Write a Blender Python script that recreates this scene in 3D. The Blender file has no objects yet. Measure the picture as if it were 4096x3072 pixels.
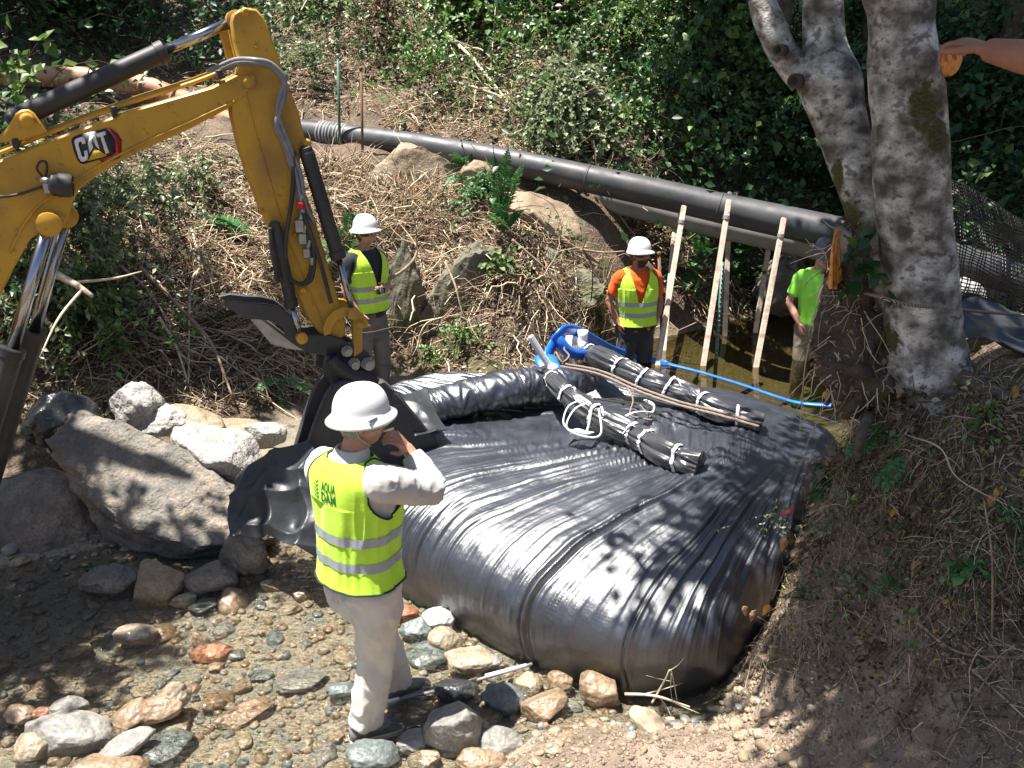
import bpy, bmesh, math, random
import numpy as np
from mathutils import Vector, Matrix

random.seed(7)
RNG = np.random.default_rng(11)
scene = bpy.context.scene

# ------------------------------------------------------------------ camera
CAM_H, PITCH, FPX = 2.95, math.radians(19.0), 850.0
cam_data = bpy.data.cameras.new("camera")
cam = bpy.data.objects.new("camera", cam_data)
scene.collection.objects.link(cam)
cam.location = (0, 0, CAM_H)
cam.rotation_euler = (math.radians(90) - PITCH, 0, 0)
cam_data.sensor_width = 36.0
cam_data.lens = FPX * 36.0 / 1024.0
cam_data.clip_start = 0.05
cam_data.clip_end = 500
scene.camera = cam

# ------------------------------------------------------------------ light
SUN = Vector((-0.27, -0.03, 1.0)).normalized()
world = bpy.data.worlds.new("World")
scene.world = world
world.use_nodes = True
_nt = world.node_tree
_bg = _nt.nodes["Background"]
_sky = _nt.nodes.new("ShaderNodeTexSky")
_sky.sky_type = 'NISHITA'
_sky.sun_disc = False
_sky.sun_elevation = math.asin(SUN.z)
_sky.sun_rotation = math.atan2(SUN.x, SUN.y)
_nt.links.new(_sky.outputs[0], _bg.inputs[0])
_bg.inputs[1].default_value = 0.052
sun_data = bpy.data.lights.new("sun", 'SUN')
sun_data.energy = 5.0
sun_data.angle = math.radians(0.5)
sun_data.color = (1.0, 0.95, 0.88)
sun = bpy.data.objects.new("sun", sun_data)
scene.collection.objects.link(sun)
sun.rotation_euler = SUN.to_track_quat('Z', 'Y').to_euler()
sun.location = (-3, -1, 12)
scene.view_settings.view_transform = 'Standard'
scene.view_settings.look = 'None'
scene.view_settings.exposure = 1.5
scene.view_settings.gamma = 1.0
scene.view_settings.use_curve_mapping = False

# ------------------------------------------------------------------ projection helpers
CP, SP = math.cos(PITCH), math.sin(PITCH)
def P(u, v, z=None, y=None, plane=None):
    """photo position -> world point at height z, forward distance y, or on the plane y = a + b*x"""
    a = (u - 512) / FPX; b = -(v - 384) / FPX
    d = (a, CP + b * SP, -SP + b * CP)
    if z is not None: t = (z - CAM_H) / d[2]
    elif y is not None: t = y / d[1]
    else: t = plane[0] / (d[1] - plane[1] * d[0])
    return Vector((d[0] * t, d[1] * t, CAM_H + d[2] * t))
def proj(p):
    """world points (N,3) -> (u, v) arrays"""
    p = np.asarray(p, dtype=float)
    x = p[..., 0]; y = p[..., 1]; z = p[..., 2] - CAM_H
    dep = y * CP - z * SP
    up = y * SP + z * CP
    dep = np.where(dep < 0.05, 0.05, dep)
    return 512 + FPX * x / dep, 384 - FPX * up / dep

# ------------------------------------------------------------------ noise
def _h(ix, iy, iz):
    n = (ix * 374761393 + iy * 668265263 + iz * 2147483647 + 1013904223) & 0xffffffff
    n = ((n ^ (n >> 13)) * 1274126177) & 0xffffffff
    n = (n ^ (n >> 16)) & 0xffffffff
    n = (n * 2246822519) & 0xffffffff
    return ((n ^ (n >> 15)) & 0xffffff) / float(0xffffff)
def vn(x, y=0.0, z=0.0):
    x, y, z = np.broadcast_arrays(np.asarray(x, float), np.asarray(y, float), np.asarray(z, float))
    ix, iy, iz = np.floor(x).astype(np.int64), np.floor(y).astype(np.int64), np.floor(z).astype(np.int64)
    fx, fy, fz = x - ix, y - iy, z - iz
    fx, fy, fz = [f * f * (3 - 2 * f) for f in (fx, fy, fz)]
    r = 0
    for dx in (0, 1):
        for dy in (0, 1):
            for dz in (0, 1):
                w = (fx if dx else 1 - fx) * (fy if dy else 1 - fy) * (fz if dz else 1 - fz)
                r = r + w * _h(ix + dx, iy + dy, iz + dz)
    return r * 2 - 1
def fbm(x, y=0.0, z=0.0, o=4, g=0.5):
    a, s, r = 1.0, 1.0, 0.0
    for i in range(o):
        r = r + a * vn(np.asarray(x) * s + 17.3 * i, np.asarray(y) * s + 5.1 * i, np.asarray(z) * s + 3.7 * i)
        a *= g; s *= 2.03
    return r

# ------------------------------------------------------------------ mesh building
class MB:
    """collects pieces of geometry and links them as ONE mesh object"""
    def __init__(s): s.V = []; s.F = []; s.n = 0
    def add(s, V, F, mi=0):
        V = np.asarray(V, float).reshape(-1, 3)
        if isinstance(F, np.ndarray): s.F.append((F + s.n, mi))
        else:
            by = {}
            for f in F: by.setdefault(len(f), []).append(f)
            for k, fs in by.items(): s.F.append((np.array(fs) + s.n, mi))
        s.V.append(V); s.n += len(V)
        return s
    def data(s, name):
        me = bpy.data.meshes.new(name)
        V = np.concatenate(s.V) if s.V else np.zeros((0, 3))
        me.vertices.add(len(V)); me.vertices.foreach_set("co", V.astype(np.float32).ravel())
        lv = np.concatenate([f.ravel() for f, _ in s.F])
        cnt = np.concatenate([np.full(len(f), f.shape[1]) for f, _ in s.F])
        mi = np.concatenate([np.full(len(f), m) for f, m in s.F])
        st = np.concatenate([[0], np.cumsum(cnt)[:-1]])
        me.loops.add(len(lv)); me.loops.foreach_set("vertex_index", lv.astype(np.int32))
        me.polygons.add(len(cnt)); me.polygons.foreach_set("loop_start", st.astype(np.int32))
        me.polygons.foreach_set("loop_total", cnt.astype(np.int32))
        me.polygons.foreach_set("material_index", mi.astype(np.int32))
        me.update(calc_edges=True)
        return me
    def build(s, name, mats, parent=None, smooth=True, loc=None):
        """vertices were given in world coordinates; origin goes to loc (or the parent's origin)"""
        off = np.zeros(3)
        if loc is not None: off = np.array(loc, float)
        elif parent is not None: off = np.array(wloc(parent), float)
        if len(s.V): s.V = [v - off for v in s.V]
        me = s.data(name)
        s.V = [v + off for v in s.V]
        if not isinstance(mats, (list, tuple)): mats = [mats]
        for m in mats: me.materials.append(m)
        if smooth is True: me.polygons.foreach_set("use_smooth", np.ones(len(me.polygons), bool))
        o = bpy.data.objects.new(name, me)
        scene.collection.objects.link(o)
        if parent is not None:
            o.parent = parent
            o.location = Vector(off) - wloc(parent)
        else: o.location = off
        if smooth == 'angle':
            me.polygons.foreach_set("use_smooth", np.ones(len(me.polygons), bool))
            me.set_sharp_from_angle(angle=math.radians(38))
        return o
def wloc(o):
    v = Vector((0, 0, 0))
    while o is not None: v = v + o.location; o = o.parent
    return v
def thing(name, label, cat, loc, group=None, kind=None):
    o = bpy.data.objects.new(name, None); scene.collection.objects.link(o)
    o.location = loc; o.empty_display_size = 0.1
    return tag(o, label, cat, group, kind)
def tag(o, label=None, cat=None, group=None, kind=None):
    if label: o["label"] = label
    if cat: o["category"] = cat
    if group: o["group"] = group
    if kind: o["kind"] = kind
    return o

def unit(v): 
    v = np.asarray(v, float); n = np.linalg.norm(v, axis=-1, keepdims=True); return v / np.maximum(n, 1e-9)
def resample(pts, n, closed=False):
    """Catmull-Rom through points (k,d) -> n samples"""
    p = np.asarray(pts, float); k = len(p)
    if k < 3:
        t = np.linspace(0, 1, n)[:, None]; return p[0] * (1 - t) + p[-1] * t
    e = np.vstack([2 * p[0] - p[1], p, 2 * p[-1] - p[-2]])
    t = np.linspace(0, k - 1 - 1e-6, n); i = t.astype(int); f = (t - i)[:, None]
    a, b, c, d = e[i], e[i + 1], e[i + 2], e[i + 3]
    return 0.5 * (2 * b + (c - a) * f + (2 * a - 5 * b + 4 * c - d) * f**2 + (3 * b - 3 * c + d - a) * f**3)
def frames(p):
    t = unit(np.gradient(p, axis=0))
    ref = np.array([0, 0, 1.0]) if abs(t[0][2]) < 0.9 else np.array([1.0, 0, 0])
    n = [unit(np.cross(np.cross(t[0], ref), t[0]))]
    for i in range(1, len(p)):
        v = n[-1] - t[i] * np.dot(n[-1], t[i]); n.append(unit(v))
    n = np.array(n); b = np.cross(t, n)
    return t, n, b
def tube(mb, pts, rad, n=10, steps=None, cap=True, mi=0, noise=0.0, nf=8.0, flat=1.0, seed=0.0, pleat=0):
    pts = np.asarray([tuple(q) for q in pts], float)
    rad = np.asarray(rad, float) * np.ones(len(pts)) if np.ndim(rad) == 0 else np.asarray(rad, float)
    if steps:
        c = resample(np.column_stack([pts, rad]), steps); pts, rad = c[:, :3], np.maximum(c[:, 3], 1e-4)
    t, a, b = frames(pts)
    th = np.linspace(0, 2 * math.pi, n, endpoint=False)
    R = rad[:, None] * np.ones(n)[None]
    ring = pts[:, None] + R[..., None] * (np.cos(th)[None, :, None] * a[:, None] * flat + np.sin(th)[None, :, None] * b[:, None])
    if noise or pleat:
        d = ring - pts[:, None]
        q = ring * nf
        m = noise * fbm(q[..., 0] + seed, q[..., 1], q[..., 2], 4)
        if pleat:
            s = np.linspace(0, len(pts) * 0.07, len(pts))[:, None]
            m = m + pleat * (1 - 2 * np.abs(vn(th[None] * 2.2 + 6 * vn(s * 1.5, 0, seed), s * 2.5, seed)))
        ring = pts[:, None] + d * (1 + m[..., None] / 1.0)
    k = len(pts)
    V = ring.reshape(-1, 3)
    i = np.arange(k - 1)[:, None] * n; j = np.arange(n)[None]; j2 = (j + 1) % n
    F = np.stack([i + j, i + j2, i + n + j2, i + n + j], -1).reshape(-1, 4)
    mb.add(V, F, mi)
    if cap:
        mb.F.append((np.array([list(range(n))[::-1]]) + mb.n - len(V), mi))
        mb.F.append((np.array([list(range((k - 1) * n, k * n))]) + mb.n - len(V), mi))
    return mb
def loft(mb, rings, mi=0, cap=True, closed=True):
    R = np.asarray(rings, float); k, n = R.shape[:2]
    i = np.arange(k - 1)[:, None] * n
    if closed: j = np.arange(n)[None]; j2 = (j + 1) % n
    else: j = np.arange(n - 1)[None]; j2 = j + 1
    F = np.stack([i + j, i + j2, i + n + j2, i + n + j], -1).reshape(-1, 4)
    mb.add(R.reshape(-1, 3), F, mi)
    if cap and closed:
        mb.F.append((np.array([list(range(n))[::-1]]) + mb.n - k * n, mi))
        mb.F.append((np.array([list(range((k - 1) * n, k * n))]) + mb.n - k * n, mi))
    return mb
def box(mb, c, s, ax=None, mi=0, bev=0.0):
    """box centred at c, full sizes s, axes ax (3 vectors)"""
    c = np.array(c, float); s = np.array(s, float) / 2
    A = np.eye(3) if ax is None else unit(np.array([tuple(a) for a in ax], float))
    if bev <= 0:
        V = [c + A.T @ (s * np.array([i, j, k])) for i in (-1, 1) for j in (-1, 1) for k in (-1, 1)]
        F = [(0, 1, 3, 2), (4, 6, 7, 5), (0, 4, 5, 1), (2, 3, 7, 6), (0, 2, 6, 4), (1, 5, 7, 3)]
        return mb.add(V, F, mi)
    b = min(bev, s.min() * 0.9)
    prof = [(-s[0] + b, -s[1]), (s[0] - b, -s[1]), (s[0], -s[1] + b), (s[0], s[1] - b), (s[0] - b, s[1]), (-s[0] + b, s[1]), (-s[0], s[1] - b), (-s[0], -s[1] + b)]
    rings = []
    for z, q in ((-s[2], b), (-s[2] + b, 0), (s[2] - b, 0), (s[2], b)):
        rings.append([c + A.T @ np.array([x - math.copysign(q, x), y - math.copysign(q, y), z]) for x, y in prof])
    return loft(mb, rings, mi)
def prism(mb, poly, depth, mi=0, bev=0.0):
    """poly: planar list of 3D points, depth: vector; optional bevel inset at both faces"""
    p = np.array([tuple(q) for q in poly], float); d = np.array(tuple(depth), float)
    if bev:
        c = p.mean(0); nxt = np.roll(p, -1, 0); prv = np.roll(p, 1, 0)
        dn = unit(d)
        e1 = unit(p - prv); e2 = unit(nxt - p)
        n1 = np.cross(e1, dn); n2 = np.cross(e2, dn)
        # orientation: the inset must shrink the outline
        area = np.dot(np.cross(p - c, nxt - c).sum(0), dn)
        sgn = -1 if area > 0 else 1
        ins = unit(n1 + n2) * bev * sgn
        rings = [p + ins, p + dn * bev, p + d - dn * bev, p + d + ins]
        return loft(mb, rings, mi)
    return loft(mb, [p, p + d], mi)
_ico = {}
def ico(level):
    if level not in _ico:
        bm = bmesh.new(); bmesh.ops.create_icosphere(bm, subdivisions=level, radius=1.0)
        _ico[level] = (np.array([tuple(v.co) for v in bm.verts]), np.array([[v.index for v in f.verts] for f in bm.faces]))
        bm.free()
    return _ico[level]
def rock_shape(seed, level=3, rough=0.12, planes=6, cut=0.75, fine=0.0, cuts=None):
    V, F = ico(level); r = np.random.default_rng(seed); V = V.copy()
    V = V * (1 + rough * fbm(V[:, 0] * 1.4 + seed, V[:, 1] * 1.4, V[:, 2] * 1.4, 3)[:, None])
    for k in range(planes):
        n = unit(r.normal(size=3)); d = cut + r.uniform(-0.08, 0.15)
        s = V @ n; m = s > d
        V[m] -= (s[m] - d)[:, None] * n * 0.93
    if cuts:
        for n, d in cuts:
            n = unit(n); s = V @ n; m = s > d; V[m] -= (s[m] - d)[:, None] * n * 0.95
    if fine: V = V * (1 + fine * fbm(V[:, 0] * 5 + seed, V[:, 1] * 5, V[:, 2] * 5, 5)[:, None])
    return V, F
def rot(ax, ay, az):
    return np.array(Matrix.Rotation(az, 3, 'Z') @ Matrix.Rotation(ay, 3, 'Y') @ Matrix.Rotation(ax, 3, 'X'))
def lathe(mb, prof, c, ax=(0, 0, 1), n=24, mi=0):
    """prof: (radius, height) along axis ax from c"""
    ax = unit(ax); ref = np.array([1.0, 0, 0]) if abs(ax[0]) < 0.9 else np.array([0, 1.0, 0])
    a = unit(np.cross(ax, ref)); b = np.cross(ax, a)
    th = np.linspace(0, 2 * math.pi, n, endpoint=False)
    rings = [np.array(c) + ax * h + r * (np.cos(th)[:, None] * a + np.sin(th)[:, None] * b) for r, h in prof]
    return loft(mb, rings, mi)
# vectorised vegetation pieces
def twigs(mb, pts, rad, sides=3, mi=0):
    """pts (N,K,3), rad (N,K)"""
    N, K, _ = pts.shape
    t = unit(pts[:, -1] - pts[:, 0]); ref = unit(RNG.normal(size=(N, 3)))
    a = unit(np.cross(t, ref)); b = np.cross(t, a)
    th = np.linspace(0, 2 * math.pi, sides, endpoint=False)
    ring = pts[:, :, None] + rad[:, :, None, None] * (np.cos(th)[None, None, :, None] * a[:, None, None] + np.sin(th)[None, None, :, None] * b[:, None, None])
    n = np.arange(N)[:, None, None] * K * sides; k = np.arange(K - 1)[None, :, None] * sides; j = np.arange(sides)[None, None]; j2 = (j + 1) % sides
    F = np.stack([n + k + j, n + k + j2, n + k + sides + j2, n + k + sides + j], -1).reshape(-1, 4)
    return mb.add(ring.reshape(-1, 3), F, mi)
def twig_paths(base, dirs, length, K=5, curve=0.25, droop=0.0):
    N = len(base); t = np.linspace(0, 1, K)[None, :, None]
    side = unit(np.cross(dirs, RNG.normal(size=(N, 3)))) * (RNG.normal(size=(N, 1)) * curve)
    wob = RNG.normal(size=(N, K, 3)) * 0.045
    p = base[:, None] + length[:, None, None] * (dirs[:, None] * t + side[:, None] * (t * t) + wob * t)
    p[..., 2] -= droop * (t[..., 0] ** 2) * length[:, None]
    return p
def leaves(mb, pos, dirs, nor, L, W, mi=0, fold=0.25, k=4):
    """pos,dirs,nor (N,3); L,W (N,)"""
    N = len(pos); d = unit(dirs); s = unit(np.cross(d, nor)); n = np.cross(s, d)
    L = L[:, None]; W = W[:, None]
    if k == 4:
        V = np.stack([pos, pos + d * L * 0.45 + s * W * 0.5 + n * W * fold, pos + d * L, pos + d * L * 0.45 - s * W * 0.5 + n * W * fold], 1)
        F = np.arange(N * 4).reshape(N, 4)
        T = np.concatenate([F[:, [0, 1, 2]], F[:, [0, 2, 3]]])
        return mb.add(V.reshape(-1, 3), T, mi)
    V = np.stack([pos, pos + d * L * 0.25 + s * W * 0.42 + n * W * fold * .7, pos + d * L * 0.6 + s * W * 0.45 + n * W * fold, pos + d * L - n * W * .3,
                  pos + d * L * 0.6 - s * W * 0.45 + n * W * fold, pos + d * L * 0.25 - s * W * 0.42 + n * W * fold * .7, pos + d * L * .55], 1)
    b = np.arange(N)[:, None] * 7
    T = np.concatenate([b + np.array(q) for q in ([0, 1, 6], [1, 2, 6], [2, 3, 6], [3, 4, 6], [4, 5, 6], [5, 0, 6])])
    return mb.add(V.reshape(-1, 3), T, mi)

# ------------------------------------------------------------------ materials
def new_mat(name):
    m = bpy.data.materials.new(name); m.use_nodes = True
    nt = m.node_tree; b = nt.nodes["Principled BSDF"]; return m, nt, b
def ramp(nt, fac, stops, interp='LINEAR'):
    r = nt.nodes.new("ShaderNodeValToRGB"); cr = r.color_ramp; cr.interpolation = interp
    while len(cr.elements) < len(stops): cr.elements.new(0.5)
    for e, (p, c) in zip(cr.elements, stops):
        e.position = p; e.color = (c[0], c[1], c[2], 1) if not np.isscalar(c) else (c, c, c, 1)
    nt.links.new(fac, r.inputs[0]); return r.outputs[0]
def tex(nt, kind, scale, coord='Object', detail=4, **kw):
    tc = nt.nodes.new("ShaderNodeTexCoord"); t = nt.nodes.new("ShaderNodeTex" + kind)
    t.inputs["Scale"].default_value = scale
    if "Detail" in t.inputs: t.inputs["Detail"].default_value = detail
    for k, v in kw.items():
        if k in t.inputs: t.inputs[k].default_value = v
        else: setattr(t, k, v)
    nt.links.new(tc.outputs[coord], t.inputs["Vector"]); return t
def mixc(nt, fac, a, b, mode='MIX'):
    m = nt.nodes.new("ShaderNodeMix"); m.data_type = 'RGBA'; m.blend_type = mode
    for s, v in ((0, fac), (6, a), (7, b)):
        if hasattr(v, 'is_linked') or isinstance(v, bpy.types.NodeSocket): nt.links.new(v, m.inputs[s])
        else: m.inputs[s].default_value = v if np.isscalar(v) else (*v, 1)
    return m.outputs[2]
def bump(nt, b, h, strength, dist=0.01, prev=None):
    n = nt.nodes.new("ShaderNodeBump"); n.inputs["Strength"].default_value = strength; n.inputs["Distance"].default_value = dist
    nt.links.new(h, n.inputs["Height"])
    if prev is not None: nt.links.new(prev, n.inputs["Normal"])
    nt.links.new(n.outputs[0], b.inputs["Normal"]); return n.outputs[0]
def pm(name, c1, c2=None, scale=6, rough=0.6, rough2=None, bmp=0.0, bscale=None, metal=0.0, spec=0.5, lo=0.35, hi=0.65, c3=None, bdist=0.01, coat=0.0):
    m, nt, b = new_mat(name)
    c2 = c2 or tuple(x * 0.75 for x in c1)
    t = tex(nt, "Noise", scale, detail=6)
    stops = [(lo, c1), (hi, c2)] if c3 is None else [(lo, c1), ((lo + hi) / 2, c2), (hi, c3)]
    nt.links.new(ramp(nt, t.outputs[0], stops), b.inputs["Base Color"])
    b.inputs["Roughness"].default_value = rough; b.inputs["Metallic"].default_value = metal
    b.inputs["Specular IOR Level"].default_value = spec
    if coat: b.inputs["Coat Weight"].default_value = coat; b.inputs["Coat Roughness"].default_value = 0.15
    if rough2 is not None:
        t2 = tex(nt, "Noise", scale * 2.3, detail=5)
        nt.links.new(ramp(nt, t2.outputs[0], [(0.35, rough), (0.65, rough2)]), b.inputs["Roughness"])
    if bmp:
        t3 = tex(nt, "Noise", bscale or scale * 4, detail=8)
        bump(nt, b, t3.outputs[0], bmp, bdist)
    return m
def leaf_mat(name, stops, rough=0.45, trans=0.35, spec=0.5):
    """colour differs from leaf to leaf; light also passes through"""
    m, nt, b = new_mat(name)
    g = nt.nodes.new("ShaderNodeNewGeometry")
    c = ramp(nt, g.outputs["Random Per Island"], stops)
    nt.links.new(c, b.inputs["Base Color"]); b.inputs["Roughness"].default_value = rough
    b.inputs["Specular IOR Level"].default_value = spec
    if trans:
        tr = nt.nodes.new("ShaderNodeBsdfTranslucent"); nt.links.new(c, tr.inputs[0])
        mx = nt.nodes.new("ShaderNodeMixShader"); mx.inputs[0].default_value = trans
        out = nt.nodes["Material Output"]
        nt.links.new(b.outputs[0], mx.inputs[1]); nt.links.new(tr.outputs[0], mx.inputs[2]); nt.links.new(mx.outputs[0], out.inputs[0])
    return m
M = {}
M['leaf_lit'] = leaf_mat("leaf_green", [(0, (.05, .10, .02)), (.4, (.10, .21, .04)), (.75, (.17, .29, .08)), (1, (.32, .40, .20))], 0.38)  # brighter green, mostly for sunlit foliage; the light is in the colour
M['leaf_dark'] = leaf_mat("leaf_dark_green", [(0, (.015, .045, .012)), (.5, (.03, .09, .025)), (.9, (.06, .14, .04)), (1, (.14, .2, .06))], 0.4)  # darker green, mostly for foliage in shade; the shade is in the colour
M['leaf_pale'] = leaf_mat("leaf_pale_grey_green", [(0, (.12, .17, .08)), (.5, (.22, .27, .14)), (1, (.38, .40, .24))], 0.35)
M['leaf_straw'] = leaf_mat("leaf_straw", [(0, (.14, .09, .05)), (.4, (.30, .21, .13)), (.75, (.44, .34, .22)), (1, (.58, .50, .36))], 0.7, 0.15, 0.2)
M['leaf_dry'] = leaf_mat("leaf_dry_brown", [(0, (.06, .038, .024)), (.4, (.15, .10, .06)), (.75, (.26, .19, .12)), (1, (.42, .35, .24))], 0.7, 0.15, 0.2)
M['twig'] = leaf_mat("twig_straw", [(0, (.18, .12, .075)), (.3, (.38, .27, .17)), (.65, (.54, .42, .29)), (1, (.70, .60, .45))], 0.7, 0.0, 0.2)
M['twig_red'] = leaf_mat("twig_reddish", [(0, (.14, .07, .03)), (.4, (.30, .16, .08)), (.8, (.42, .25, .14)), (1, (.5, .36, .22))], 0.7, 0.0, 0.2)
M['twig_dark'] = leaf_mat("twig_dark_brown", [(0, (.03, .02, .012)), (.5, (.08, .055, .035)), (.9, (.14, .11, .07)), (1, (.3, .24, .15))], 0.75, 0.0, 0.2)
M['grass'] = leaf_mat("grass_green", [(0, (.05, .12, .02)), (.5, (.12, .22, .05)), (1, (.28, .32, .12))], 0.5, 0.3)
M['fern'] = leaf_mat("fern_green", [(0, (.03, .12, .03)), (.5, (.06, .2, .06)), (1, (.16, .3, .1))], 0.45, 0.3)
M['branch'] = pm("branch_bark", (.2, .14, .09), (.36, .28, .2), 14, 0.8, bmp=0.5, bscale=60)
M['branch_pale'] = pm("branch_pale_wood", (.42, .33, .22), (.55, .46, .34), 14, 0.7, bmp=0.4, bscale=60)
M['plastic_black'] = pm("black_plastic_pipe", (.035, .036, .04), (.06, .06, .063), 3, 0.42, 0.6, bmp=0.1, bscale=20)
M['plastic_grey'] = pm("grey_plastic_pipe", (.2, .2, .2), (.28, .28, .28), 4, 0.5, bmp=0.1)
M['plastic_tan'] = pm("tan_plastic_pipe", (.42, .2, .1), (.5, .27, .15), 2.5, 0.4, 0.6, bmp=0.1, c3=(.3, .15, .09))
M['hose_blue'] = pm("blue_hose", (.012, .11, .55), (.02, .17, .68), 8, 0.35, bmp=0.15, bscale=30)
M['white'] = pm("white_plastic", (.78, .78, .78), (.66, .67, .68), 5, 0.35, bmp=0.05)
M['white_tie'] = pm("white_cloth_tie", (.78, .78, .78), (.6, .6, .6), 40, 0.6, bmp=0.3)
M['clear'] = pm("clear_tube_plastic", (.6, .62, .68), (.7, .72, .76), 40, 0.15, coat=0.5)
M['wood'] = pm("weathered_timber", (.42, .32, .24), (.56, .46, .37), 9, 0.7, bmp=0.4, bscale=50, c3=(.34, .25, .18))
M['wood_split'] = pm("fresh_split_wood", (.72, .25, .04), (.8, .36, .08), 30, 0.6, bmp=0.6, bscale=90, c3=(.5, .15, .03))
M['steel_green'] = pm("green_steel_post", (.03, .10, .07), (.05, .14, .1), 20, 0.5, bmp=.1)
M['rust'] = pm("rusty_steel", (.12, .06, .03), (.2, .11, .06), 30, 0.8, bmp=.4)
# ------------------------------------------------------------------ the ground
GP = """-5 1.5 .1;-3 2.2 0;-4 2 -.02;-3 3 -.01;-2 2.6 0;-2 3.4 -.03;-1 3 0;-.1 2.9 .03;-4 4 .0;-3 4 -.03;-2 4.3 -.03;-1 4 -.01;0 4.5 0;.3 3.5 .0
-1.2 4.6 0;1 4.2 0;-3 5 .05;-2 5.3 .05;-1 5.2 0;0 5.6 0;1 6 0;-1 6.2 .05;-2 6.2 .2;-.8 7 .12;0 6.6 .0;1 7 -.15;2 7 -.2;3 7.5 -.28;1.2 8.0 -.25;3 8.6 -.3;2 8.4 -.3;4 8.8 -.28;1.2 8.7 -.27;2.4 5.9 -.05
-.4 7.6 .4;.1 7.8 .42;.4 8.5 .3;1.0 9.2 .24;1.5 9.5 .21;2.1 9.8 .2;2.8 10.4 .2;3.5 10.8 .2;4.5 11 .25;-1.2 7.5 .08;-1.25 8.2 .05;-1.8 7.6 .2
-1 8.6 .25;-1 9.0 1.0;0 8.3 .65;0 8.75 1.15;-.5 8.85 1.1;-1.6 8.8 .6;.6 9.1 1.0;1.3 9.8 .8;2.1 10.5 .8;3 11.2 1.0;4.5 11.6 1.4
-1 10 1.8;0 10 1.75;1 10.4 1.7;2 11.2 1.6;-2 10 1.9;-3 10 2.05;-4.5 10 2.3;-2 9.2 1.45;-3.2 9 1.6;-4.5 9 1.95;-6 9 2.3;-8 9 2.8
-5 12 2.75;-3 11.5 2.45;-1.5 11.2 2.28;0 11.2 2.3;1.2 11.4 2.4;2.5 12 2.6;4 12.5 2.9;-8 12 3.3
-5 13.5 3.5;-2 13.3 3.4;0 13.3 3.5;2 13.3 3.5;4 14 4;6 13 3.6;-6 16 5.4;-2 16 5.4;2 16 5.6;6 16 5.8;-8 20 9;0 20 9;8 20 9;-10 28 16;0 28 16;10 28 16
-3 6.5 .3;-2.4 7 .3;-4 6 .35;-5 5 .4;-2.6 7.9 .85;-3.5 7.5 1.0;-5 7 1.3;-1.9 8.4 .6;-7 6 1.3;-7 3.5 .4;-6 1.5 .3;-8 0 .7;-4.7 3.4 .08
0 0 1.35;-1.5 0 1.3;-3 .3 .6;1.2 .5 1.3;0 1 .95;-1.5 1 .5;-3 1.2 .1;0 2 .25;-1 2 .06;.5 2.3 .3;1.0 2.7 .4;.56 2.97 .13;1.3 2.28 .75;1.53 2.07 .95;2.2 1.8 1.5;.2 3.1 .05
1.41 2.98 .72;1.57 2.25 1.05;1.68 2.5 1.3;1.68 2.67 1.55;1.73 2.8 1.72;1.75 3.3 1.85;1.5 3.1 1.45;1.55 3.22 1.72;1.45 3.35 1.6;1.75 3.1 1.84;1.35 3.3 1.2;2.1 3.1 1.95;2.6 3.0 2.0;3 2 2.1;3.3 4 1.9;2.7 4.2 1.7;2.1 3.8 1.55;1.85 3.75 1.1;1.8 4.2 .7;2.2 4.6 .95
1.12 3.29 .2;.85 3.35 .05;1.3 3.5 .3;1.5 3.95 .3;2.4 5.1 .7;3 5.2 1.3;4 5.6 1.5;3.3 6.4 .1;4.5 6.6 .6;5.5 7.6 .9;6 9.5 1.5;6 11 2.4;8 8 2.6;4.5 3 2.4;6 4 2.8;3 0 2.0;5 0 2.5
-30 0 4;30 0 6;0 -20 4;-30 -25 5;30 -25 5;-30 40 20;30 40 22;0 60 30;-14 5 3;-14 12 5.5;12 5 5;12 14 7"""
GP = np.array([[float(q) for q in s.split()] for s in GP.replace("\n", ";").split(";") if s.strip()])
def _solve():
    X = GP[:, :2]; r = np.linalg.norm(X[:, None] - X[None], axis=-1); n = len(X)
    A = np.zeros((n + 3, n + 3)); A[:n, :n] = -r + np.eye(n) * 0.004; A[:n, n] = 1; A[:n, n + 1:] = X; A[n, :n] = 1; A[n + 1:, :n] = X.T
    return np.linalg.solve(A, np.concatenate([GP[:, 2], np.zeros(3)]))
_W = _solve()
def ground_raw(x, y):
    sh = np.shape(x); x = np.ravel(x).astype(float); y = np.ravel(y).astype(float); z = np.zeros(len(x)); n = len(GP)
    for s in range(0, len(x), 20000):
        e = slice(s, s + 20000)
        r = np.hypot(x[e, None] - GP[None, :, 0], y[e, None] - GP[None, :, 1])
        z[e] = -r @ _W[:n] + _W[n] + x[e] * _W[n + 1] + y[e] * _W[n + 2]
    # rock steps, lumps
    k = np.clip((z - .15) / .5, 0, 1)
    z = z + k * (.10 * fbm(x * 1.1, y * 1.1, 0, 4) + .05 * np.abs(vn(x * 4, y * 4, 3)))
    z = z + (1 - k) * (.016 * fbm(x * 3, y * 3, 5, 3))
    # undercut-looking scours on the soil slope by the big tree
    s = np.exp(-(((x - 1.5) / .5) ** 2 + ((y - 2.7) / .8) ** 2))
    z = z + s * .05 * fbm(x * 5, y * 5, 8, 3)
    # low mound of dried mud at the water's edge
    a = (x - .42) * .97 + (y - 3.05) * .24; q = -(x - .42) * .24 + (y - 3.05) * .97
    md = np.exp(-np.abs(a / .50) ** 3 - np.abs(q / .27) ** 2.5)
    z = z + md * (.085 + .02 * fbm(a * 3, q * 12, 2, 4) + .012 * vn(x * 14, y * 14, 6))
    return np.clip(z, -.6, 40).reshape(sh)
def axis_vals(lo, a, b, hi, fine, grow=1.18):
    v = list(np.arange(a, b, fine)); s = fine; q = v[-1]
    while q < hi: s *= grow; q += s; v.append(q)
    s = fine; q = v[0]; w = []
    while q > lo: s *= grow; q -= s; w.append(q)
    return np.array(w[::-1] + v)
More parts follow.
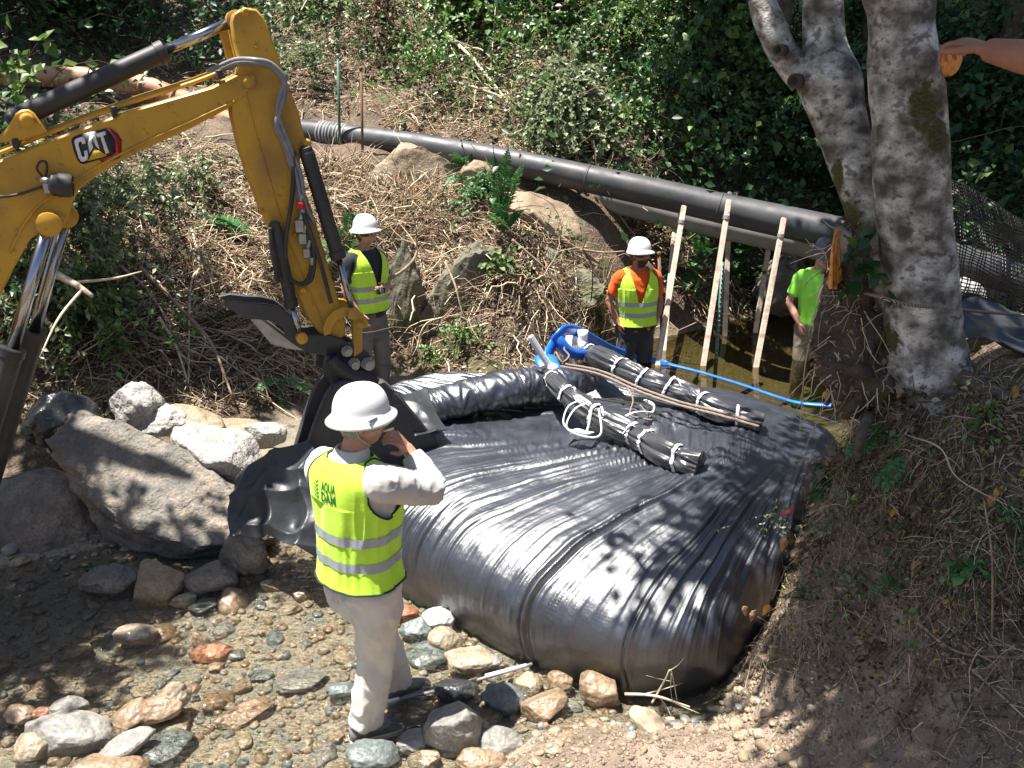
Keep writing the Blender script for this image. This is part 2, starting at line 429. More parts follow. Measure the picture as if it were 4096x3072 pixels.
gx = axis_vals(-60, -5.5, 5.5, 60, .035); gy = axis_vals(-50, 1.5, 12.0, 90, .035)
GX, GY = np.meshgrid(gx, gy); GZ = ground_raw(GX, GY)
def G(x, y):
    x = np.asarray(x, float); y = np.asarray(y, float)
    i = np.clip(np.searchsorted(gx, x) - 1, 0, len(gx) - 2); j = np.clip(np.searchsorted(gy, y) - 1, 0, len(gy) - 2)
    fx = np.clip((x - gx[i]) / (gx[i + 1] - gx[i]), 0, 1); fy = np.clip((y - gy[j]) / (gy[j + 1] - gy[j]), 0, 1)
    return (GZ[j, i] * (1 - fx) + GZ[j, i + 1] * fx) * (1 - fy) + (GZ[j + 1, i] * (1 - fx) + GZ[j + 1, i + 1] * fx) * fy
def Gn(x, y, e=.06):
    n = np.stack([(G(x - e, y) - G(x + e, y)), (G(x, y - e) - G(x, y + e)), 2 * e * np.ones(np.shape(x))], -1)
    return unit(n)
mb = MB(); ny, nx = GX.shape
i = np.arange(ny - 1)[:, None] * nx; j = np.arange(nx - 1)[None]
mb.add(np.stack([GX, GY, GZ], -1).reshape(-1, 3), np.stack([i + j, i + j + 1, i + nx + j + 1, i + nx + j], -1).reshape(-1, 4))
def ground_mat():
    m, nt, b = new_mat("stream_bank_ground")
    at = nt.nodes.new("ShaderNodeAttribute"); at.attribute_name = "bank"
    # gravel
    vo = tex(nt, "Voronoi", 22); vo2 = tex(nt, "Voronoi", 60)
    grav = ramp(nt, vo.outputs["Color"], [(0, (.13, .11, .085)), (.3, (.25, .21, .155)), (.55, (.29, .27, .215)), (.8, (.38, .30, .2)), (1, (.22, .235, .2))])
    sand = ramp(nt, vo2.outputs["Color"], [(0, (.14, .12, .085)), (1, (.32, .27, .2))])
    nn = tex(nt, "Noise", 2.5, detail=5)
    gcol = mixc(nt, ramp(nt, nn.outputs[0], [(.42, 0), (.56, 1)]), grav, sand)
    # soil, leaf litter
    n2 = tex(nt, "Noise", 3.0, detail=9); n3 = tex(nt, "Noise", 45, detail=6)
    soil = ramp(nt, n2.outputs[0], [(.3, (.035, .024, .016)), (.5, (.07, .048, .032)), (.68, (.13, .09, .06))])
    soil = mixc(nt, ramp(nt, n3.outputs[0], [(.45, 0), (.7, .7)]), soil, (.26, .18, .11))
    moss = tex(nt, "Noise", 1.3, detail=7)
    soil = mixc(nt, ramp(nt, moss.outputs[0], [(.58, 0), (.68, .5)]), soil, (.06, .08, .02))
    # bare dusty soil near the camera
    at2 = nt.nodes.new("ShaderNodeAttribute"); at2.attribute_name = "dust"
    dust = ramp(nt, tex(nt, 'Noise', 7, detail=9).outputs[0], [(.3, (.15, .11, .08)), (.5, (.24, .18, .135)), (.7, (.33, .26, .2))])
    soil = mixc(nt, at2.outputs["Fac"], soil, dust)
    nt.links.new(mixc(nt, at.outputs["Fac"], gcol, soil), b.inputs["Base Color"])
    b.inputs["Roughness"].default_value = .75
    nt.links.new(ramp(nt, at.outputs["Fac"], [(0, .35), (.6, .85)]), b.inputs["Roughness"])
    vd = tex(nt, "Voronoi", 22)
    h1 = bump(nt, b, vd.outputs["Distance"], 0.5, -0.02)
    h2 = bump(nt, b, n3.outputs[0], 0.6, 0.03, h1)
    n4 = tex(nt, "Noise", 180, detail=4); bump(nt, b, n4.outputs[0], 0.4, 0.006, h2)
    return m
M['ground'] = ground_mat()
g_ob = mb.build("ground", M['ground']); tag(g_ob, kind='structure')
bank = np.clip((GZ - .055) / .06, 0, 1) * (GY < 4) + np.clip((GZ - .10) / .16, 0, 1) * (GY >= 4)
at = g_ob.data.attributes.new("bank", 'FLOAT', 'POINT'); at.data.foreach_set("value", bank.ravel().astype(np.float32))
du = np.clip(1.6 - np.hypot((GX - 1.0) / 1.0, (GY - 2.6) / 1.0) * 1.1, 0, 1) * np.clip((GZ - .03) / .04, 0, 1)
at = g_ob.data.attributes.new("dust", 'FLOAT', 'POINT'); at.data.foreach_set("value", du.ravel().astype(np.float32))

# ------------------------------------------------------------------ water
def water_mat(name, tint, scale, strength, rough, ior=1.33, speed=(1, 1, 1), coord='Object', dist=.02):
    m, nt, b = new_mat(name); nt.nodes.remove(b)
    out = nt.nodes["Material Output"]
    tr = nt.nodes.new("ShaderNodeBsdfTransparent"); tr.inputs[0].default_value = (*tint, 1)
    gl = nt.nodes.new("ShaderNodeBsdfGlossy"); gl.inputs["Roughness"].default_value = rough
    fr = nt.nodes.new("ShaderNodeFresnel"); fr.inputs[0].default_value = ior
    tc = nt.nodes.new("ShaderNodeTexCoord"); mp = nt.nodes.new("ShaderNodeMapping")
    mp.inputs["Scale"].default_value = speed; mp.inputs["Rotation"].default_value = (0, 0, math.radians(24))
    nt.links.new(tc.outputs[coord], mp.inputs[0])
    n = nt.nodes.new("ShaderNodeTexNoise"); n.inputs["Scale"].default_value = scale; n.inputs["Detail"].default_value = 5
    nt.links.new(mp.outputs[0], n.inputs["Vector"])
    bp = nt.nodes.new("ShaderNodeBump"); bp.inputs["Strength"].default_value = strength; bp.inputs["Distance"].default_value = dist
    nt.links.new(n.outputs[0], bp.inputs["Height"])
    nt.links.new(bp.outputs[0], gl.inputs["Normal"]); nt.links.new(bp.outputs[0], fr.inputs["Normal"])
    mx = nt.nodes.new("ShaderNodeMixShader"); nt.links.new(fr.outputs[0], mx.inputs[0])
    nt.links.new(tr.outputs[0], mx.inputs[1]); nt.links.new(gl.outputs[0], mx.inputs[2]); nt.links.new(mx.outputs[0], out.inputs[0])
    return m
def water_sheet(name, mat, x0, x1, y0, y1, z, step, amp, freq, keep=None):
    xs = np.arange(x0, x1, step); ys = np.arange(y0, y1, step); X, Y = np.meshgrid(xs, ys)
    c, s = math.cos(.42), math.sin(.42)
    a, q = X * c + Y * s, -X * s + Y * c
    Z = z + amp * fbm(a * freq * .55, q * freq, 0, 4) 
    n = len(xs); i = np.arange(len(ys) - 1)[:, None] * n; j = np.arange(n - 1)[None]
    F = np.stack([i + j, i + j + 1, i + n + j + 1, i + n + j], -1).reshape(-1, 4)
    if keep is not None:
        k = keep(X, Y).ravel(); F = F[k[F].all(1)]
    mb = MB(); mb.add(np.stack([X, Y, Z], -1).reshape(-1, 3), F)
    o = mb.build(name, mat); tag(o, kind='structure'); return o
M['stream_water'] = water_mat("stream_water", (.97, .965, .92), 34, 1.0, .03, 1.38, (.5, 1.4, 1), dist=.045)
M['pond_water'] = water_mat("pond_water", (.42, .40, .27), 9, .10, .02, 1.33, dist=.01)
def _near_stream(X, Y):   # downstream of the dam only
    fx = np.interp(X, [-1.3, -.7, .1, .67, 1.0], [5.3, 5.2, 4.6, 4.3, 4.2])
    return (Y < fx) | (X < -1.15)
water_sheet("stream_water", M['stream_water'], -6, 1.25, 1.6, 6.2, .05, .018, .010, 9, _near_stream)
def _pond(X, Y):
    return (Y > np.interp(X, [-1, .2, 1.1, 2, 2.6, 6], [6.3, 6.4, 6.4, 5.8, 5.2, 5.2])) & (X > -.6)
water_sheet("pond_water", M['pond_water'], -.6, 6.5, 5.0, 12.0, .22, .05, .002, 2.5, _pond)

# distance map of the visible ground, for placing plants and long objects on it
_us = np.arange(-240, 1270, 6.0); _vs = np.arange(-90, 800, 6.0)
def _march():
    U, Vv = np.meshgrid(_us, _vs); a = (U - 512) / FPX; b = -(Vv - 384) / FPX
    d = np.stack([a, CP + b * SP, -SP + b * CP], -1); t = np.full(U.shape, 60.0); done = np.zeros(U.shape, bool)
    s = 1.2
    while s < 45:
        x, y, z = d[..., 0] * s, d[..., 1] * s, CAM_H + d[..., 2] * s
        h = (z < G(x, y)) & ~done; t[h] = s; done |= h; s *= 1.012
    return t
_TM = _march()
def PGv(u, v, lift=0.0):
    """photo positions -> points on the ground (vectorised)"""
    u = np.asarray(u, float); v = np.asarray(v, float)
    i = np.clip(np.round((u - _us[0]) / 6).astype(int), 0, len(_us) - 1); j = np.clip(np.round((v - _vs[0]) / 6).astype(int), 0, len(_vs) - 1)
    t = _TM[j, i]; a = (u - 512) / FPX; b = -(v - 384) / FPX
    x = a * t; y = (CP + b * SP) * t
    return np.stack([x, y, G(x, y) + lift], -1)
def PG(u, v, lift=0.0): return Vector(PGv(u, v, lift))
# ------------------------------------------------------------------ the water-filled dam
def dam_mat():
    m, nt, b = new_mat("woven_black_fabric")
    w1 = tex(nt, "Wave", 95, detail=1, wave_type='BANDS', bands_direction='X'); w1.inputs["Distortion"].default_value = .6
    w2 = tex(nt, "Wave", 95, detail=1, wave_type='BANDS', bands_direction='Y'); w2.inputs["Distortion"].default_value = .6
    n = tex(nt, "Noise", 5, detail=8)
    n2 = tex(nt, "Noise", 420, detail=3)
    col = ramp(nt, n.outputs[0], [(.35, (.012, .015, .023)), (.65, (.020, .025, .038))])
    col = mixc(nt, ramp(nt, n2.outputs[0], [(.62, 0), (.72, .8)]), col, (.22, .22, .23))
    at = nt.nodes.new("ShaderNodeAttribute"); at.attribute_name = "thread"
    col = mixc(nt, ramp(nt, at.outputs["Fac"], [(.35, 0), (.7, .85)]), col, (.04, .05, .34))
    nt.links.new(col, b.inputs["Base Color"])
    nt.links.new(ramp(nt, n.outputs[0], [(.3, .30), (.7, .40)]), b.inputs["Roughness"])
    b.inputs["Specular IOR Level"].default_value = .9; b.inputs['IOR'].default_value = 1.75
    h = bump(nt, b, w1.outputs[0], .20, .002); h = bump(nt, b, w2.outputs[0], .20, .002, h)
    n3 = tex(nt, "Noise", 60, detail=6); bump(nt, b, n3.outputs[0], .3, .004, h)
    return m
M['dam'] = dam_mat()
def fabric(name, c, rough, bs, st=.3, spec=.6):
    m, nt, b = new_mat(name); n = tex(nt, "Noise", 7, detail=6)
    nt.links.new(ramp(nt, n.outputs[0], [(.35, c), (.65, tuple(q * 1.5 for q in c))]), b.inputs["Base Color"])
    b.inputs["Roughness"].default_value = rough; b.inputs["Specular IOR Level"].default_value = spec
    t = tex(nt, "Noise", bs, detail=6); bump(nt, b, t.outputs[0], st, .006); return m
M['film'] = fabric("black_plastic_film", (.030, .031, .035), .34, 14, 1.0, .7)
M['tarp'] = fabric("black_geotextile", (.022, .024, .027), .42, 40, .35, .5)

DS = [ # front foot, back foot, height
 (-1.08, 4.95, -1.15, 6.5, .50), (-1.0, 4.75, -1.1, 6.75, .62), (-.7, 4.58, -.75, 6.95, .72), (-.3, 4.25, -.25, 7.0, .74), (.1, 3.93, .3, 7.1, .76),
 (.62, 3.66, 1.1, 7.2, .78), (.95, 3.64, 1.75, 7.05, .76), (1.20, 3.80, 2.2, 6.7, .70), (1.46, 4.15, 2.5, 6.2, .62), (1.72, 4.6, 2.5, 5.7, .5)]
def dam_surface():
    ns, nt_ = 620, 460
    s = np.linspace(0, len(DS) - 1, ns); D = resample(np.array(DS), ns)
    t = np.linspace(0, 1, nt_)
    # more samples at the front bulge
    ang = math.pi * (1 - (t ** .92)); c = np.cos(ang); sn = np.sin(ang)
    u01 = s / (len(DS) - 1)
    endk = np.sqrt(np.clip(1 - np.clip((.07 - u01) / .07, 0, 1) ** 2, 0, 1)) * np.sqrt(np.clip(1 - np.clip((u01 - .90) / .10, 0, 1) ** 2, .0, 1))
    px = np.sign(c) * np.abs(c) ** .52; pz = np.clip(sn, 0, 1) ** .52
    # slow variation of the foot line: sagging lobes along the front
    lobes = .05 * vn(u01 * 12, 3.3) - .09 * np.exp(-((u01 - .565) / .012) ** 2) * 0 
    f = D[:, 0:2]; bk = D[:, 2:4]; mid = (f + bk) / 2; half = (bk - f) / 2
    H = D[:, 4] * np.maximum(endk, .02) * (1 + .05 * vn(u01 * 7, 1.2))
    out = .09 * np.sin(math.pi * np.clip(pz * 1.02, 0, 1)) * (np.abs(c) > 0.0)
    L = np.linalg.norm(half, axis=1)
    k = px[None] * (1 + (out[None] * np.minimum(np.abs(c) * 3, 1)[None]) / L[:, None])
    k = np.where(c[None] < 0, k * (1 + (lobes / L)[:, None] * (1 - .6 * pz[None])), k)
    X = mid[:, None, 0] + half[:, None, 0] * k; Y = mid[:, None, 1] + half[:, None, 1] * k
    top = 1 - .05 * np.clip((px[None] + .55) / 1.2, 0, 1) + 0 * X
    Z = H[:, None] * pz[None] * top - .03
    # slackening top: gentle sag in the middle and the rise of the rear roll on the left half
    roll = np.exp(-((px[None] - .80) / .13) ** 2) * np.clip((.58 - u01[:, None]) / .12, 0, 1)
    crease = np.exp(-((px[None] - .58) / .06) ** 2) * np.clip((.62 - u01[:, None]) / .12, 0, 1)
    Z = Z + .13 * roll * pz[None] - .10 * crease
    return X, Y, Z, u01, px, pz
def dam_build():
    X, Y, Z, u01, px, pz = dam_surface()
    dXs = np.gradient(X, axis=0); dYs = np.gradient(Y, axis=0); dZs = np.gradient(Z, axis=0)
    dXt = np.gradient(X, axis=1); dYt = np.gradient(Y, axis=1); dZt = np.gradient(Z, axis=1)
    N = unit(np.cross(np.stack([dXs, dYs, dZs], -1), np.stack([dXt, dYt, dZt], -1)))
    if N[300, 200, 2] < 0: N = -N
    C = np.array([2.35, 5.75]); dx, dy = X - C[0], Y - C[1]
    r = np.hypot(dx, dy); phi = np.arctan2(dy, dx); phi = np.where(phi < 0, phi + 2 * math.pi, phi)
    phi = phi + .035 * vn(X * .9, Y * .9, 1) + .007 * vn(X * 4, Y * 4, 2) + .10 * np.exp(-np.clip(r - .5, 0, 9)) 
    # pleats: ridged noise across the rays
    def ridge(f, sd, rr): 
        n = 1 - np.abs(vn(phi * f, r * rr, sd)) * 2
        return n
    amp = .024 * (np.clip(.55 + .7 * vn(X * 1.6, Y * 1.6, 9), .15, 1.3)) * np.clip(r / 1.2, .25, 1)
    d = amp * (.45 * ridge(19, 3, .6) + .6 * ridge(44, 7, .8) + .5 * ridge(95, 11, 1.2) + .28 * ridge(190, 14, 2.2))
    strong = .5 * np.clip(vn(phi * 11, r * .45, 21), 0.0, 1) ** 2
    d = d + .018 * strong
    # fewer pleats low on the bulge where water pulls the fabric tight
    front = (px[None] < 0)
    tight = np.where(front, np.clip((pz[None] - .12) / .62, .10, 1), 1)
    d = d * tight
    # narrow deep creases running down over the front bulge
    for ph0, w, dep in ((3.86, .005, .02), (4.03, .0025, .012), (3.845, .0030, .05), (4.26, .002, .004), (3.66, .004, .018), (3.50, .004, .018), (4.40, .003, .008)):
        q = phi - ph0 - .03 * vn(r * 1.5, ph0)
        g = np.exp(-(q / w) ** 2) - .5 * np.exp(-((q - 2.0 * w) / (1.5 * w)) ** 2)
        g = g * np.clip((r - .9) / .5, 0, 1) * np.clip((3.2 - r) / .4, 0, 1) * np.clip(.75 + .6 * vn(r * 2.2, ph0 * 3), 0, 1.2)
        d = d - dep * g
    # broad folds hanging at the right-hand end
    kright = np.clip((u01[:, None] - .80) / .12, 0, 1)
    d = d + kright * .04 * (1 - 2 * np.abs(vn(u01[:, None] * 55, pz[None] * 1.2, 2))) * np.where(front, 1, .4)
    d = d + .004 * fbm(X * 9, Y * 9, Z * 9, 3)
    # cross creases in the slack part between the two sleeves
    xs = np.exp(-(((X - 1.15) / .6) ** 2 + ((Y - 5.75) / .45) ** 2))
    d = d + xs * .03 * (1 - 2 * np.abs(vn((X * .8 + Y * .6) * 9, (X * .6 - Y * .8) * 2.2, 5))) 
    Pn = np.stack([X, Y, Z], -1) + N * d[..., None]
    Pn[..., 2] = np.maximum(Pn[..., 2], -.12)
    mb = MB(); loft_open(mb, Pn)
    t = thing('water_dam', 'huge water-filled black woven fabric dam lying across the stream', 'dam', (.5, 5.2, 0))
    o = mb.build('fabric_skin', M['dam'], t)
    fr = np.mod(phi * 9.0 + .15, 1.0)
    th = np.clip(1 - np.abs(fr - .5) / (.0035 / np.maximum(r, .6) * 2.2), 0, 1) * np.clip(.45 + vn(phi * 3, r * 1.3, 33), 0, 1)
    a = o.data.attributes.new("thread", 'FLOAT', 'POINT'); a.data.foreach_set("value", th.ravel().astype(np.float32))
    return t, Pn
def loft_open(mb, R, mi=0):
    k, n = R.shape[:2]; i = np.arange(k - 1)[:, None] * n; j = np.arange(n - 1)[None]
    mb.add(R.reshape(-1, 3), np.stack([i + j, i + n + j, i + n + j + 1, i + j + 1], -1).reshape(-1, 4), mi)
dam, DAMP = dam_build()
_dz = {}
def dam_top(x, y):
    q = DAMP.reshape(-1, 3); m = (np.abs(q[:, 0] - x) < .05) & (np.abs(q[:, 1] - y) < .05)
    return float(q[m, 2].max()) if m.any() else 0.0
mb = MB()
q_ = [P(398, 420, z=.80), P(430, 408, z=.82), P(475, 396, z=.84), P(520, 388, z=.84), P(556, 384, z=.82), P(590, 380, z=.78)]
tube(mb, q_, [.09, .12, .15, .16, .15, .11], 60, 160, noise=.12, nf=3.5, seed=3, pleat=.07, flat=.85)
mb.build('rolled_edge', M['dam'], dam)
def sleeve(name, label, pts, rads, ties, seed):
    t = thing(name, label, 'fill tube', pts[0])
    c = resample(np.column_stack([np.array([tuple(p) for p in pts]), rads]), 150)
    mb = MB()
    # pleated film wrapped round a stiff tube, nipped in under each tie
    s = np.linspace(0, 1, 150); rr = c[:, 3].copy()
    for k in ties: rr *= 1 - .20 * np.exp(-((s - k) / .02) ** 2)
    tr, a, b = frames(c[:, :3]); n = 110; th = np.linspace(0, 2 * math.pi, n, endpoint=False)
    cx_, sx_ = np.cos(th)[None], np.sin(th)[None]
    pl = (1 - 2 * np.abs(vn(cx_ * 1.6 + 1.2 * vn(s[:, None] * 4, seed), sx_ * 1.6 + s[:, None] * 2, seed + s[:, None] * 2)))
    pl2 = (1 - 2 * np.abs(vn(cx_ * 3.4 + 1.5 * vn(s[:, None] * 5, seed + 4), sx_ * 3.4, seed + 2 + s[:, None] * 5)))
    R = rr[:, None] * (1 + .17 * pl + .13 * pl2 + .03 * fbm(cx_ * 5, sx_ * 5, s[:, None] * 16 + seed, 3))
    R = R * (1 + .25 * np.clip((s[:, None] - .93) / .07, 0, 1) * vn(cx_ * 4, sx_ * 4, seed))
    ring = c[:, None, :3] + R[..., None] * (np.cos(th)[None, :, None] * a[:, None] + np.sin(th)[None, :, None] * b[:, None])
    loft(mb, ring); mb.build('wrapped_film', M['film'], t)
    for k in ties:
        i = int(k * 149); mb = MB(); q = np.arange(max(i - 2, 0), min(i + 3, 150))
        R2 = (R[q].max(0) * .80 + rr[i] * .30)
        w = .011
        rings = []
        for off, k2 in ((-w, .97), (-w, 1.03), (w, 1.03), (w, .97)):
            tilt = .25 * math.sin(seed + i)
            cc = c[i, :3] + tr[i] * off
            rings.append(cc + (np.maximum(R2, rr[i] * .95) * k2)[:, None] * (np.cos(th)[:, None] * (a[i] + tr[i] * tilt) + np.sin(th)[:, None] * b[i]))
        loft(mb, rings, cap=False)
        # loose knot end
        e = c[i, :3] + np.array([.02, -.02, rr[i] * .9]); dr = unit(np.array([random.uniform(-1, 1), random.uniform(-.6, .3), .1]))
        pp = [e, e + dr * .05 + np.array([0, 0, .02]), e + dr * .08 + np.array([0, 0, -.015]), e + dr * .10 + np.array([0, 0, -.05])]
        if i % 2: tube(mb, pp, [.006, .009, .008, .005], 8, 14, flat=.3)
        mb.build('tie', M['white_tie'], t)
    return t
zt = lambda u, v, z: P(u, v, z=z)
SA = sleeve('fill_tube', 'nearer bundled black plastic fill tube with a knotted strap, tied round in white', [zt(546, 372, .92), zt(562, 390, .95), zt(596, 416, .86), zt(634, 434, .80), zt(668, 454, .79), zt(700, 466, .76)],
       [.05, .06, .072, .068, .082, .085], [.10, .24, .40, .60, .69, .86], 3)
mb = MB()
for k in range(2):
    b0 = np.array(P(578 + 6 * k, 408 + k * 3, z=.93))
    pts = [b0 + np.array([.02, 0, .06]), b0 + np.array([-.07, -.03, .02]), b0 + np.array([-.10 - .02 * k, -.10, -.08]), b0 + np.array([.0, -.16, -.12]), b0 + np.array([.05 + .05 * k, -.16, -.10]), b0 + np.array([.09, -.08, .05])]
    tube(mb, pts, .008, 8, 40, flat=.4)
pts = [P(571, 434, z=.80), P(576, 431, z=.83), P(586, 433, z=.82), P(594, 432, z=.80)]
tube(mb, pts, [.012, .03, .025, .01], 10, 20, noise=.3, flat=.5)
mb.build('strap_knot', M['white_tie'], SA)
SB = sleeve('fill_tube', 'farther bundled black plastic fill tube beside the rope, joined to the blue hose', [zt(580, 350, .88), zt(605, 360, .92), zt(640, 378, .88), zt(680, 392, .84), zt(715, 408, .80), zt(762, 424, .72)],
       [.06, .08, .085, .08, .075, .07], [.10, .30, .42, .55, .74, .90], 9)
# white elbow joining the far tube
mb = MB(); e = np.array(P(580, 350, z=.90))
tube(mb, [e + np.array([-.12, .03, .05]), e + np.array([-.04, .01, .04]), e + np.array([.04, -.02, .01])], [.075, .08, .07], 16, 12)
tube(mb, [e + np.array([.02, .0, .04]), e + np.array([.02, .0, .17])], [.04, .045], 14, 4)
mb.build('white_elbow', M['white'], SB)
# clear ribbed tube sticking up from the nearer fill tube
t = thing('clear_tube', 'clear ribbed plastic tube sticking up from the nearer fill tube', 'tube', P(549, 372, z=.95))
mb = MB(); a0 = np.array(P(551, 369, z=.98)); a1 = np.array(P(530, 336, y=a0[1] - .02))
for k in range(34):
    q = a0 + (a1 - a0) * k / 34; tube(mb, [q, q + (a1 - a0) / 75], .026, 12)
    tube(mb, [q + (a1 - a0) / 75, q + (a1 - a0) / 34], .0225, 12)
mb.build('ribbed_wall', M['clear'], t)
mb = MB(); tube(mb, [a0 + np.array([.0, 0, -.03]), a0 + np.array([.01, 0, .035])], .045, 14); mb.build('white_collar', M['white'], t)
# rope pair
def rope_mat():
    m, nt, b = new_mat("braided_rope"); w = tex(nt, "Wave", 60, detail=0, wave_type='BANDS', bands_direction='DIAGONAL')
    nt.links.new(ramp(nt, w.outputs[0], [(.3, (.02, .015, .012)), (.55, (.10, .05, .035)), (.8, (.45, .36, .30))]), b.inputs["Base Color"])
    b.inputs["Roughness"].default_value = .8; return m
M['rope'] = rope_mat()
mb = MB()
rp = [(558, 363, .92), (600, 371, .90), (640, 388, .87), (680, 402, .86), (720, 412, .85), (762, 424, .84)]
for k, o in enumerate(((0, 0), (-3, 2.6))):
    tube(mb, [P(u + o[0], v + o[1], z=z) for u, v, z in rp], .011, 8, 60, noise=.1, nf=20)
pts = [P(628, 388, z=.88), P(633, 400, z=.85), P(630, 414, z=.79), P(640, 418, z=.785), P(652, 420, z=.785)]
tube(mb, pts, .006, 6, 24)
pts = [P(640, 405, z=.82), P(646, 412, z=.79), P(650, 417, z=.785)]; tube(mb, pts, .006, 6, 10)
pts = [P(568, 344, z=1.02), P(564, 349, z=1.0), P(569, 356, z=.96), P(562, 362, z=.94), P(556, 352, z=1.0)]; tube(mb, pts, .008, 6, 24)
tag(mb.build('rope', M['rope'], loc=P(558, 363, z=.92)), 'doubled brown braided rope pulled along the far fill tube', 'rope')
# loose white strap
mb = MB(); tube(mb, [P(q[0], q[1], z=q[2]) for q in ((622, 418, .80), (632, 413, .84), (642, 411.5, .83), (652, 412, .80), (654, 406, .84), (648, 402, .84), (645, 400, .86))], .016, 8, 40, flat=.3)
tag(mb.build('strap', M['white_tie'], loc=P(630, 415, z=.8)), 'loose white webbing strap curled on the dam between the tubes', 'strap')

# blue lay-flat hose
t = thing('blue_hose', 'bright blue lay-flat hose looping over the dam and across the pond', 'hose', P(560, 350, z=.7))
mb = MB()
pts = [P(551, 368, z=.93), P(551, 358, z=.95), P(547, 356, z=.97), P(553, 344, z=1.03), P(559, 335, z=1.10), P(566, 330, z=1.12), P(580, 332, z=1.02), P(596, 341, z=.82), P(614, 350, z=.45), P(640, 357.5, z=.26), P(668, 364, z=.245)]
pts = [np.array(q) for q in pts]
tube(mb, pts, [.02, .04, .045, .05, .05, .048, .045, .042, .04, .035, .03], 16, 90, flat=.4)
mb.build('lay_flat_length', M['hose_blue'], t)
mb = MB()
pts = [P(668, 364, z=.245), P(700, 372, z=.24), P(740, 384, z=.24), P(775, 396, z=.24), P(800, 403, z=.25), P(835, 406, z=.28), P(890, 411, z=.34)]
tube(mb, pts, [.03, .022, .022, .022, .026, .04, .07], 12, 70, flat=.5)
mb.build('floating_length', M['hose_blue'], t)
mb = MB()
tube(mb, [P(556, 334, z=1.10), P(560, 342, z=1.04), P(566, 350, z=.97), P(573, 353, z=.93), P(583, 353, z=.91)], .05, 16, 40)
mb.build('rigid_bend', M['hose_blue'], t)
mb = MB()
for q in (.35, .5, .62):
    c0 = np.array(P(568 + 16 * q, 350.5 + 4 * q, z=.95 - .05 * q)); tube(mb, [c0 - np.array([.012, 0, 0]), c0 + np.array([.012, 0, 0])], .058, 16)
mb.build('clamp', M['rust'], t)
mb = MB()  # wide flat tongue lying on the roll
tube(mb, [P(548, 355, z=.98), P(545, 358, z=.97), P(549, 366, z=.93), P(555, 376, z=.87), P(560, 386, z=.82)], [.05, .085, .085, .07, .03], 14, 30, flat=.18)
mb.build('flattened_end', M['hose_blue'], t)

# loose black sheet gathered at the left end of the dam
def crumple(name, label, corners, zfun, n=90, amp=.08, seed=0, mat='tarp', sag=0.0, thick=.004):
    c = [np.array(tuple(q)) for q in corners]
    s, t = np.meshgrid(np.linspace(0, 1, n), np.linspace(0, 1, n), indexing='ij')
    Q = ((1 - s) * (1 - t))[..., None] * c[0] + (s * (1 - t))[..., None] * c[1] + (s * t)[..., None] * c[2] + ((1 - s) * t)[..., None] * c[3]
    w = np.stack([vn(Q[..., 0] * 2, Q[..., 1] * 2, Q[..., 2] * 2 + seed + 9 * k) for k in range(3)], -1)
    f = (1 - 2 * np.abs(vn(Q[..., 0] * 3 + w[..., 0] * .8 + seed, Q[..., 1] * 3 + w[..., 1] * .8, Q[..., 2] * 3))) 
    f2 = (1 - 2 * np.abs(vn(Q[..., 0] * 7 + w[..., 1] + seed, Q[..., 1] * 7, Q[..., 2] * 7 + w[..., 2])))
    nrm = unit(np.cross(c[1] - c[0], c[3] - c[0])); 
    if nrm[2] < 0: nrm = -nrm
    Q = Q + w * .10 + nrm * (amp * (f + .4 * f2))[..., None]
    Q[..., 2] -= sag * np.sin(math.pi * s) * np.sin(math.pi * t)
    if zfun: Q[..., 2] = np.maximum(Q[..., 2], zfun(Q[..., 0], Q[..., 1]) + .015)
    mb = MB(); loft_open(mb, Q)
    o = mb.build(name, M[mat], loc=tuple(Q.reshape(-1, 3).mean(0)))
    md = o.modifiers.new("thick", 'SOLIDIFY'); md.thickness = thick
    return o
# ------------------------------------------------------------------ excavator (arm reaches in from the left; machine stands outside the picture)
def paint(name, c, dirty=(.16, .10, .05), rough=.38, dirt=.55):
    m, nt, b = new_mat(name)
    n = tex(nt, "Noise", 3.2, detail=9); n2 = tex(nt, "Noise", 26, detail=7)
    col = mixc(nt, ramp(nt, n.outputs[0], [(dirt - .08, 0), (dirt + .15, .55)]), c, dirty)
    col = mixc(nt, ramp(nt, n2.outputs[0], [(.62, 0), (.70, .5)]), col, dirty)
    nt.links.new(col, b.inputs["Base Color"])
    nt.links.new(ramp(nt, n.outputs[0], [(.3, rough), (.7, rough + .3)]), b.inputs["Roughness"])
    bump(nt, b, n2.outputs[0], .12, .004); return m
M['yellow'] = paint("yellow_machine_paint", (.54, .29, .02))
M['black_paint'] = paint("black_machine_paint", (.022, .022, .024), (.09, .075, .06), .4)
M['bucket_steel'] = paint("dark_worn_steel", (.035, .036, .040), (.12, .10, .085), .42, .55)
M['chrome'] = pm("chrome_rod", (.42, .43, .47), (.34, .35, .38), 5, .2, metal=1.0)
M['hose_grey'] = pm("grey_hydraulic_hose", (.16, .165, .175), (.22, .225, .235), 20, .45, bmp=.1)
M['steel'] = pm("bare_steel", (.4, .4, .4), (.3, .3, .3), 20, .4, metal=.7)
M['logo_white'] = pm("logo_white", (.8, .8, .82), (.74, .74, .76), 20, .4)
M['logo_black'] = pm("logo_black", (.012, .012, .013), (.02, .02, .02), 20, .4)
M['logo_red'] = pm("logo_red", (.5, .01, .012), (.42, .01, .01), 20, .4)
M['logo_yellow'] = pm("logo_yellow", (.62, .40, .02), (.56, .36, .02), 20, .4)
PA, PB = 5.55, .45; PNV = np.array([.45, -1, 0]) / math.hypot(.45, 1)
def E(u, v, off=0.0): return P(u, v, plane=(PA - off * math.hypot(.45, 1), PB))
def cr(x, y): return (x * .15823, y * .15823)
ex = thing('excavator', 'yellow excavator arm with black bucket reaching in over the rocks', 'excavator', (-4.3, 3.6, .1))
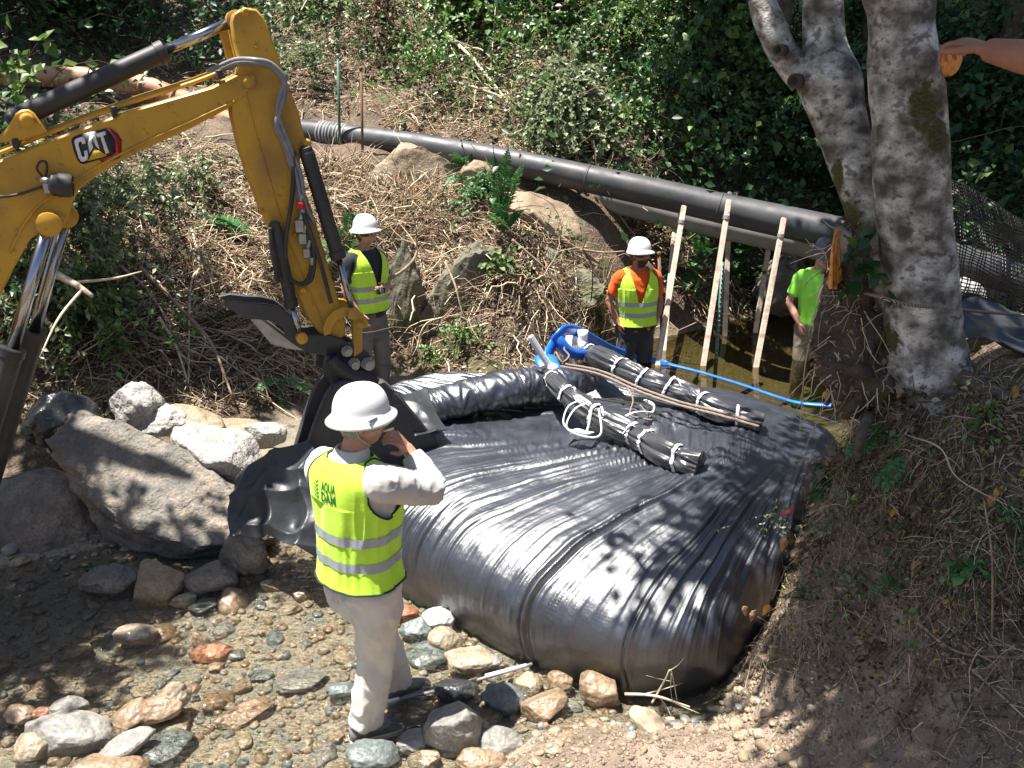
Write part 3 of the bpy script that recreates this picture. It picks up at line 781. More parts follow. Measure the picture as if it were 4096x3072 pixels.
def plate(mb, pts, off, w, bev=.008, mi=0, ref=0.0):
    q = [np.array(E(u, v, ref)) + PNV * (off - ref) for u, v in pts]
    return prism(mb, q, -PNV * w, mi, bev)
W_ = .24
# boom
mb = MB()
boom_top = [(-330, 640), (-300, 500), (-210, 330), (-110, 222), (-50, 184)] + [cr(*q) for q in ((0, 1012), (330, 880), (820, 700), (1340, 548), (1500, 466), (1580, 476), (1608, 530), (1565, 598), (1500, 648), (1440, 688), (1200, 815), (900, 950), (640, 1090), (500, 1200), (448, 1300), (425, 1400), (385, 1455), (240, 1478))]
boom_bot = [(30, 240), (14, 268), (0, 296), (-60, 375), (-150, 500), (-215, 640)]
plate(mb, boom_top + boom_bot, 0, W_, .01)
boom = mb.build('boom', M['yellow'], ex, smooth='angle')
mb = MB()   # weld seam bead along the lower edge of the side plate
sm = [cr(*q) for q in ((1480, 640), (1200, 770), (900, 905), (640, 1040), (430, 1170), (260, 1290), (150, 1420), (60, 1600))]
tube(mb, [np.array(E(*q)) + PNV * .004 for q in sm], .007, 6, 60, noise=.3, nf=40)
mb.build('weld_seam', M['yellow'], boom)
mb = MB(); plate(mb, [cr(*q) for q in ((-40, 905), (20, 850), (100, 715), (135, 694), (180, 690), (215, 712), (300, 832), (150, 890))], .012, .03); plate(mb, [cr(*q) for q in ((-60, 905), (10, 820), (100, 715), (135, 694), (180, 690), (215, 712), (290, 830), (150, 880))], -.18, .03, ref=0)
mb.build('cylinder_bracket', M['yellow'], boom, smooth='angle')
def pin(pts, par, r=.028, off=.012):
    mb = MB()
    for q in pts:
        c0 = np.array(E(*cr(*q))) + PNV * off
        lathe(mb, [(r * 1.35, -.01), (r * 1.35, .004), (r * 1.1, .008), (r, .02), (r * .8, .024), (r * .3, .024)], c0, PNV, 18)
    return mb.build('pin', M['yellow'], par, smooth='angle')
pin([(175, 760)], boom, off=.02); pin([(355, 1395)], boom, .033); pin([(1575, 515)], boom, .027)
# hard lines along the boom top
mb = MB()
for k in range(4):
    o = -.05 - .045 * k
    pts = [(-260, 470 - 3 * k), (-160, 262), (-60, 176), cr(0, 985), cr(330, 850), cr(820, 668), cr(1200, 545), cr(1400, 470)]
    tube(mb, [np.array(E(*q)) + PNV * o + np.array([0, 0, .012 + .012 * (k % 2)]) for q in pts], .011, 8, 50)
mb.build('hydraulic_line', M['yellow'], ex)
for x, y in ((100, 905), (1385, 470), (720, 700)):
    mb = MB(); c0 = np.array(E(*cr(x, y))) + PNV * .002; box(mb, c0 - PNV * .11, (.03, .26, .05), ((.9, .4, .15), -PNV, (0, 0, 1)), bev=.006); mb.build('line_clamp', M['black_paint'], ex, smooth='angle')
mb = MB()
rng = np.random.default_rng(5)
for k in range(4):
    pts = [(1330, 470 - 8 * k), (1420, 440 - 12 * k), (1500, 405 - 10 * k), (1600, 385 - 8 * k + 20), (1700, 430 - 8 * k), (1765 + 6 * k, 500), (1790 - 10 * k, 590), (1765 - 10 * k, 690), (1735 + 12 * k, 790), (1775 + 10 * k, 880), (1815 + 12 * k, 990), (1850 + 14 * k, 1110), (1885 + 12 * k, 1290), (1900 + 25 * k, 1400)]
    tube(mb, [np.array(E(*cr(*q))) + PNV * (.03 + .02 * (k % 2) + (.03 if 2 < i_ < 8 else 0)) - PNV * (.16 * max(0, 1 - i_ / 3)) for i_, q in enumerate(pts)], .0125, 8, 70)
mb.build('hydraulic_hose', M['hose_grey'], ex)
# stick
mb = MB()
stick = [(233, 14), (240, 9), (248, 7.5), (257, 9), (265, 18), (271, 34), (279, 58), (291, 90), (299, 112), (305, 138), (309.5, 143), (309.5, 148), (302, 154), (300, 161), (306, 192), (316, 222), (327, 260), (338, 296), (346, 324), (346, 336), (336, 342), (322, 336), (308, 318), (296, 292), (282, 258), (270, 226), (262, 208), (250, 178), (240, 145), (233, 115), (231, 96), (236, 84), (240, 64), (234, 42), (231, 22)]
plate(mb, stick, -.005, .20, .01)
st = mb.build('stick', M['yellow'], ex, smooth='angle')
mb = MB(); plate(mb, [cr(*q) for q in ((1410, 190), (1470, 110), (1480, 180), (1520, 370), (1460, 380), (1440, 300))], -.17, .03); mb.build('clevis_plate', M['yellow'], st, smooth='angle')
mb = MB()   # fold line along the stick side
tube(mb, [np.array(E(*q)) + PNV * -.002 for q in ((246, 92), (252, 120), (268, 175), (283, 225), (300, 268), (322, 322))], .005, 6, 40); mb.build('weld_seam', M['yellow'], st)
pin([(1548, 78)], st, .018); pin([(1935, 905)], st, .02)
pin([(1910, 1830)], st, .018)
# stick cylinder
def cyl(name_, a, b, c, ra, rb, off, tip=None):
    t = MB(); A, B, Cc = [np.array(E(*q)) + PNV * off for q in (a, b, c)]
    ax = unit(B - A); L = np.linalg.norm(B - A)
    lathe(t, [(ra * .6, -.01), (ra * .95, 0), (ra, .01), (ra, L - .05), (ra * 1.13, L - .048), (ra * 1.13, L - .004), (ra * .95, L), (rb, L)], A, ax, 26)
    lathe(t, [(ra * .45, -ra * .9), (ra * .9, -ra * .6), (ra * .9, ra * .1), (ra * .5, ra * .3)], A, ax, 16)
    o = t.build(name_, M['black_paint'], ex, smooth='angle')
    r_ = MB(); lathe(r_, [(rb, 0), (rb, np.linalg.norm(Cc - B))], B, unit(Cc - B), 20); r_.build('chrome_rod', M['chrome'], o)
    e_ = MB(); lathe(e_, [(rb * 1.0, -.05), (rb * 1.9, -.04), (rb * 1.9, .04), (rb, .05)], Cc, PNV, 16); e_.build('rod_eye', M['yellow'], o, smooth='angle')
    return o
cyl('stick_cylinder', (14, 119), (167, 49.5), (238, 19), .051, .027, -.10)
cyl('bucket_cylinder', (306, 152), (338, 258), (352, 312), .043, .02, .02)
cyl('thumb_cylinder', (274, 226), (291, 306), (300, 336), .036, .018, .03)
cyl('boom_cylinder', (-70, 620), (14, 344), (50, 222), .060, .032, .07)
cyl('boom_cylinder', (-52, 618), (30, 346), (64, 224), .060, .032, -.32)
# valve block and short hoses on the stick
mb = MB()
for (x, y, s_) in ((1880, 1420, .05), (1900, 1500, .045), (1925, 1590, .04), (1965, 1640, .035), (1880, 1290, .03)):
    c0 = np.array(E(*cr(x, y))) + PNV * .05; box(mb, c0, (s_, s_ * 1.1, s_ * 1.5), ((.9, .4, 0), PNV, (0, 0, 1)), bev=.006)
    lathe(mb, [(s_ * .3, 0), (s_ * .3, s_ * 1.5)], c0 + np.array([.01, 0, s_ * .5]), (.3, 0, 1), 10)
mb.build('valve_block', M['steel'], ex, smooth='angle')
mb = MB()
for k, pts in enumerate([[(293, 150), (290, 200), (284, 240), (286, 272), (296, 282), (306, 278), (310, 262), (308, 246)], [(306, 226), (312, 250), (310, 275), (302, 283)], [(268, 226), (270, 250), (276, 280)], [(300, 210), (308, 232), (318, 262), (328, 300)]]):
    tube(mb, [np.array(E(*q)) + PNV * (.05 + .01 * k) for q in pts], .013, 8, 40)
mb.build('black_hose', M['black_paint'], ex)
mb = MB(); c0 = np.array(E(*cr(1885, 1290))) + PNV * .075; box(mb, c0, (.05, .012, .035), ((.9, .4, 0), PNV, (0, 0, 1)), bev=.003); mb.build('warning_tag', M['logo_red'], ex)
# curved link and bucket linkage
mb = MB()
arc = [(321, 327), (325, 317), (332, 309), (342, 305.5), (353, 307), (361, 312), (366, 319), (366, 325), (361, 327), (355, 323), (350, 317), (343, 315), (336, 318), (331, 325), (329, 332), (323, 334)]
plate(mb, arc, .05, .02, .004); plate(mb, arc, -.22, .02, .004, ref=0)
plate(mb, [(352, 318), (361, 320), (361, 350), (352, 356)], .04, .05, .005); plate(mb, [(335, 330), (343, 328), (342, 352), (333, 350)], -.1, .05, .005, ref=0)
mb.build('bucket_link', M['yellow'], ex, smooth='angle')
pin([(2260, 2040)], ex, .02, .055)
for q in ((1620, 300), (1560, 1180), (1650, 1330), (1790, 1560), (1900, 1230), (1860, 1480)): pin([q], st, .008, -.006)
# thumb
th_ = MB()
tout = [(222, 303.5), (234, 300.5), (250, 302.5), (266, 303), (279, 306), (290, 314), (298, 325), (308, 334.5), (318, 334), (329, 334), (343, 339), (352, 348), (352, 360), (336, 358), (322, 354), (308, 352), (297, 346), (286, 337), (282, 328), (272, 320), (259, 318.5), (247, 318), (234, 311)]
plate(th_, tout, .03, .035, .005); plate(th_, tout, -.19, .035, .005, ref=0)
thumb = th_.build('thumb', M['bucket_steel'], ex, smooth='angle')
mb = MB(); plate(mb, [(250, 319), (262, 320), (282, 335), (298, 347), (309, 352), (290, 350), (272, 345)], .01, .21, .004, ref=.03); mb.build('thumb_plate', M['steel'], thumb, smooth='angle')
# bucket: two side plates, shell, lip, ears
bk = thing('bucket', None, None, (0, 0, 0)); bpy.data.objects.remove(bk)
NEAR, FAR = .10, -.16
bo = [(332, 386), (345, 380), (364, 379), (385, 388), (398, 394), (418, 417), (437, 442), (441, 452), (430, 468), (400, 487), (360, 496), (322, 490), (298, 482), (304, 456), (312, 430), (320, 408), (326, 394)]
mb = MB(); plate(mb, bo, NEAR, .045, .012, ref=NEAR); plate(mb, bo, FAR, .045, .012, ref=NEAR)
bucket = mb.build('bucket', M['bucket_steel'], ex, smooth='angle')
sh = [(334, 388), (345, 382), (364, 380), (385, 392), (396, 392), (418, 417), (437, 442), (441, 452), (430, 468), (400, 487), (360, 496), (322, 490), (298, 482)]
oc = np.array([np.array(E(*q, NEAR)) for q in sh]); oc = np.array(oc); cen = oc.mean(0)
inn = oc + (cen - oc) * .07
outr = resample(oc, 60); innr = resample(inn, 60); wv = PNV * (FAR - NEAR)
rings = [[outr[k] - PNV * .012, innr[k] - PNV * .012, innr[k] + wv + PNV * .0, outr[k] + wv + PNV * .0] for k in range(60)]
mb = MB(); loft(mb, rings); mb.build('bucket_shell', M['bucket_steel'], bucket, smooth='angle')
mb = MB(); e1 = [(298, 482), (304, 456), (312, 430), (320, 408), (326, 394), (332, 386)]
tube(mb, [np.array(E(*q, NEAR)) + PNV * .008 for q in e1], .010, 8, 30); mb.build('side_cutter', M['bucket_steel'], bucket)
mb = MB(); plate(mb, [(326, 345), (352, 342), (368, 352), (378, 372), (372, 386), (340, 384), (322, 374)], .03, .04, .005, ref=0); plate(mb, [(326, 345), (352, 342), (368, 352), (378, 372), (372, 386), (340, 384), (322, 374)], -.19, .04, .005, ref=0)
mb.build('hanger_ear', M['bucket_steel'], bucket, smooth='angle')
mb = MB()
for q, r_ in (((345, 349), .035), ((366, 362), .045), ((352, 362), .04)):
    c0 = np.array(E(*q)) + PNV * .04
    for k in range(3): lathe(mb, [(r_ * (1 - .18 * k), k * .02), (r_ * (1 - .18 * k), k * .02 + .014)], c0, PNV, 20)
mb.build('hose_reel_pin', M['steel'], bucket, smooth='angle')
mb = MB(); tube(mb, [np.array(E(*q)) + PNV * .06 for q in ((330, 355), (338, 365), (350, 372), (362, 374), (374, 380))], [.03, .045, .05, .045, .03], 12, 20, noise=.15)
mb.build('coupler', M['black_paint'], bucket)
# work lamp
mb = MB(); c0 = np.array(E(*cr(395, 1165))) + PNV * .05; ax = unit(np.array([.93, .30, -.10]))
lathe(mb, [(.03, -.06), (.055, -.045), (.06, -.01), (.06, .035), (.052, .05), (.05, .045), (.01, .04)], c0, ax, 22)
lamp = mb.build('work_lamp', M['black_paint'], ex, smooth='angle')
mb = MB(); c1 = np.array(E(*cr(310, 1170))) + PNV * .03; box(mb, c1, (.05, .05, .09), bev=.01); box(mb, c1 + np.array([-.0, -.02, .03]), (.045, .05, .03), bev=.008); mb.build('lamp_bracket', M['steel'], lamp, smooth='angle')
mb = MB(); tube(mb, [np.array(E(*cr(*q))) + PNV * .03 for q in ((300, 1150), (260, 1100), (235, 1060), (255, 1020), (290, 1020), (300, 1060), (290, 1110))], .006, 6, 30)
tube(mb, [np.array(E(*cr(*q))) + PNV * .02 for q in ((-150, 1225), (0, 1240), (120, 1225), (230, 1190), (290, 1170))], .007, 6, 30); mb.build('wire', M['black_paint'], lamp)
# logo on the boom side
def flat(mb, pts, off): 
    q = [np.array(E(*cr(*p_))) + PNV * off for p_ in pts]; return prism(mb, q, -PNV * .0015)
logo = MB(); flat(logo, [(450, 885), (462, 868), (500, 850), (680, 808), (700, 812), (740, 840), (770, 885), (764, 985), (752, 1000), (662, 1030), (640, 1022), (625, 1008), (530, 1036), (508, 1032), (490, 1012), (465, 950)], .003)
lg = logo.build('logo', M['logo_black'], boom, smooth=False)
mb = MB(); flat(mb, [(672, 813), (690, 815), (722, 848), (765, 890), (758, 982), (656, 1024), (628, 1006), (700, 985), (730, 962), (728, 890), (705, 850)], .0045); mb.build('logo_hexagon', M['logo_red'], lg, smooth=False)
mb = MB()
flat(mb, [(468, 895), (478, 878), (515, 864), (532, 868), (542, 905), (520, 912), (514, 893), (498, 900), (497, 918), (517, 985), (525, 992), (536, 985), (530, 955), (552, 948), (558, 985), (552, 1010), (530, 1022), (512, 1020), (498, 1000)], .006)
flat(mb, [(556, 905), (566, 860), (598, 850), (618, 905), (632, 948), (606, 924), (596, 900), (586, 872), (580, 905), (590, 932), (566, 968)], .006)
flat(mb, [(606, 846), (664, 828), (670, 852), (652, 858), (690, 965), (668, 974), (634, 864), (614, 870)], .006)
mb.build('logo_letters', M['logo_white'], lg, smooth=False)
mb = MB(); flat(mb, [(553, 1018), (600, 936), (678, 982), (640, 996)], .0052); mb.build('logo_triangle', M['logo_yellow'], lg, smooth=False)
# the machine itself, left of the picture
mb = MB()
prof = [(-.75, 0), (.75, 0), (.92, .18), (.92, .34), (.75, .50), (-.75, .50), (-.92, .34), (-.92, .18)]
ux = unit(np.array([1, .45, 0])); uy = np.array([-ux[1], ux[0], 0]); B0 = np.array([-5.6, 3.2, .12])
for s_ in (-1, 1):
    q = [B0 + ux * a + uy * (s_ * .62 - .16) + np.array([0, 0, h]) for a, h in prof]; prism(mb, q, uy * .32, bev=.03)
mb.build('track', M['black_paint'], ex, smooth='angle')
mb = MB(); box(mb, B0 + np.array([0, 0, .62]), (1.2, .9, .25), (ux, uy, (0, 0, 1)), bev=.05); box(mb, B0 - ux * .25 + np.array([0, 0, 1.0]), (1.5, 1.35, .55), (ux, uy, (0, 0, 1)), bev=.12)
mb.build('chassis', M['yellow'], ex, smooth='angle')
mb = MB()
for a in (-.75, .25):
    for s_ in (-.45, .45):
        box(mb, B0 + ux * a + uy * s_ + np.array([0, 0, 1.85]), (.07, .07, 1.2), (ux, uy, (0, 0, 1)), bev=.02)
box(mb, B0 - ux * .25 + np.array([0, 0, 2.48]), (1.25, 1.1, .09), (ux, uy, (0, 0, 1)), bev=.03)
mb.build('cab_frame', M['black_paint'], ex, smooth='angle')
# ------------------------------------------------------------------ people
def cloth(name, c1, c2=None, scale=9, rough=.85, bmp=.35, bs=60, spec=.2, sheen=.15):
    m = pm(name, c1, c2 or tuple(q * .82 for q in c1), scale, rough, bmp=bmp, bscale=bs, spec=spec, bdist=.004)
    m.node_tree.nodes["Principled BSDF"].inputs["Sheen Weight"].default_value = sheen; return m
M['hivis'] = cloth("hi_vis_yellow_cloth", (.58, .90, .07), (.50, .82, .05), 6, .7, .2)
M['hivis_shirt'] = cloth("hi_vis_green_shirt", (.34, .86, .10), (.28, .78, .07), 6)
M['reflect'] = pm("reflective_band", (.30, .34, .36), (.36, .40, .42), 14, .45, spec=.6, bmp=.1)
M['trim'] = cloth("dark_green_trim", (.02, .05, .02))
M['shirt_white'] = cloth("off_white_shirt", (.56, .54, .50), (.48, .46, .43), 7)
M['khaki'] = cloth("pale_khaki_trousers", (.64, .61, .54), (.56, .53, .47), 8)
M['khaki_dark'] = cloth("brown_work_trousers", (.20, .165, .12), (.15, .125, .09), 8)
M['grey_trousers'] = cloth("grey_trousers", (.14, .135, .14), (.11, .105, .11), 8)
M['black_trousers'] = cloth("black_trousers", (.022, .023, .027), (.035, .036, .04), 8)
M['shirt_black'] = cloth("dark_t_shirt", (.025, .027, .035), (.035, .037, .045), 8)
M['shirt_orange'] = cloth("orange_t_shirt", (.75, .12, .01), (.66, .10, .01), 8)
M['skin'] = pm("skin", (.50, .26, .17), (.42, .20, .13), 12, .55, bmp=.1, bscale=120, c3=(.54, .30, .21)); 
M['skin'].node_tree.nodes["Principled BSDF"].inputs["Subsurface Weight"].default_value = .08
M['skin_tan'] = pm("tanned_skin", (.38, .17, .10), (.30, .13, .08), 12, .55, bmp=.15, bscale=120)
M['hair_grey'] = pm("grey_hair", (.20, .18, .16), (.34, .32, .29), 50, .6, bmp=.9, bscale=160)
M['hair_dark'] = pm("dark_hair", (.02, .013, .01), (.05, .032, .022), 50, .55, bmp=.9, bscale=160)
M['hat_white'] = pm("white_hard_hat", (.83, .83, .83), (.78, .78, .78), 4, .28, coat=.4)
M['hat_grey'] = pm("dark_grey_hard_hat", (.07, .08, .11), (.09, .10, .13), 4, .35, coat=.3)
M['shoe'] = pm("grey_shoe", (.20, .19, .19), (.12, .115, .115), 18, .7, bmp=.4)
M['boot_black'] = pm("black_boot", (.02, .02, .02), (.03, .03, .03), 18, .5, bmp=.3)
M['eye'] = pm("eye", (.03, .02, .02), (.03, .02, .02), 5, .2)

def remesh(mb, voxel, smooth=3, fold=0.0, ff=9.0, ffz=1.0, seed=0, fold2=0.0):
    """fuses overlapping pieces into one continuous surface; returns V, F"""
    me = mb.data("tmp"); o = bpy.data.objects.new("tmp", me); scene.collection.objects.link(o)
    r = o.modifiers.new("r", 'REMESH'); r.mode = 'VOXEL'; r.voxel_size = voxel
    s = o.modifiers.new("s", 'SMOOTH'); s.iterations = smooth; s.factor = .5
    dg = bpy.context.evaluated_depsgraph_get(); ev = o.evaluated_get(dg); m2 = ev.to_mesh()
    V = np.zeros(len(m2.vertices) * 3, np.float32); m2.vertices.foreach_get("co", V); V = V.reshape(-1, 3).astype(float)
    N = np.zeros(len(m2.vertices) * 3, np.float32); m2.vertex_normals.foreach_get("vector", N); N = N.reshape(-1, 3)
    F = [tuple(p.vertices) for p in m2.polygons]
    ev.to_mesh_clear(); bpy.data.objects.remove(o)
    if fold:
        w = vn(V[:, 0] * 4, V[:, 1] * 4, V[:, 2] * 4 + seed)
        d = 1 - 2 * np.abs(vn(V[:, 0] * ff + w, V[:, 1] * ff + seed, V[:, 2] * ff * ffz + w * 1.5))
        d = d + .45 * (1 - 2 * np.abs(vn(V[:, 0] * ff * 2.3 + w, V[:, 1] * ff * 2.3, V[:, 2] * ff * 2.3 * ffz + seed)))
        V = V + N * (fold * d)[:, None]
    return V, F
def limb(mb, pts, rad, n=16, k=24, flat=1.0): return tube(mb, pts, rad, n, k, flat=flat)

class Person:
    def __init__(s, name_label, loc, yaw, scale=1.0, lean=(0, 0)):
        a = math.radians(yaw); s.f = np.array([math.sin(a), math.cos(a), 0]); s.r = np.array([math.cos(a), -math.sin(a), 0]); s.b = np.array(loc, float)
        s.k = scale; s.lean = lean; s.t = thing('person', name_label, 'person', loc)
    def W(s, x, y, z):
        z = np.asarray(z, float); x = np.asarray(x, float) + s.lean[0] * z; y = np.asarray(y, float) + s.lean[1] * z
        return s.b + s.k * (x[..., None] * s.r + y[..., None] * s.f + z[..., None] * np.array([0, 0, 1.0]))
    def ring(s, z, rx, ry, cx=0, cy=0, n=40, p=2.3, tilt=0.0):
        th = np.linspace(0, 2 * math.pi, n, endpoint=False); c, q = np.cos(th), np.sin(th)
        x = cx + rx * np.sign(c) * np.abs(c) ** (2 / p); y = cy + ry * np.sign(q) * np.abs(q) ** (2 / p)
        return s.W(x, y, z + tilt * y)
    def head(s, mb, c, yaw, tilt=0.0, roll=0.0, size=1.0):
        """sculpted head; c = centre of skull (local coords), yaw relative to the body"""
        V, F = ico(5); V = V.copy(); x, y, z = V.T
        R = np.ones(len(V))
        sx, sy, sz = .074, .094, .108
        jaw = np.clip(-z - .1, 0, 1)
        X = x * sx * (1 - .34 * jaw); Y = y * sy * (1 - .22 * jaw * (y < 0)) ; Z = z * sz
        front = np.clip(y, 0, 1)
        def g(cx, cz, w, h, a): return a * np.exp(-((x - cx) / w) ** 2 - ((z - cz) / h) ** 2) * (y > 0)
        Y = Y + g(0, -.18, .13, .17, .030) + g(0, .0, .10, .16, .013)        # nose
        Y = Y + g(0, .16, .55, .10, .007)                                        # brow
        Y = Y - g(.38, .02, .17, .11, .011) - g(-.38, .02, .17, .11, .011)       # sockets
        Y = Y + g(0, -.52, .22, .05, .008) + g(0, -.63, .20, .05, .007) - g(0, -.575, .26, .02, .004)   # lips
        Y = Y + g(0, -.88, .30, .16, .014)                                       # chin
        X = X + np.sign(x) * (g(.55, -.28, .22, .2, .004) + g(-.55, -.28, .22, .2, .004))
        Y = np.where((y < -.2) & (z < -.35), Y * (1 - .35 * np.clip(-z - .35, 0, 1)), Y)
        Q = np.stack([X, Y, Z], -1) * size
        A = rot(tilt, roll, -math.radians(yaw)); s.hA = A; s.hc = np.array(c)
        Q = Q @ A.T + s.hc
        mb.add(s.W(Q[:, 0], Q[:, 1], Q[:, 2]), F)
        for sg in (-1, 1):
            e = []
            for q in ((.070, -.012, .022), (.080, -.018, .030), (.086, -.026, .022), (.084, -.022, -.004), (.074, -.010, -.028)):
                e.append(s.hp(sg * q[0] * size, q[1] * size, q[2] * size))
            tube(mb, e, [.006, .010, .0115, .010, .006], 8, 12)
    def hp(s, x, y, z):
        q = s.hA @ np.array([x, y, z]) + s.hc; return s.W(q[0], q[1], q[2])
    def head_mesh(s, mb_fn, name, mat, V, F):
        Q = V @ s.hA.T + s.hc; m = MB(); m.add(s.W(Q[:, 0], Q[:, 1], Q[:, 2]), F); return m
    def eyes(s):
        m = MB()
        for sg in (-1, 1):
            V, F = ico(2); m.add(V * .011 + s.hp(sg * .029, .080, .002), F)
        m.build('eyes', M['eye'], s.t)
    def hair(s, mat, low=-.55, back=True):
        V, F = ico(4); x, y, z = V.T
        keep = (z > -.15 + .0 * y) & (y < .75) | ((y < -.02) & (z > low)) | ((np.abs(x) > .8) & (z > -.1) & (y < .25))
        Fk = F[keep[F].all(1)]
        jaw = np.clip(-z - .1, 0, 1)
        Q = np.stack([x * .0815 * (1 - .22 * jaw), y * .103 * (1 - .25 * jaw * (y < 0)), z * .116], -1)
        Q = Q * (1 + .03 * vn(x * 14, y * 14, z * 30)[:, None])
        s.head_mesh(None, 'hair', mat, Q, Fk).build('hair', mat, s.t)
    def beard(s, mat):
        V, F = ico(4); x, y, z = V.T
        keep = (y > -.05) & (z < -.30)
        Q = np.stack([x * .066, y * .108 + .004, z * .125 - .012 * (z < -.7)], -1) * (1 + .05 * vn(x * 12, y * 12, z * 12)[:, None])
        s.head_mesh(None, 'beard', mat, Q, F[keep[F].all(1)]).build('beard', mat, s.t)
    def hat(s, mat, brim=.055, peak=0.0, front=1.0):
        m = MB(); n = 64; th = np.linspace(0, 2 * math.pi, n, endpoint=False)
        rings = []; A = s.hA; up = .048
        def R(rx, ry, z, flare=0.0, dy=0.0):
            # ribs over the crown
            x = np.cos(th) * rx; y = np.sin(th) * ry + dy
            rings.append([s.hp(a, b, z + flare * abs(math.sin(t_)) * 0) for a, b, t_ in zip(x, y, th)])
        fr = np.clip(np.sin(th), 0, 1) ** 2
        def Rb(k, z):  # brim ring, k 0..1 outwards
            ex_ = brim * k; pk = peak * k * fr
            x = np.cos(th) * (.102 + ex_); y = np.sin(th) * (.126 + ex_ + pk)
            droop = -.018 * k * (1 - .7 * fr)
            rings.append([s.hp(a, b, z + d) for a, b, d in zip(x, y, droop)])
        Rb(0.0, up - .012); Rb(1.0, up - .015); Rb(1.03, up - .010); Rb(1.0, up - .004); Rb(.05, up + .006)
        for k in np.linspace(0, 1, 16)[1:-1]:
            a = k * math.pi / 2; rib = 1 + .012 * np.cos(th * 2) ** 8
            x = np.cos(th) * .100 * math.cos(a) ** .72 * rib; y = np.sin(th) * .123 * math.cos(a) ** .72 * rib
            z = up + .006 + .125 * math.sin(a) ** .95 + .006 * (np.exp(-(np.cos(th) * 2.4 * math.cos(a)) ** 2 * 3) * math.sin(a))
            rings.append([s.hp(p, q, r_) for p, q, r_ in zip(x, y, z)])
        rings.append([s.hp(0.01 * math.cos(t_), .012 * math.sin(t_), up + .134) for t_ in th])
        loft(m, rings); o = m.build('hard_hat', mat, s.t); return o
    def hand(s, mb, wrist, d, nor, thumb, curl=.5, size=1.0, spread=.25, pinch=False):
        """wrist: local pos; d: pointing direction; nor: back-of-hand normal; thumb: +1/-1 side"""
        d = unit(np.array(d, float)); nor = unit(np.array(nor, float) - d * np.dot(nor, d)); sd = np.cross(d, nor) * thumb
        w = np.array(wrist, float); L = lambda q: s.W(q[0], q[1], q[2])
        k = size
        rings = []
        for t_, wd, tk in ((-.01, .028, .020), (.02, .034, .017), (.05, .040, .015), (.08, .041, .013), (.092, .036, .010)):
            c = w + d * t_ * k; th = np.linspace(0, 2 * math.pi, 14, endpoint=False)
            rings.append([L(c + sd * math.cos(a) * wd * k + nor * math.sin(a) * tk * k) for a in th])
        loft(mb, rings)
        for i, (off, ln) in enumerate(((.030, .072), (.010, .082), (-.011, .076), (-.031, .060))):
            c = curl * (1 + .12 * i); 
            b = w + d * .086 * k + sd * off * k; dd = unit(d + sd * (off * (spread if size < 1.05 else .6) * 8)); pts = [b - dd * .01]; a = 0
            cur = b
            for seg, fr_ in ((.45, .6), (.32, 1.0), (.23, .8)):
                a += c * fr_ * 1.15; v = dd * math.cos(a) - nor * math.sin(a); cur = cur + v * ln * seg * k; pts.append(cur)
            pts = [pts[0]] + [b] + pts[1:]
            tube(mb, [L(q) for q in pts], np.array([.009, .0092, .0088, .008, .0062]) * (k if k == 1 or size < 1.05 else k * .80), 8, 14)
        b = w + d * .022 * k + sd * .030 * k; v1 = unit(d * .6 + sd * .8 - nor * .25); v2 = unit(d * .95 + sd * .25 - nor * (.45 if pinch else .25))
        tube(mb, [L(b - v1 * .01), L(b + v1 * .035 * k), L(b + v1 * .035 * k + v2 * .03 * k), L(b + v1 * .035 * k + v2 * .052 * k)], np.array([.013, .0115, .0095, .007]) * k, 8, 12)
    def torso_rings(s, spec, n=72, infl=0.0):
        out = []
        sp = resample(np.array(spec), 46)
        for z, cx, cy, rx, ry in sp: out.append(s.ring(z, rx + infl, ry + infl, cx, cy, n))
        return np.array(out), sp
TORSO = [(.80, 0, 0, .165, .115), (.90, 0, 0, .172, .122), (1.00, 0, 0, .165, .118), (1.12, 0, .005, .168, .120), (1.24, 0, .008, .182, .125), (1.34, 0, .004, .190, .122), (1.41, 0, -.005, .185, .108), (1.455, 0, -.012, .150, .085), (1.48, 0, -.014, .105, .068), (1.50, 0, -.012, .068, .060)]
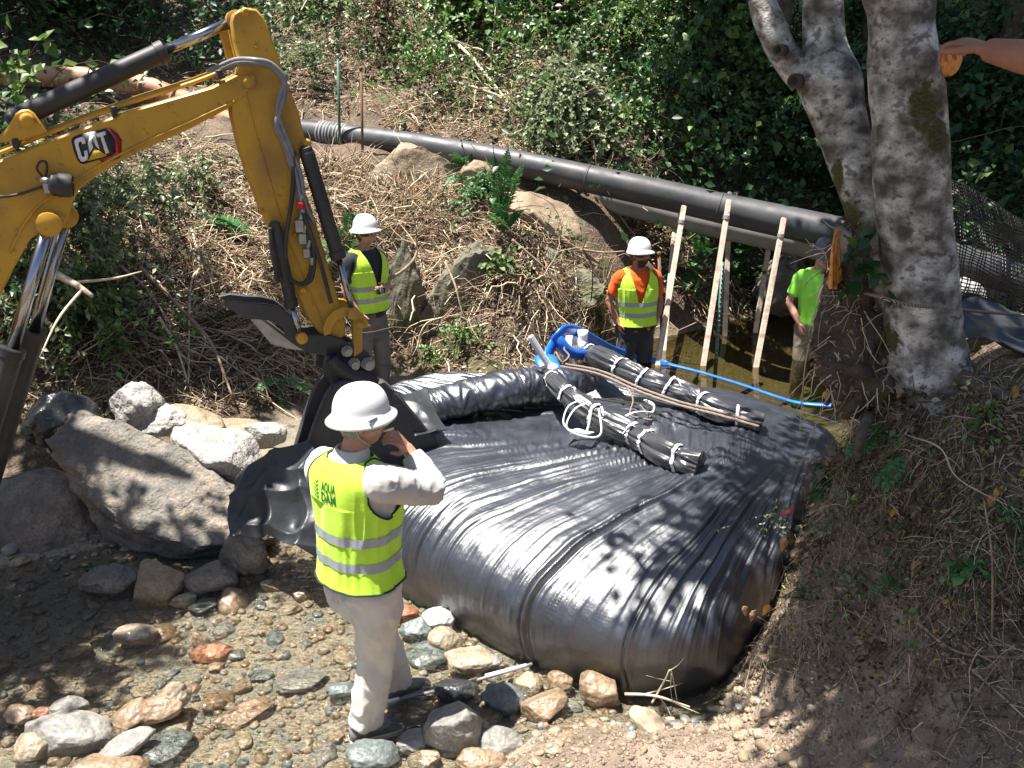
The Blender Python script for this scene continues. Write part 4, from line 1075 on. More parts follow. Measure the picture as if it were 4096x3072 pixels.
def vest(p, spec, mat, bands=((1.00, 1.05), (1.13, 1.18)), vneck=False, seed=0, hem=.86, infl=.016, arm=(.105, .175), folds=.006, back_band=True):
    """sleeveless high-visibility vest: one shell with arm holes, plus bands and trim as children"""
    n = 200; zs = np.concatenate([np.linspace(hem, 1.44, 120), np.linspace(1.445, 1.497, 22)])
    sp0 = resample(np.array(spec), 400); zz = sp0[:, 0]; o = np.argsort(zz)
    def at(z): return [np.interp(z, zz[o], sp0[o, k]) for k in range(1, 5)]
    th = np.linspace(0, 2 * math.pi, n, endpoint=False)
    def surf(z, inf):
        cx, cy, rx, ry = at(z); flare = .012 * max(0, (1.0 - z) / .14)
        c, q = np.cos(th), np.sin(th); pw = 2 / 2.3
        rx += inf + flare; ry += inf + flare
        fd = folds * (fbm(th * 1.8 + seed, z * 3.0, seed, 3) + .5 * (1 - 2 * np.abs(vn(np.cos(th) * 5 + seed, np.sin(th) * 5, z * 4)))) * (1.4 if z < 1.3 else .5)
        x = cx + (rx + fd) * np.sign(c) * np.abs(c) ** pw; y = cy + (ry + fd) * np.sign(q) * np.abs(q) ** pw
        return x, y
    rings = []; XY = []
    for z in zs:
        x, y = surf(z, infl); XY.append((x, y)); rings.append(p.W(x, y, z + 0 * x))
    R = np.array(rings); k = len(zs); X = np.array([a for a, b in XY]); Y = np.array([b for a, b in XY]); Z = zs[:, None] + 0 * X
    # arm holes: ellipses on both flanks; V opening in front
    cy0, cz = -.005, 1.375
    armh = (np.abs(X) > .09) & (((Y - cy0) / arm[0]) ** 2 + ((Z - cz) / arm[1]) ** 2 < 1) & (np.abs(X) > .150 - .0 * Z)
    cut = armh
    if vneck: cut = cut | ((Y > 0) & (np.abs(X) < np.clip((Z - 1.12) * .30, 0, .1)))
    i = np.arange(k - 1)[:, None] * n; j = np.arange(n)[None]; j2 = (j + 1) % n
    F = np.stack([i + j, i + j2, i + n + j2, i + n + j], -1).reshape(-1, 4)
    F = F[~cut.ravel()[F].any(1)]
    m = MB(); m.add(R.reshape(-1, 3), F); v = m.build('vest', mat, p.t)
    for z0, z1 in bands:
        rr = []
        for z in np.linspace(z0, z1, 7):
            x, y = surf(z, infl + .003); rr.append(p.W(x, y, z + 0 * x))
        rr = np.array(rr); m = MB()
        i = np.arange(6)[:, None] * n; F = np.stack([i + j, i + j2, i + n + j2, i + n + j], -1).reshape(-1, 4)
        m.add(rr.reshape(-1, 3), F); m.build('reflective_band', M['reflect'], v)
    m = MB(); x, y = surf(hem, infl + .001); q = p.W(x, y, hem + 0 * x); tube(m, list(q) + [q[0]], .005, 6); m.build('trim', M['trim'], v)
    # rim around each arm hole
    for sg in (-1, 1):
        pts = []
        for a in np.linspace(0, 2 * math.pi, 40):
            yy = cy0 + arm[0] * math.sin(a); z_ = cz + arm[1] * math.cos(a)
            z_ = min(z_, 1.495); x_, y_ = surf(z_, infl + .002)
            ok = (x_ * sg > 0); idx = np.where(ok)[0]; b = idx[np.argmin(np.abs(y_[idx] - yy))]
            pts.append(p.W(x_[b], y_[b], z_))
        m = MB(); tube(m, pts, .0045, 6); m.build('trim', M['trim'], v)
    return v, surf

# ---- foreground man, seen from behind, hand raised to his mouth
fg = Person('man in white hard hat and pale trousers in the stream, hand raised to mouth', (-.69, 3.36, .0), 33, .985)
def inv(p, w):
    q = (np.array(w, float) - p.b) / p.k; z = q[2]; return np.array([np.dot(q, p.r) - p.lean[0] * z, np.dot(q, p.f) - p.lean[1] * z, z])
mb = MB()
rr, _ = fg.torso_rings(TORSO); loft(mb, rr)
fg.head(mb, (.03, .045, 1.635), 38, 0.02)
limb(mb, [fg.W(0, -.012, 1.42), fg.W(.01, .0, 1.50), fg.W(.025, .03, 1.60)], [.065, .058, .056])
el = inv(fg, (-.345, 3.44, 1.27)); wr = inv(fg, (-.475, 3.51, 1.445)); sh_ = np.array([.175, -.01, 1.415])
limb(mb, [fg.W(.10, -.01, 1.40), fg.W(*sh_), fg.W(*((sh_ + el) / 2)), fg.W(*el)], [.055, .056, .046, .040])
limb(mb, [fg.W(*el), fg.W(*((el + wr) / 2)), fg.W(*wr)], [.041, .038, .027])
mouth = fg.hp(0, .10, -.055); ml = inv(fg, mouth)
fg.hand(mb, wr, (ml - wr) + np.array([0, 0, .01]), np.array([.8, .25, .35]), -1, .75, .98, pinch=True)
lel = np.array([-.27, .10, 1.18]); lwr = np.array([-.12, .30, 1.22])
limb(mb, [fg.W(-.10, -.01, 1.40), fg.W(-.18, .0, 1.40), fg.W(*((np.array([-.18, 0, 1.4]) + lel) / 2)), fg.W(*lel)], [.055, .056, .046, .040])
limb(mb, [fg.W(*lel), fg.W(*lwr)], [.04, .027]); fg.hand(mb, lwr, (.7, .5, .2), (0, .3, 1), 1, .6)
rft = inv(fg, (-.70, 3.33, .0)); lft = inv(fg, (-.585, 3.62, .0))
for hx, ft in ((.09, rft), (-.09, lft)):
    limb(mb, [fg.W(hx, 0, .90), fg.W((hx + ft[0]) / 2, ft[1] / 2 + .03, .50), fg.W(ft[0], ft[1], .08)], [.085, .058, .038])
V, F = remesh(mb, .0048, 2); b_ = MB(); b_.add(V, F); b_.build('body', M['skin'], fg.t)
fg.hair(M['hair_grey'], -.75); fg.hat(M['hat_white'], .030); fg.eyes()
mb = MB()  # suspension knob and strap at the side of the hat
mb_ = fg.hp(.112, .03, .052); box(mb, mb_, (.012, .05, .016), (fg.r, fg.f, (0, 0, 1)), bev=.003); tube(mb, [fg.hp(.085, -.04, .03), fg.hp(.082, -.03, -.03), fg.hp(.06, .02, -.09)], .003, 6, 12)
mb.build('hat_strap', M['reflect'], fg.t)
# shirt: torso, collar and rolled sleeves in one cloth
mb = MB()
SH = [(.80, 0, 0, .176, .128), (.86, 0, 0, .178, .130)] + [(z, cx, cy, rx + .008, ry + .008) for z, cx, cy, rx, ry in TORSO[1:-1]]
rr, _ = fg.torso_rings(SH); loft(mb, rr)
limb(mb, [fg.W(.08, -.01, 1.395), fg.W(*(sh_ + np.array([.01, 0, -.01]))), fg.W(*((sh_ + el) / 2 + np.array([0, 0, -.01]))), fg.W(*(el + np.array([.0, .0, -.004])))], [.075, .080, .073, .064], 20)
limb(mb, [fg.W(*el), fg.W(*(el * .7 + wr * .3)), fg.W(*(el * .35 + wr * .65)), fg.W(*(el * .22 + wr * .78))], [.064, .060, .048, .043], 20)
limb(mb, [fg.W(-.08, -.01, 1.395), fg.W(-.185, .0, 1.395), fg.W(*((np.array([-.18, 0, 1.4]) + lel) / 2)), fg.W(*lel)], [.075, .078, .066, .056], 20)
limb(mb, [fg.W(*lel), fg.W(*(lel * .3 + lwr * .7))], [.056, .042], 20)
V, F = remesh(mb, .007, 3, .0075, 12, .8, 4); b_ = MB(); b_.add(V, F); b_.build('shirt', M['shirt_white'], fg.t)
mb = MB()
for k, (z, a) in enumerate(((1.462, .078), (1.492, .066), (1.515, .070), (1.49, .080))): 
    pass
col = [fg.ring(1.455, .088, .074, 0, -.010, 40), fg.ring(1.50, .070, .062, 0, -.004, 40), fg.ring(1.535, .066, .062, .004, .004, 40), fg.ring(1.532, .072, .068, .004, .002, 40), fg.ring(1.485, .088, .078, 0, -.010, 40)]
loft(mb, col, cap=False); mb.build('collar', M['shirt_white'], fg.t)
VS = [(z, cx, cy, rx, ry) for z, cx, cy, rx, ry in [(.80, 0, 0, .185, .140)] + TORSO[1:]]
v_, surf = vest(fg, VS, M['hivis'], ((1.0, 1.045), (1.125, 1.17)), seed=2, hem=.90, infl=.029, arm=(.095, .125), folds=.007)
# printed emblem and wording on the back of the vest
def text_mesh(body, size, off=0.0):
    c = bpy.data.curves.new("t", 'FONT'); c.body = body; c.size = size; c.offset = off; c.resolution_u = 3; c.space_character = 1.0
    o = bpy.data.objects.new("t", c); scene.collection.objects.link(o)
    dg = bpy.context.evaluated_depsgraph_get(); me = o.evaluated_get(dg).to_mesh()
    V = np.array([tuple(v.co) for v in me.vertices]); F = [tuple(f.vertices) for f in me.polygons]
    o.evaluated_get(dg).to_mesh_clear(); bpy.data.objects.remove(o); return V, F
def on_back(p, surf, V, F, ax_, az, inf):
    """wraps flat x,z artwork onto the back of the vest"""
    out = []
    for x0, z0 in V[:, :2]:
        z = az + z0; x, y = surf(z, inf); q = np.argsort(x[y < 0]); xs = x[y < 0][q]; ys = y[y < 0][q]
        out.append(p.W(ax_ + x0, np.interp(ax_ + x0, xs, ys), z))
    return np.array(out)
print_m = MB()
for body, z0 in (("AQUA", 1.368), ("DAM", 1.318)):
    V, F = text_mesh(body, .062, .0012); V2, F2 = text_mesh(body, .062, -.0022)
    k = .088 / (V[:, 0].max() - V[:, 0].min()); V[:, 0] = (V[:, 0] - V[:, 0].min()) * k; V2[:, 0] = (V2[:, 0] - V2[:, 0].min()) * k + .0012
    q = on_back(fg, surf, V, F, -.055, z0, .0312); print_m.add(q, F, 0)
for k in range(5):
    zc = 1.402 - .018 * k; t_ = np.linspace(0, 1, 12); pts = []
    for a in t_:
        x0 = -.108 + .030 * a; z0 = zc + .005 * math.sin(a * 6.3 + 1); x, y = surf(z0, .0305); xs = x[y < 0]; ys = y[y < 0]; o_ = np.argsort(xs)
        pts.append(fg.W(x0, np.interp(x0, xs[o_], ys[o_]), z0))
    tube(print_m, pts, .0011, 5)
M['print_green'] = pm("green_print", (.02, .16, .04), (.02, .14, .03), 20, .7)
print_m.build('printed_wording', [M['print_green'], M['hivis']], v_, smooth=False)
# trousers and shoes
def trousers(p, mat, hips, feet, knees=None, top=.98, rw=.105, seed=1, vox=.009, fold=.007, bottom=.07, cuff=.062):
    mb = MB(); loft(mb, [p.ring(z, rx, ry) for z, rx, ry in ((top, .160, .112), (.92, .175, .128), (.84, .178, .132), (.77, .165, .12), (.74, .12, .10))])
    for i_, (hx, ft) in enumerate(zip(hips, feet)):
        kn = knees[i_] if knees else ((hx + ft[0]) / 2 * 1.05, ft[1] / 2 + .035, .48)
        limb(mb, [p.W(hx, 0, .88), p.W(hx * .95 + kn[0] * .05, kn[1] * .4, .72), p.W(*kn), p.W((kn[0] + ft[0]) / 2, (kn[1] + ft[1]) / 2, .28), p.W(ft[0], ft[1] - .005, ft[2] + bottom)], [rw, rw * .92, .080, .072, cuff], 22, 40)
    V, F = remesh(mb, vox, 4, fold, 11, .55, seed); b_ = MB(); b_.add(V, F); return b_.build('trousers', mat, p.t)
trousers(fg, M['khaki'], (.088, -.088), (rft, lft), None, .97, .112, 3, .008, .015, .085, .066)
def shoe(p, ft, d, mat, L=.27):
    mb = MB(); d = unit(np.array([d[0], d[1], 0.0])); sd = np.array([d[1], -d[0], 0]); rings = []
    for t_, w, h, z0 in ((-.32, .018, .02, .02), (-.30, .034, .07, 0), (-.15, .040, .095, 0), (.05, .040, .09, 0), (.25, .046, .07, 0), (.50, .048, .052, 0), (.62, .040, .04, 0), (.68, .018, .02, .004)):
        c = np.array(ft) + d * t_ * L; th = np.linspace(0, 2 * math.pi, 16, endpoint=False)
        rings.append([p.W(*(c + sd * w * math.cos(a) + np.array([0, 0, z0 + h / 2 + h / 2 * math.sin(a) * (1 if math.sin(a) > 0 else .98)]))) for a in th])
    loft(mb, rings); s_ = mb.build('shoe', mat, p.t)
    mb = MB(); out = [(-.33, .028), (-.31, .037), (-.1, .042), (.1, .041), (.3, .049), (.5, .051), (.62, .043), (.69, .022)]
    poly = [np.array(ft) + d * a * L + sd * w for a, w in out] + [np.array(ft) + d * a * L - sd * w for a, w in out[::-1]]
    prism(mb, [p.W(*(q + np.array([0, 0, -.008]))) for q in poly], (0, 0, .028), bev=.004); mb.build('sole', M['white'] if mat == M['shoe'] else M['boot_black'], s_, smooth='angle')
shoe(fg, rft, inv(fg, (-.55, 3.40, 0)) - rft, M['shoe']); shoe(fg, lft, (.35, .9), M['shoe'])
# whistle / reed held to his lips
mb = MB(); q0 = np.array(mouth); tube(mb, [q0 + np.array([-.01, 0, .0]), q0 + np.array([.035, .005, .012])], .005, 8); 
tag(mb.build('cigarette', M['white'], loc=tuple(q0)), 'small white cigarette held at the mouth of the man in the stream', 'cigarette')

# ---- standing onlookers
def onlooker(label, loc, yaw, headyaw, hatmat, hatkind, shirt, trous, skin, rarm, larm, sleeve='short', vest_mat=None, scale=1.0, hairmat=None, beard=None, feet=((.11, 0, 0), (-.11, .04, 0)), seed=1, tilt=0.0, knees=None, fold_shirt=None, boots=None, vneck=True, handcurl=.5, armk=1.0):
    p = Person(label, loc, yaw, scale); mb = MB()
    rr, _ = p.torso_rings(TORSO); loft(mb, rr)
    p.head(mb, (0, .03, 1.635), headyaw, tilt)
    limb(mb, [p.W(0, -.012, 1.42), p.W(0, .0, 1.50), p.W(.0, .02, 1.60)], [.062, .056, .054])
    for sg, (e, w, hd, hn) in ((1, rarm), (-1, larm)):
        s0 = np.array([.175 * sg, -.01, 1.405]); e = np.array(e); w = np.array(w)
        limb(mb, [p.W(.10 * sg, -.01, 1.40), p.W(*s0), p.W(*((s0 + e) / 2)), p.W(*e)], np.array([.055, .054, .045, .038]) * armk, 14)
        limb(mb, [p.W(*e), p.W(*((e + w) / 2)), p.W(*w)], np.array([.040, .039, .027]) * armk, 14)
        p.hand(mb, w, hd, hn, -sg, handcurl, armk ** .6)
    for hx, ft in zip((.09, -.09), feet): limb(mb, [p.W(hx, 0, .90), p.W((hx + ft[0]) / 2, ft[1] / 2 + .03, .5), p.W(*ft)], [.08, .055, .035])
    V, F = remesh(mb, .009 if armk == 1 else .0045, 2); b_ = MB(); b_.add(V, F); b_.build('body', skin, p.t)
    if hairmat: p.hair(hairmat, -.6)
    if beard: p.beard(beard)
    p.eyes(); p.hat(hatmat, *hatkind)
    mb = MB(); S = [(.84, 0, 0, .178, .132)] + [(z, cx, cy, rx + .008, ry + .008) for z, cx, cy, rx, ry in TORSO[1:-1]]
    rr, _ = p.torso_rings(S); loft(mb, rr)
    for sg, (e, w, hd, hn) in ((1, rarm), (-1, larm)):
        s0 = np.array([.18 * sg, -.01, 1.40]); e = np.array(e); q = s0 * .28 + e * .72
        limb(mb, [p.W(.08 * sg, -.01, 1.395), p.W(*s0), p.W(*((s0 + q) / 2)), p.W(*q)], [.072, .072, .068, .064], 18)
    V, F = remesh(mb, .011, 3, .006, 9, .7, seed); b_ = MB(); b_.add(V, F); b_.build('t_shirt', shirt, p.t)
    if vest_mat: vest(p, [(.80, 0, 0, .182, .136)] + TORSO[1:], vest_mat, ((1.00, 1.045), (1.115, 1.16)), vneck, seed, .90, .034, (.095, .135), .008)
    trousers(p, trous, (.090, -.090), feet, knees, .98, .116, seed, .012, .008)
    for ft, d in zip(feet, ((.25, 1), (-.25, 1))): shoe(p, ft, d, boots or M['boot_black'])
    return p
bm_ = onlooker('young man in dark t-shirt, hi-vis vest and grey trousers behind the excavator bucket', (-1.42, 8.15, .0), 128, 112 - 128 + 0, M['hat_white'], (.030,), M['shirt_black'], M['grey_trousers'], M['skin'],
    ((.25, -.03, 1.13), (.20, .10, .90), (0, .6, -.8), (1, 0, 0)), ((-.25, .02, 1.13), (-.06, .215, 1.12), (.9, .2, .1), (-.2, .9, .2)), vest_mat=M['hivis'], hairmat=M['hair_dark'], scale=1.02, seed=5)
q0 = bm_.W(.05, .25, 1.13); t = thing('camera', 'small black and silver compact camera held by the young man in dark t-shirt', 'camera', tuple(q0))
mb = MB(); box(mb, q0, (.10, .028, .062), (bm_.r, bm_.f, (0, 0, 1)), bev=.006); mb.build('camera_body', M['boot_black'], t, smooth='angle')
mb = MB(); lathe(mb, [(.022, 0), (.022, .018), (.017, .022), (.015, .016)], q0 + bm_.f * .014 + bm_.r * .01, bm_.f, 18); mb.build('lens', M['steel'], t, smooth='angle')
be_ = onlooker('bearded man in orange t-shirt and hi-vis vest standing in the pond with hands in pockets', (1.30, 8.7, -.27), 172, -52, M['hat_white'], (.010, .028), M['shirt_orange'], M['black_trousers'], M['skin_tan'],
    ((.285, -.04, 1.14), (.20, .06, .93), (-.25, .2, -.9), (1, .1, 0)), ((-.275, -.05, 1.13), (-.215, .02, .90), (.2, .1, -.9), (-1, .1, 0)), vest_mat=M['hivis'], hairmat=M['hair_dark'], beard=M['hair_dark'], scale=1.0, seed=11, feet=((.13, .05, 0), (-.12, .0, 0)))
gr_ = onlooker('man in plain lime green t-shirt and brown trousers standing in shaded water', (3.22, 8.8, -.29), 176, 20, M['hat_grey'], (.008, .028), M['hivis_shirt'], M['khaki_dark'], M['skin'],
    ((.275, -.05, 1.13), (.19, .08, .92), (-.2, .3, -.9), (1, .1, 0)), ((-.265, -.05, 1.13), (-.18, .08, .93), (.2, .3, -.9), (-1, .1, 0)), hairmat=M['hair_dark'], scale=1.0, seed=17, tilt=-.35)
# ------------------------------------------------------------------ boulders and cobbles
def rock_mat(name, c1, c2, c3, scale=2.5, rough=.75, wet=0.0, streak=False, bs=22, b=.5):
    m, nt, bb = new_mat(name)
    n = tex(nt, "Noise", scale, detail=9, Roughness=.65); n2 = tex(nt, "Noise", bs * 2.2, detail=8)
    col = ramp(nt, n.outputs[0], [(.35, c1), (.52, c2), (.68, c3)])
    col = mixc(nt, ramp(nt, n2.outputs[0], [(.35, .55), (.6, 0)]), col, tuple(q * .45 for q in c2))
    nt.links.new(col, bb.inputs["Base Color"]); bb.inputs["Roughness"].default_value = rough
    if wet: bb.inputs["Coat Weight"].default_value = wet; bb.inputs["Coat Roughness"].default_value = .12
    h = bump(nt, bb, n2.outputs[0], b, .012); n3 = tex(nt, "Noise", bs * .5, detail=9); bump(nt, bb, n3.outputs[0], b, .04, h)
    return m
M['rock_big'] = rock_mat("grey_brown_boulder", (.10, .095, .085), (.21, .185, .155), (.36, .29, .22), 3.6, b=1.0)
M['rock_pale'] = rock_mat("pale_limestone", (.26, .25, .23), (.40, .38, .35), (.52, .50, .47), 5, b=.9)
M['rock_mossy'] = rock_mat("mossy_rock", (.12, .11, .09), (.16, .15, .10), (.10, .125, .035), 2.5, .9)
M['rock_tan'] = rock_mat("tan_rock", (.22, .16, .10), (.30, .23, .15), (.36, .30, .21), 4)
STONE = {
 'grey': rock_mat("grey_stone", (.16, .155, .14), (.24, .23, .205), (.33, .315, .28), 9, .6, .15),
 'blue': rock_mat("blue_grey_stone", (.09, .11, .105), (.14, .165, .155), (.2, .225, .21), 10, .5, .4),
 'brown': rock_mat("wet_brown_stone", (.18, .12, .07), (.28, .195, .12), (.38, .28, .19), 8, .45, .6),
 'tan': rock_mat("tan_stone", (.22, .175, .12), (.33, .27, .19), (.44, .37, .28), 9, .6, .2),
 'white': rock_mat("white_stone", (.50, .49, .46), (.60, .59, .57), (.68, .67, .65), 8, .5, .2),
 'dark': rock_mat("dark_wet_stone", (.018, .018, .019), (.035, .035, .035), (.06, .06, .055), 8, .4, .6),
 'red': rock_mat("red_brown_stone", (.26, .11, .055), (.34, .15, .08), (.38, .2, .12), 8, .5, .4)}
def put_rock(name, label, cat, c, s, r, seed, mat, level=4, rough=.14, planes=7, cut=.7, fine=.03, group=None, cuts=None, flat=True):
    V, F = rock_shape(seed, level, rough, planes, cut, fine, cuts)
    V = (V * np.array(s)) @ rot(*r).T + np.array(tuple(c), float)
    mb = MB(); mb.add(V, F); o = mb.build(name, mat, loc=tuple(c), smooth='angle' if flat else True)
    tag(o, label, cat, group); return o
put_rock('boulder', 'huge grey brown boulder below the excavator arm, dappled with light', 'boulder', (-2.28, 5.30, .22), (.95, .58, .50), (.10, .24, -.34), 12, M['rock_big'], 6, .20, 16, .62, .075, cuts=[((.25, -.50, .85), .50), ((.1, -.95, -.2), .66)])
put_rock('boulder', 'grey boulder lying in deep shade behind the boom cylinder', 'boulder', (-3.3, 5.3, .08), (.55, .5, .36), (.1, .1, .5), 22, M['rock_big'], 5, .16, 8, .66, .04)
put_rock('boulder', 'dark pitted boulder just above the left end of the huge boulder', 'boulder', P(60, 420, z=.62), (.30, .24, .22), (.2, .1, .6), 33, STONE['dark'], 5, .2, 7, .7, .06)
for args in [
 ('rounded pale boulder standing on end at the top of the rock pile', (138, 407, .62), (.22, .17, .17), (.1, .9, .2), 41, 'rock_pale', 3),
 ('pale angular rock right of the rounded pale boulder', (160, 419, .52), (.24, .18, .14), (.1, .1, -.3), 42, 'rock_pale', 8),
 ('brown topped rock wedged behind the bright white slab', (188, 424, .45), (.34, .2, .14), (.1, .2, -.4), 43, 'rock_tan', 8),
 ('bright white slab of rock beside the huge boulder', (220, 456, .50), (.40, .25, .20), (.25, .3, -.5), 47, 'rock_pale', 9),
 ('flat grey rock behind the bright white slab', (238, 431, .36), (.28, .16, .10), (.1, .1, -.1), 45, 'rock_tan', 8),
 ('pale rock lying among dry sticks left of the bucket', (264, 436, .34), (.17, .13, .11), (.2, .1, .3), 46, 'rock_pale', 8),
 ('small whitish rock between the white slab and the dry sticks', (240, 448, .34), (.12, .10, .09), (.2, .1, .9), 48, 'rock_pale', 8),
 ('thin pale slab leaning beside the bucket', (283, 458, .28), (.24, .12, .045), (.2, .2, .2), 49, 'rock_tan', 8),
 ('knobbly grey brown rock at the water edge under the black sheet', (245, 557, .12), (.16, .13, .20), (.0, .1, .3), 51, 'rock_big', 9),
 ('lumpy pale and brown rock in the shallows below the huge boulder', (156, 585, .10), (.18, .14, .15), (.1, .1, .2), 52, 'rock_tan', 8),
 ('wet brown rock with dark hollows right of the lumpy rock', (214, 580, .07), (.16, .12, .11), (.1, .2, .3), 53, 'rock_big', 8),
 ('dim rounded rock in the shade below the huge boulder', (110, 583, .06), (.18, .13, .12), (.1, .1, .1), 54, 'rock_big', 5)]:
    lb, (u, v, z), s, r, sd, mt, pl = args
    put_rock('rock', lb, 'rock', P(u, v, z=z), s, r, sd, M[mt], 5, .15, pl, .68, .04)
put_rock('rock', 'broad pale rock face leaning on the slope directly beneath the black pipe', 'rock', P(417, 183, y=10.45), (.70, .4, .48), (.3, .1, .2), 61, M['rock_tan'], 5, .12, 8, .62, .04)
put_rock('rock', 'tilted flat rock on the slope to the right of the tall fern', 'rock', P(535, 222, y=9.9), (.62, .35, .38), (.35, .45, .1), 62, M['rock_tan'], 5, .12, 8, .62, .04)
put_rock('rock', 'small angular rock beside the fern under the pipe', 'rock', P(487, 188, y=10.3), (.40, .2, .26), (.4, .6, .3), 63, M['rock_tan'], 5, .12, 8, .62, .04)
put_rock('rock', 'tall mossy rock face behind the young man', 'rock', P(404, 322, y=8.95), (.34, .30, .95), (.25, .0, .3), 64, M['rock_mossy'], 6, .2, 9, .6, .07)
put_rock('rock', 'mossy rock face in the middle of the bank behind the rolled fabric', 'rock', P(462, 318, y=8.85), (.62, .35, .85), (.1, .15, .3), 65, M['rock_mossy'], 6, .2, 9, .6, .07)
put_rock('rock', 'mossy overhanging rock left of the bearded man', 'rock', P(572, 298, y=9.3), (.50, .35, .34), (.1, .2, .2), 66, M['rock_mossy'], 6, .2, 9, .6, .06)
put_rock('rock', 'green mossy knob above the overhanging rock', 'rock', P(548, 268, y=9.4), (.36, .3, .25), (.1, .2, .5), 67, M['rock_mossy'], 5, .2, 8, .65, .06)
put_rock('rock', 'shaded boulder at the far edge of the pond behind the green shirt', 'rock', P(782, 285, y=10.7), (.45, .35, .42), (.1, .2, .5), 68, M['rock_big'], 5, .16, 8, .65, .05)
put_rock('rock', 'pale stone sitting behind the black mesh at far right', 'rock', P(965, 290, y=5.5), (.14, .12, .09), (.1, .2, .5), 69, M['rock_pale'], 4, .14, 6, .7, .04)
# stones that the photo shows one by one: label, u, v, size, tone
ST = [
 ('big grey white streambed stone standing right of the man\'s feet', 456, 728, (.150, .11, .17), 'grey', .12, (.3, .5, .2)),
 ('black oval wet stone beside the white pole', 455, 691, (.125, .07, .06), 'dark', .05, (0, .1, .15)),
 ('blue black pointed wet stone below the dam', 504, 698, (.12, .09, .085), 'blue', .05, (0, .2, -.4)),
 ('flat wet brown stone by the brown mud mound', 544, 706, (.13, .08, .06), 'brown', .07, (.2, -.2, .3)),
 ('tall wet brown stone propped under the dam\'s right front', 600, 689, (.12, .08, .09), 'brown', .07, (0, .4, -.2)),
 ('flat tan stone with a pointed end in front of the dam', 471, 659, (.14, .10, .05), 'tan', .04, (.1, 0, .1)),
 ('lumpy tan stone touching the flat tan stone', 446, 639, (.11, .085, .06), 'tan', .05, (.2, .1, .3)),
 ('pale grey stone close under the dam front', 437, 618, (.10, .075, .055), 'white', .06, (.3, .2, .3)),
 ('orange red stone just right of the man\'s trousers', 404, 612, (.09, .05, .04), 'red', .05, (.1, .1, .1)),
 ('greenish grey stone below the orange red stone', 418, 628, (.10, .09, .06), 'blue', .04, (.1, .1, .1)),
 ('white stone at the back of the man\'s heel', 398, 668, (.055, .045, .045), 'white', .06, (.1, .4, .1)),
 ('pale green flat stone in shallow water in front of the dam', 427, 655, (.11, .12, .04), 'blue', .01, (0, 0, .7)),
 ('smooth orange brown stone standing out of the water at lower left', 161, 709, (.11, .075, .075), 'brown', .08, (.1, -.3, .5)),
 ('pointed brown stone leaning on the smooth orange brown stone', 176, 695, (.075, .06, .075), 'tan', .11, (.1, .3, .5)),
 ('broad olive brown stone left of the smooth orange brown stone', 130, 718, (.11, .08, .06), 'brown', .05, (.1, -.4, .7)),
 ('very large pale grey flat stone at lower left', 66, 735, (.22, .13, .085), 'grey', .05, (.1, .1, .15)),
 ('upright white grey stone behind the very large flat stone', 70, 708, (.085, .06, .07), 'grey', .09, (.1, .1, .3)),
 ('small round brown stone at the left edge of the picture', 22, 715, (.08, .055, .05), 'brown', .07, (.1, .1, .1)),
 ('rust orange stone between the round brown and white grey stones', 43, 714, (.065, .045, .045), 'red', .06, (.1, .1, .1)),
 ('long pale slab tilted out of the water at the bottom left', 122, 748, (.14, .06, .035), 'grey', .08, (.5, -.3, .5)),
 ('blue green submerged stone near the bottom, left of the man', 163, 748, (.14, .10, .04), 'blue', .015, (0, 0, .4)),
 ('rounded tan stone below the very large flat stone', 33, 748, (.10, .08, .06), 'tan', .05, (.1, .1, .5)),
 ('pale brown boulder cut off by the bottom edge at lower left', 105, 772, (.20, .10, .05), 'brown', .04, (.1, .1, .1)),
 ('reddish brown stone in the current left of the man', 211, 653, (.12, .07, .04), 'red', .02, (0, 0, .1)),
 ('round tan stone lying in the sunlit upper stream', 183, 600, (.095, .07, .04), 'tan', .03, (0, 0, .1)),
 ('pale yellowish stone in the middle of the stream', 133, 635, (.13, .075, .05), 'tan', .04, (0, .1, .3)),
 ('grey green stone next to the round tan stone upstream', 203, 606, (.09, .065, .03), 'blue', .02, (0, 0, .2)),
 ('long brown flat slab under the water mid stream', 245, 712, (.16, .08, .03), 'brown', .015, (0, 0, .5)),
 ('dark green oval stone near the man\'s shin', 341, 690, (.075, .05, .04), 'blue', .04, (0, 0, .1)),
 ('square brown grey submerged stone upstream of the man', 300, 680, (.14, .10, .03), 'grey', .015, (0, 0, .3)),
 ('greenish grey stone at the bottom below the man\'s shoes', 372, 756, (.125, .085, .06), 'blue', .04, (0, .1, .1)),
 ('grey stone right of the greenish stone at the bottom', 415, 742, (.085, .06, .05), 'grey', .04, (0, .1, .4)),
 ('flat grey stone half under the mud beside the big grey white stone', 496, 742, (.13, .08, .05), 'grey', .05, (.1, .1, .1)),
 ('brown wet stone at the bottom below the big grey white stone', 480, 762, (.12, .07, .06), 'brown', .05, (.1, .1, .1)),
 ('small olive stone in the shadow of the big grey white stone', 481, 732, (.055, .04, .06), 'tan', .06, (.1, .1, .1)),
 ('pale pebble propped on the brown mud', 554, 751, (.05, .035, .035), 'tan', .13, (.1, .3, .1)),
 ('brown grey stone in the riffle before the dam', 560, 680, (.08, .06, .045), 'brown', .04, (.1, .1, .1)),
 ('yellow tan round stone in front of the dam centre', 528, 684, (.075, .075, .045), 'tan', .03, (.1, .1, .1)),
 ('small grey block near the pointed tan stone', 494, 661, (.05, .04, .03), 'grey', .04, (.1, .1, .1)),
 ('purple brown stone on the soil bank at bottom centre right', 800, 722, (.10, .07, .07), 'tan', .34, (.3, .1, .1)),
 ('angular brown stone on the soil bank right of the purple one', 775, 715, (.08, .06, .05), 'brown', .30, (.3, .4, .1))]
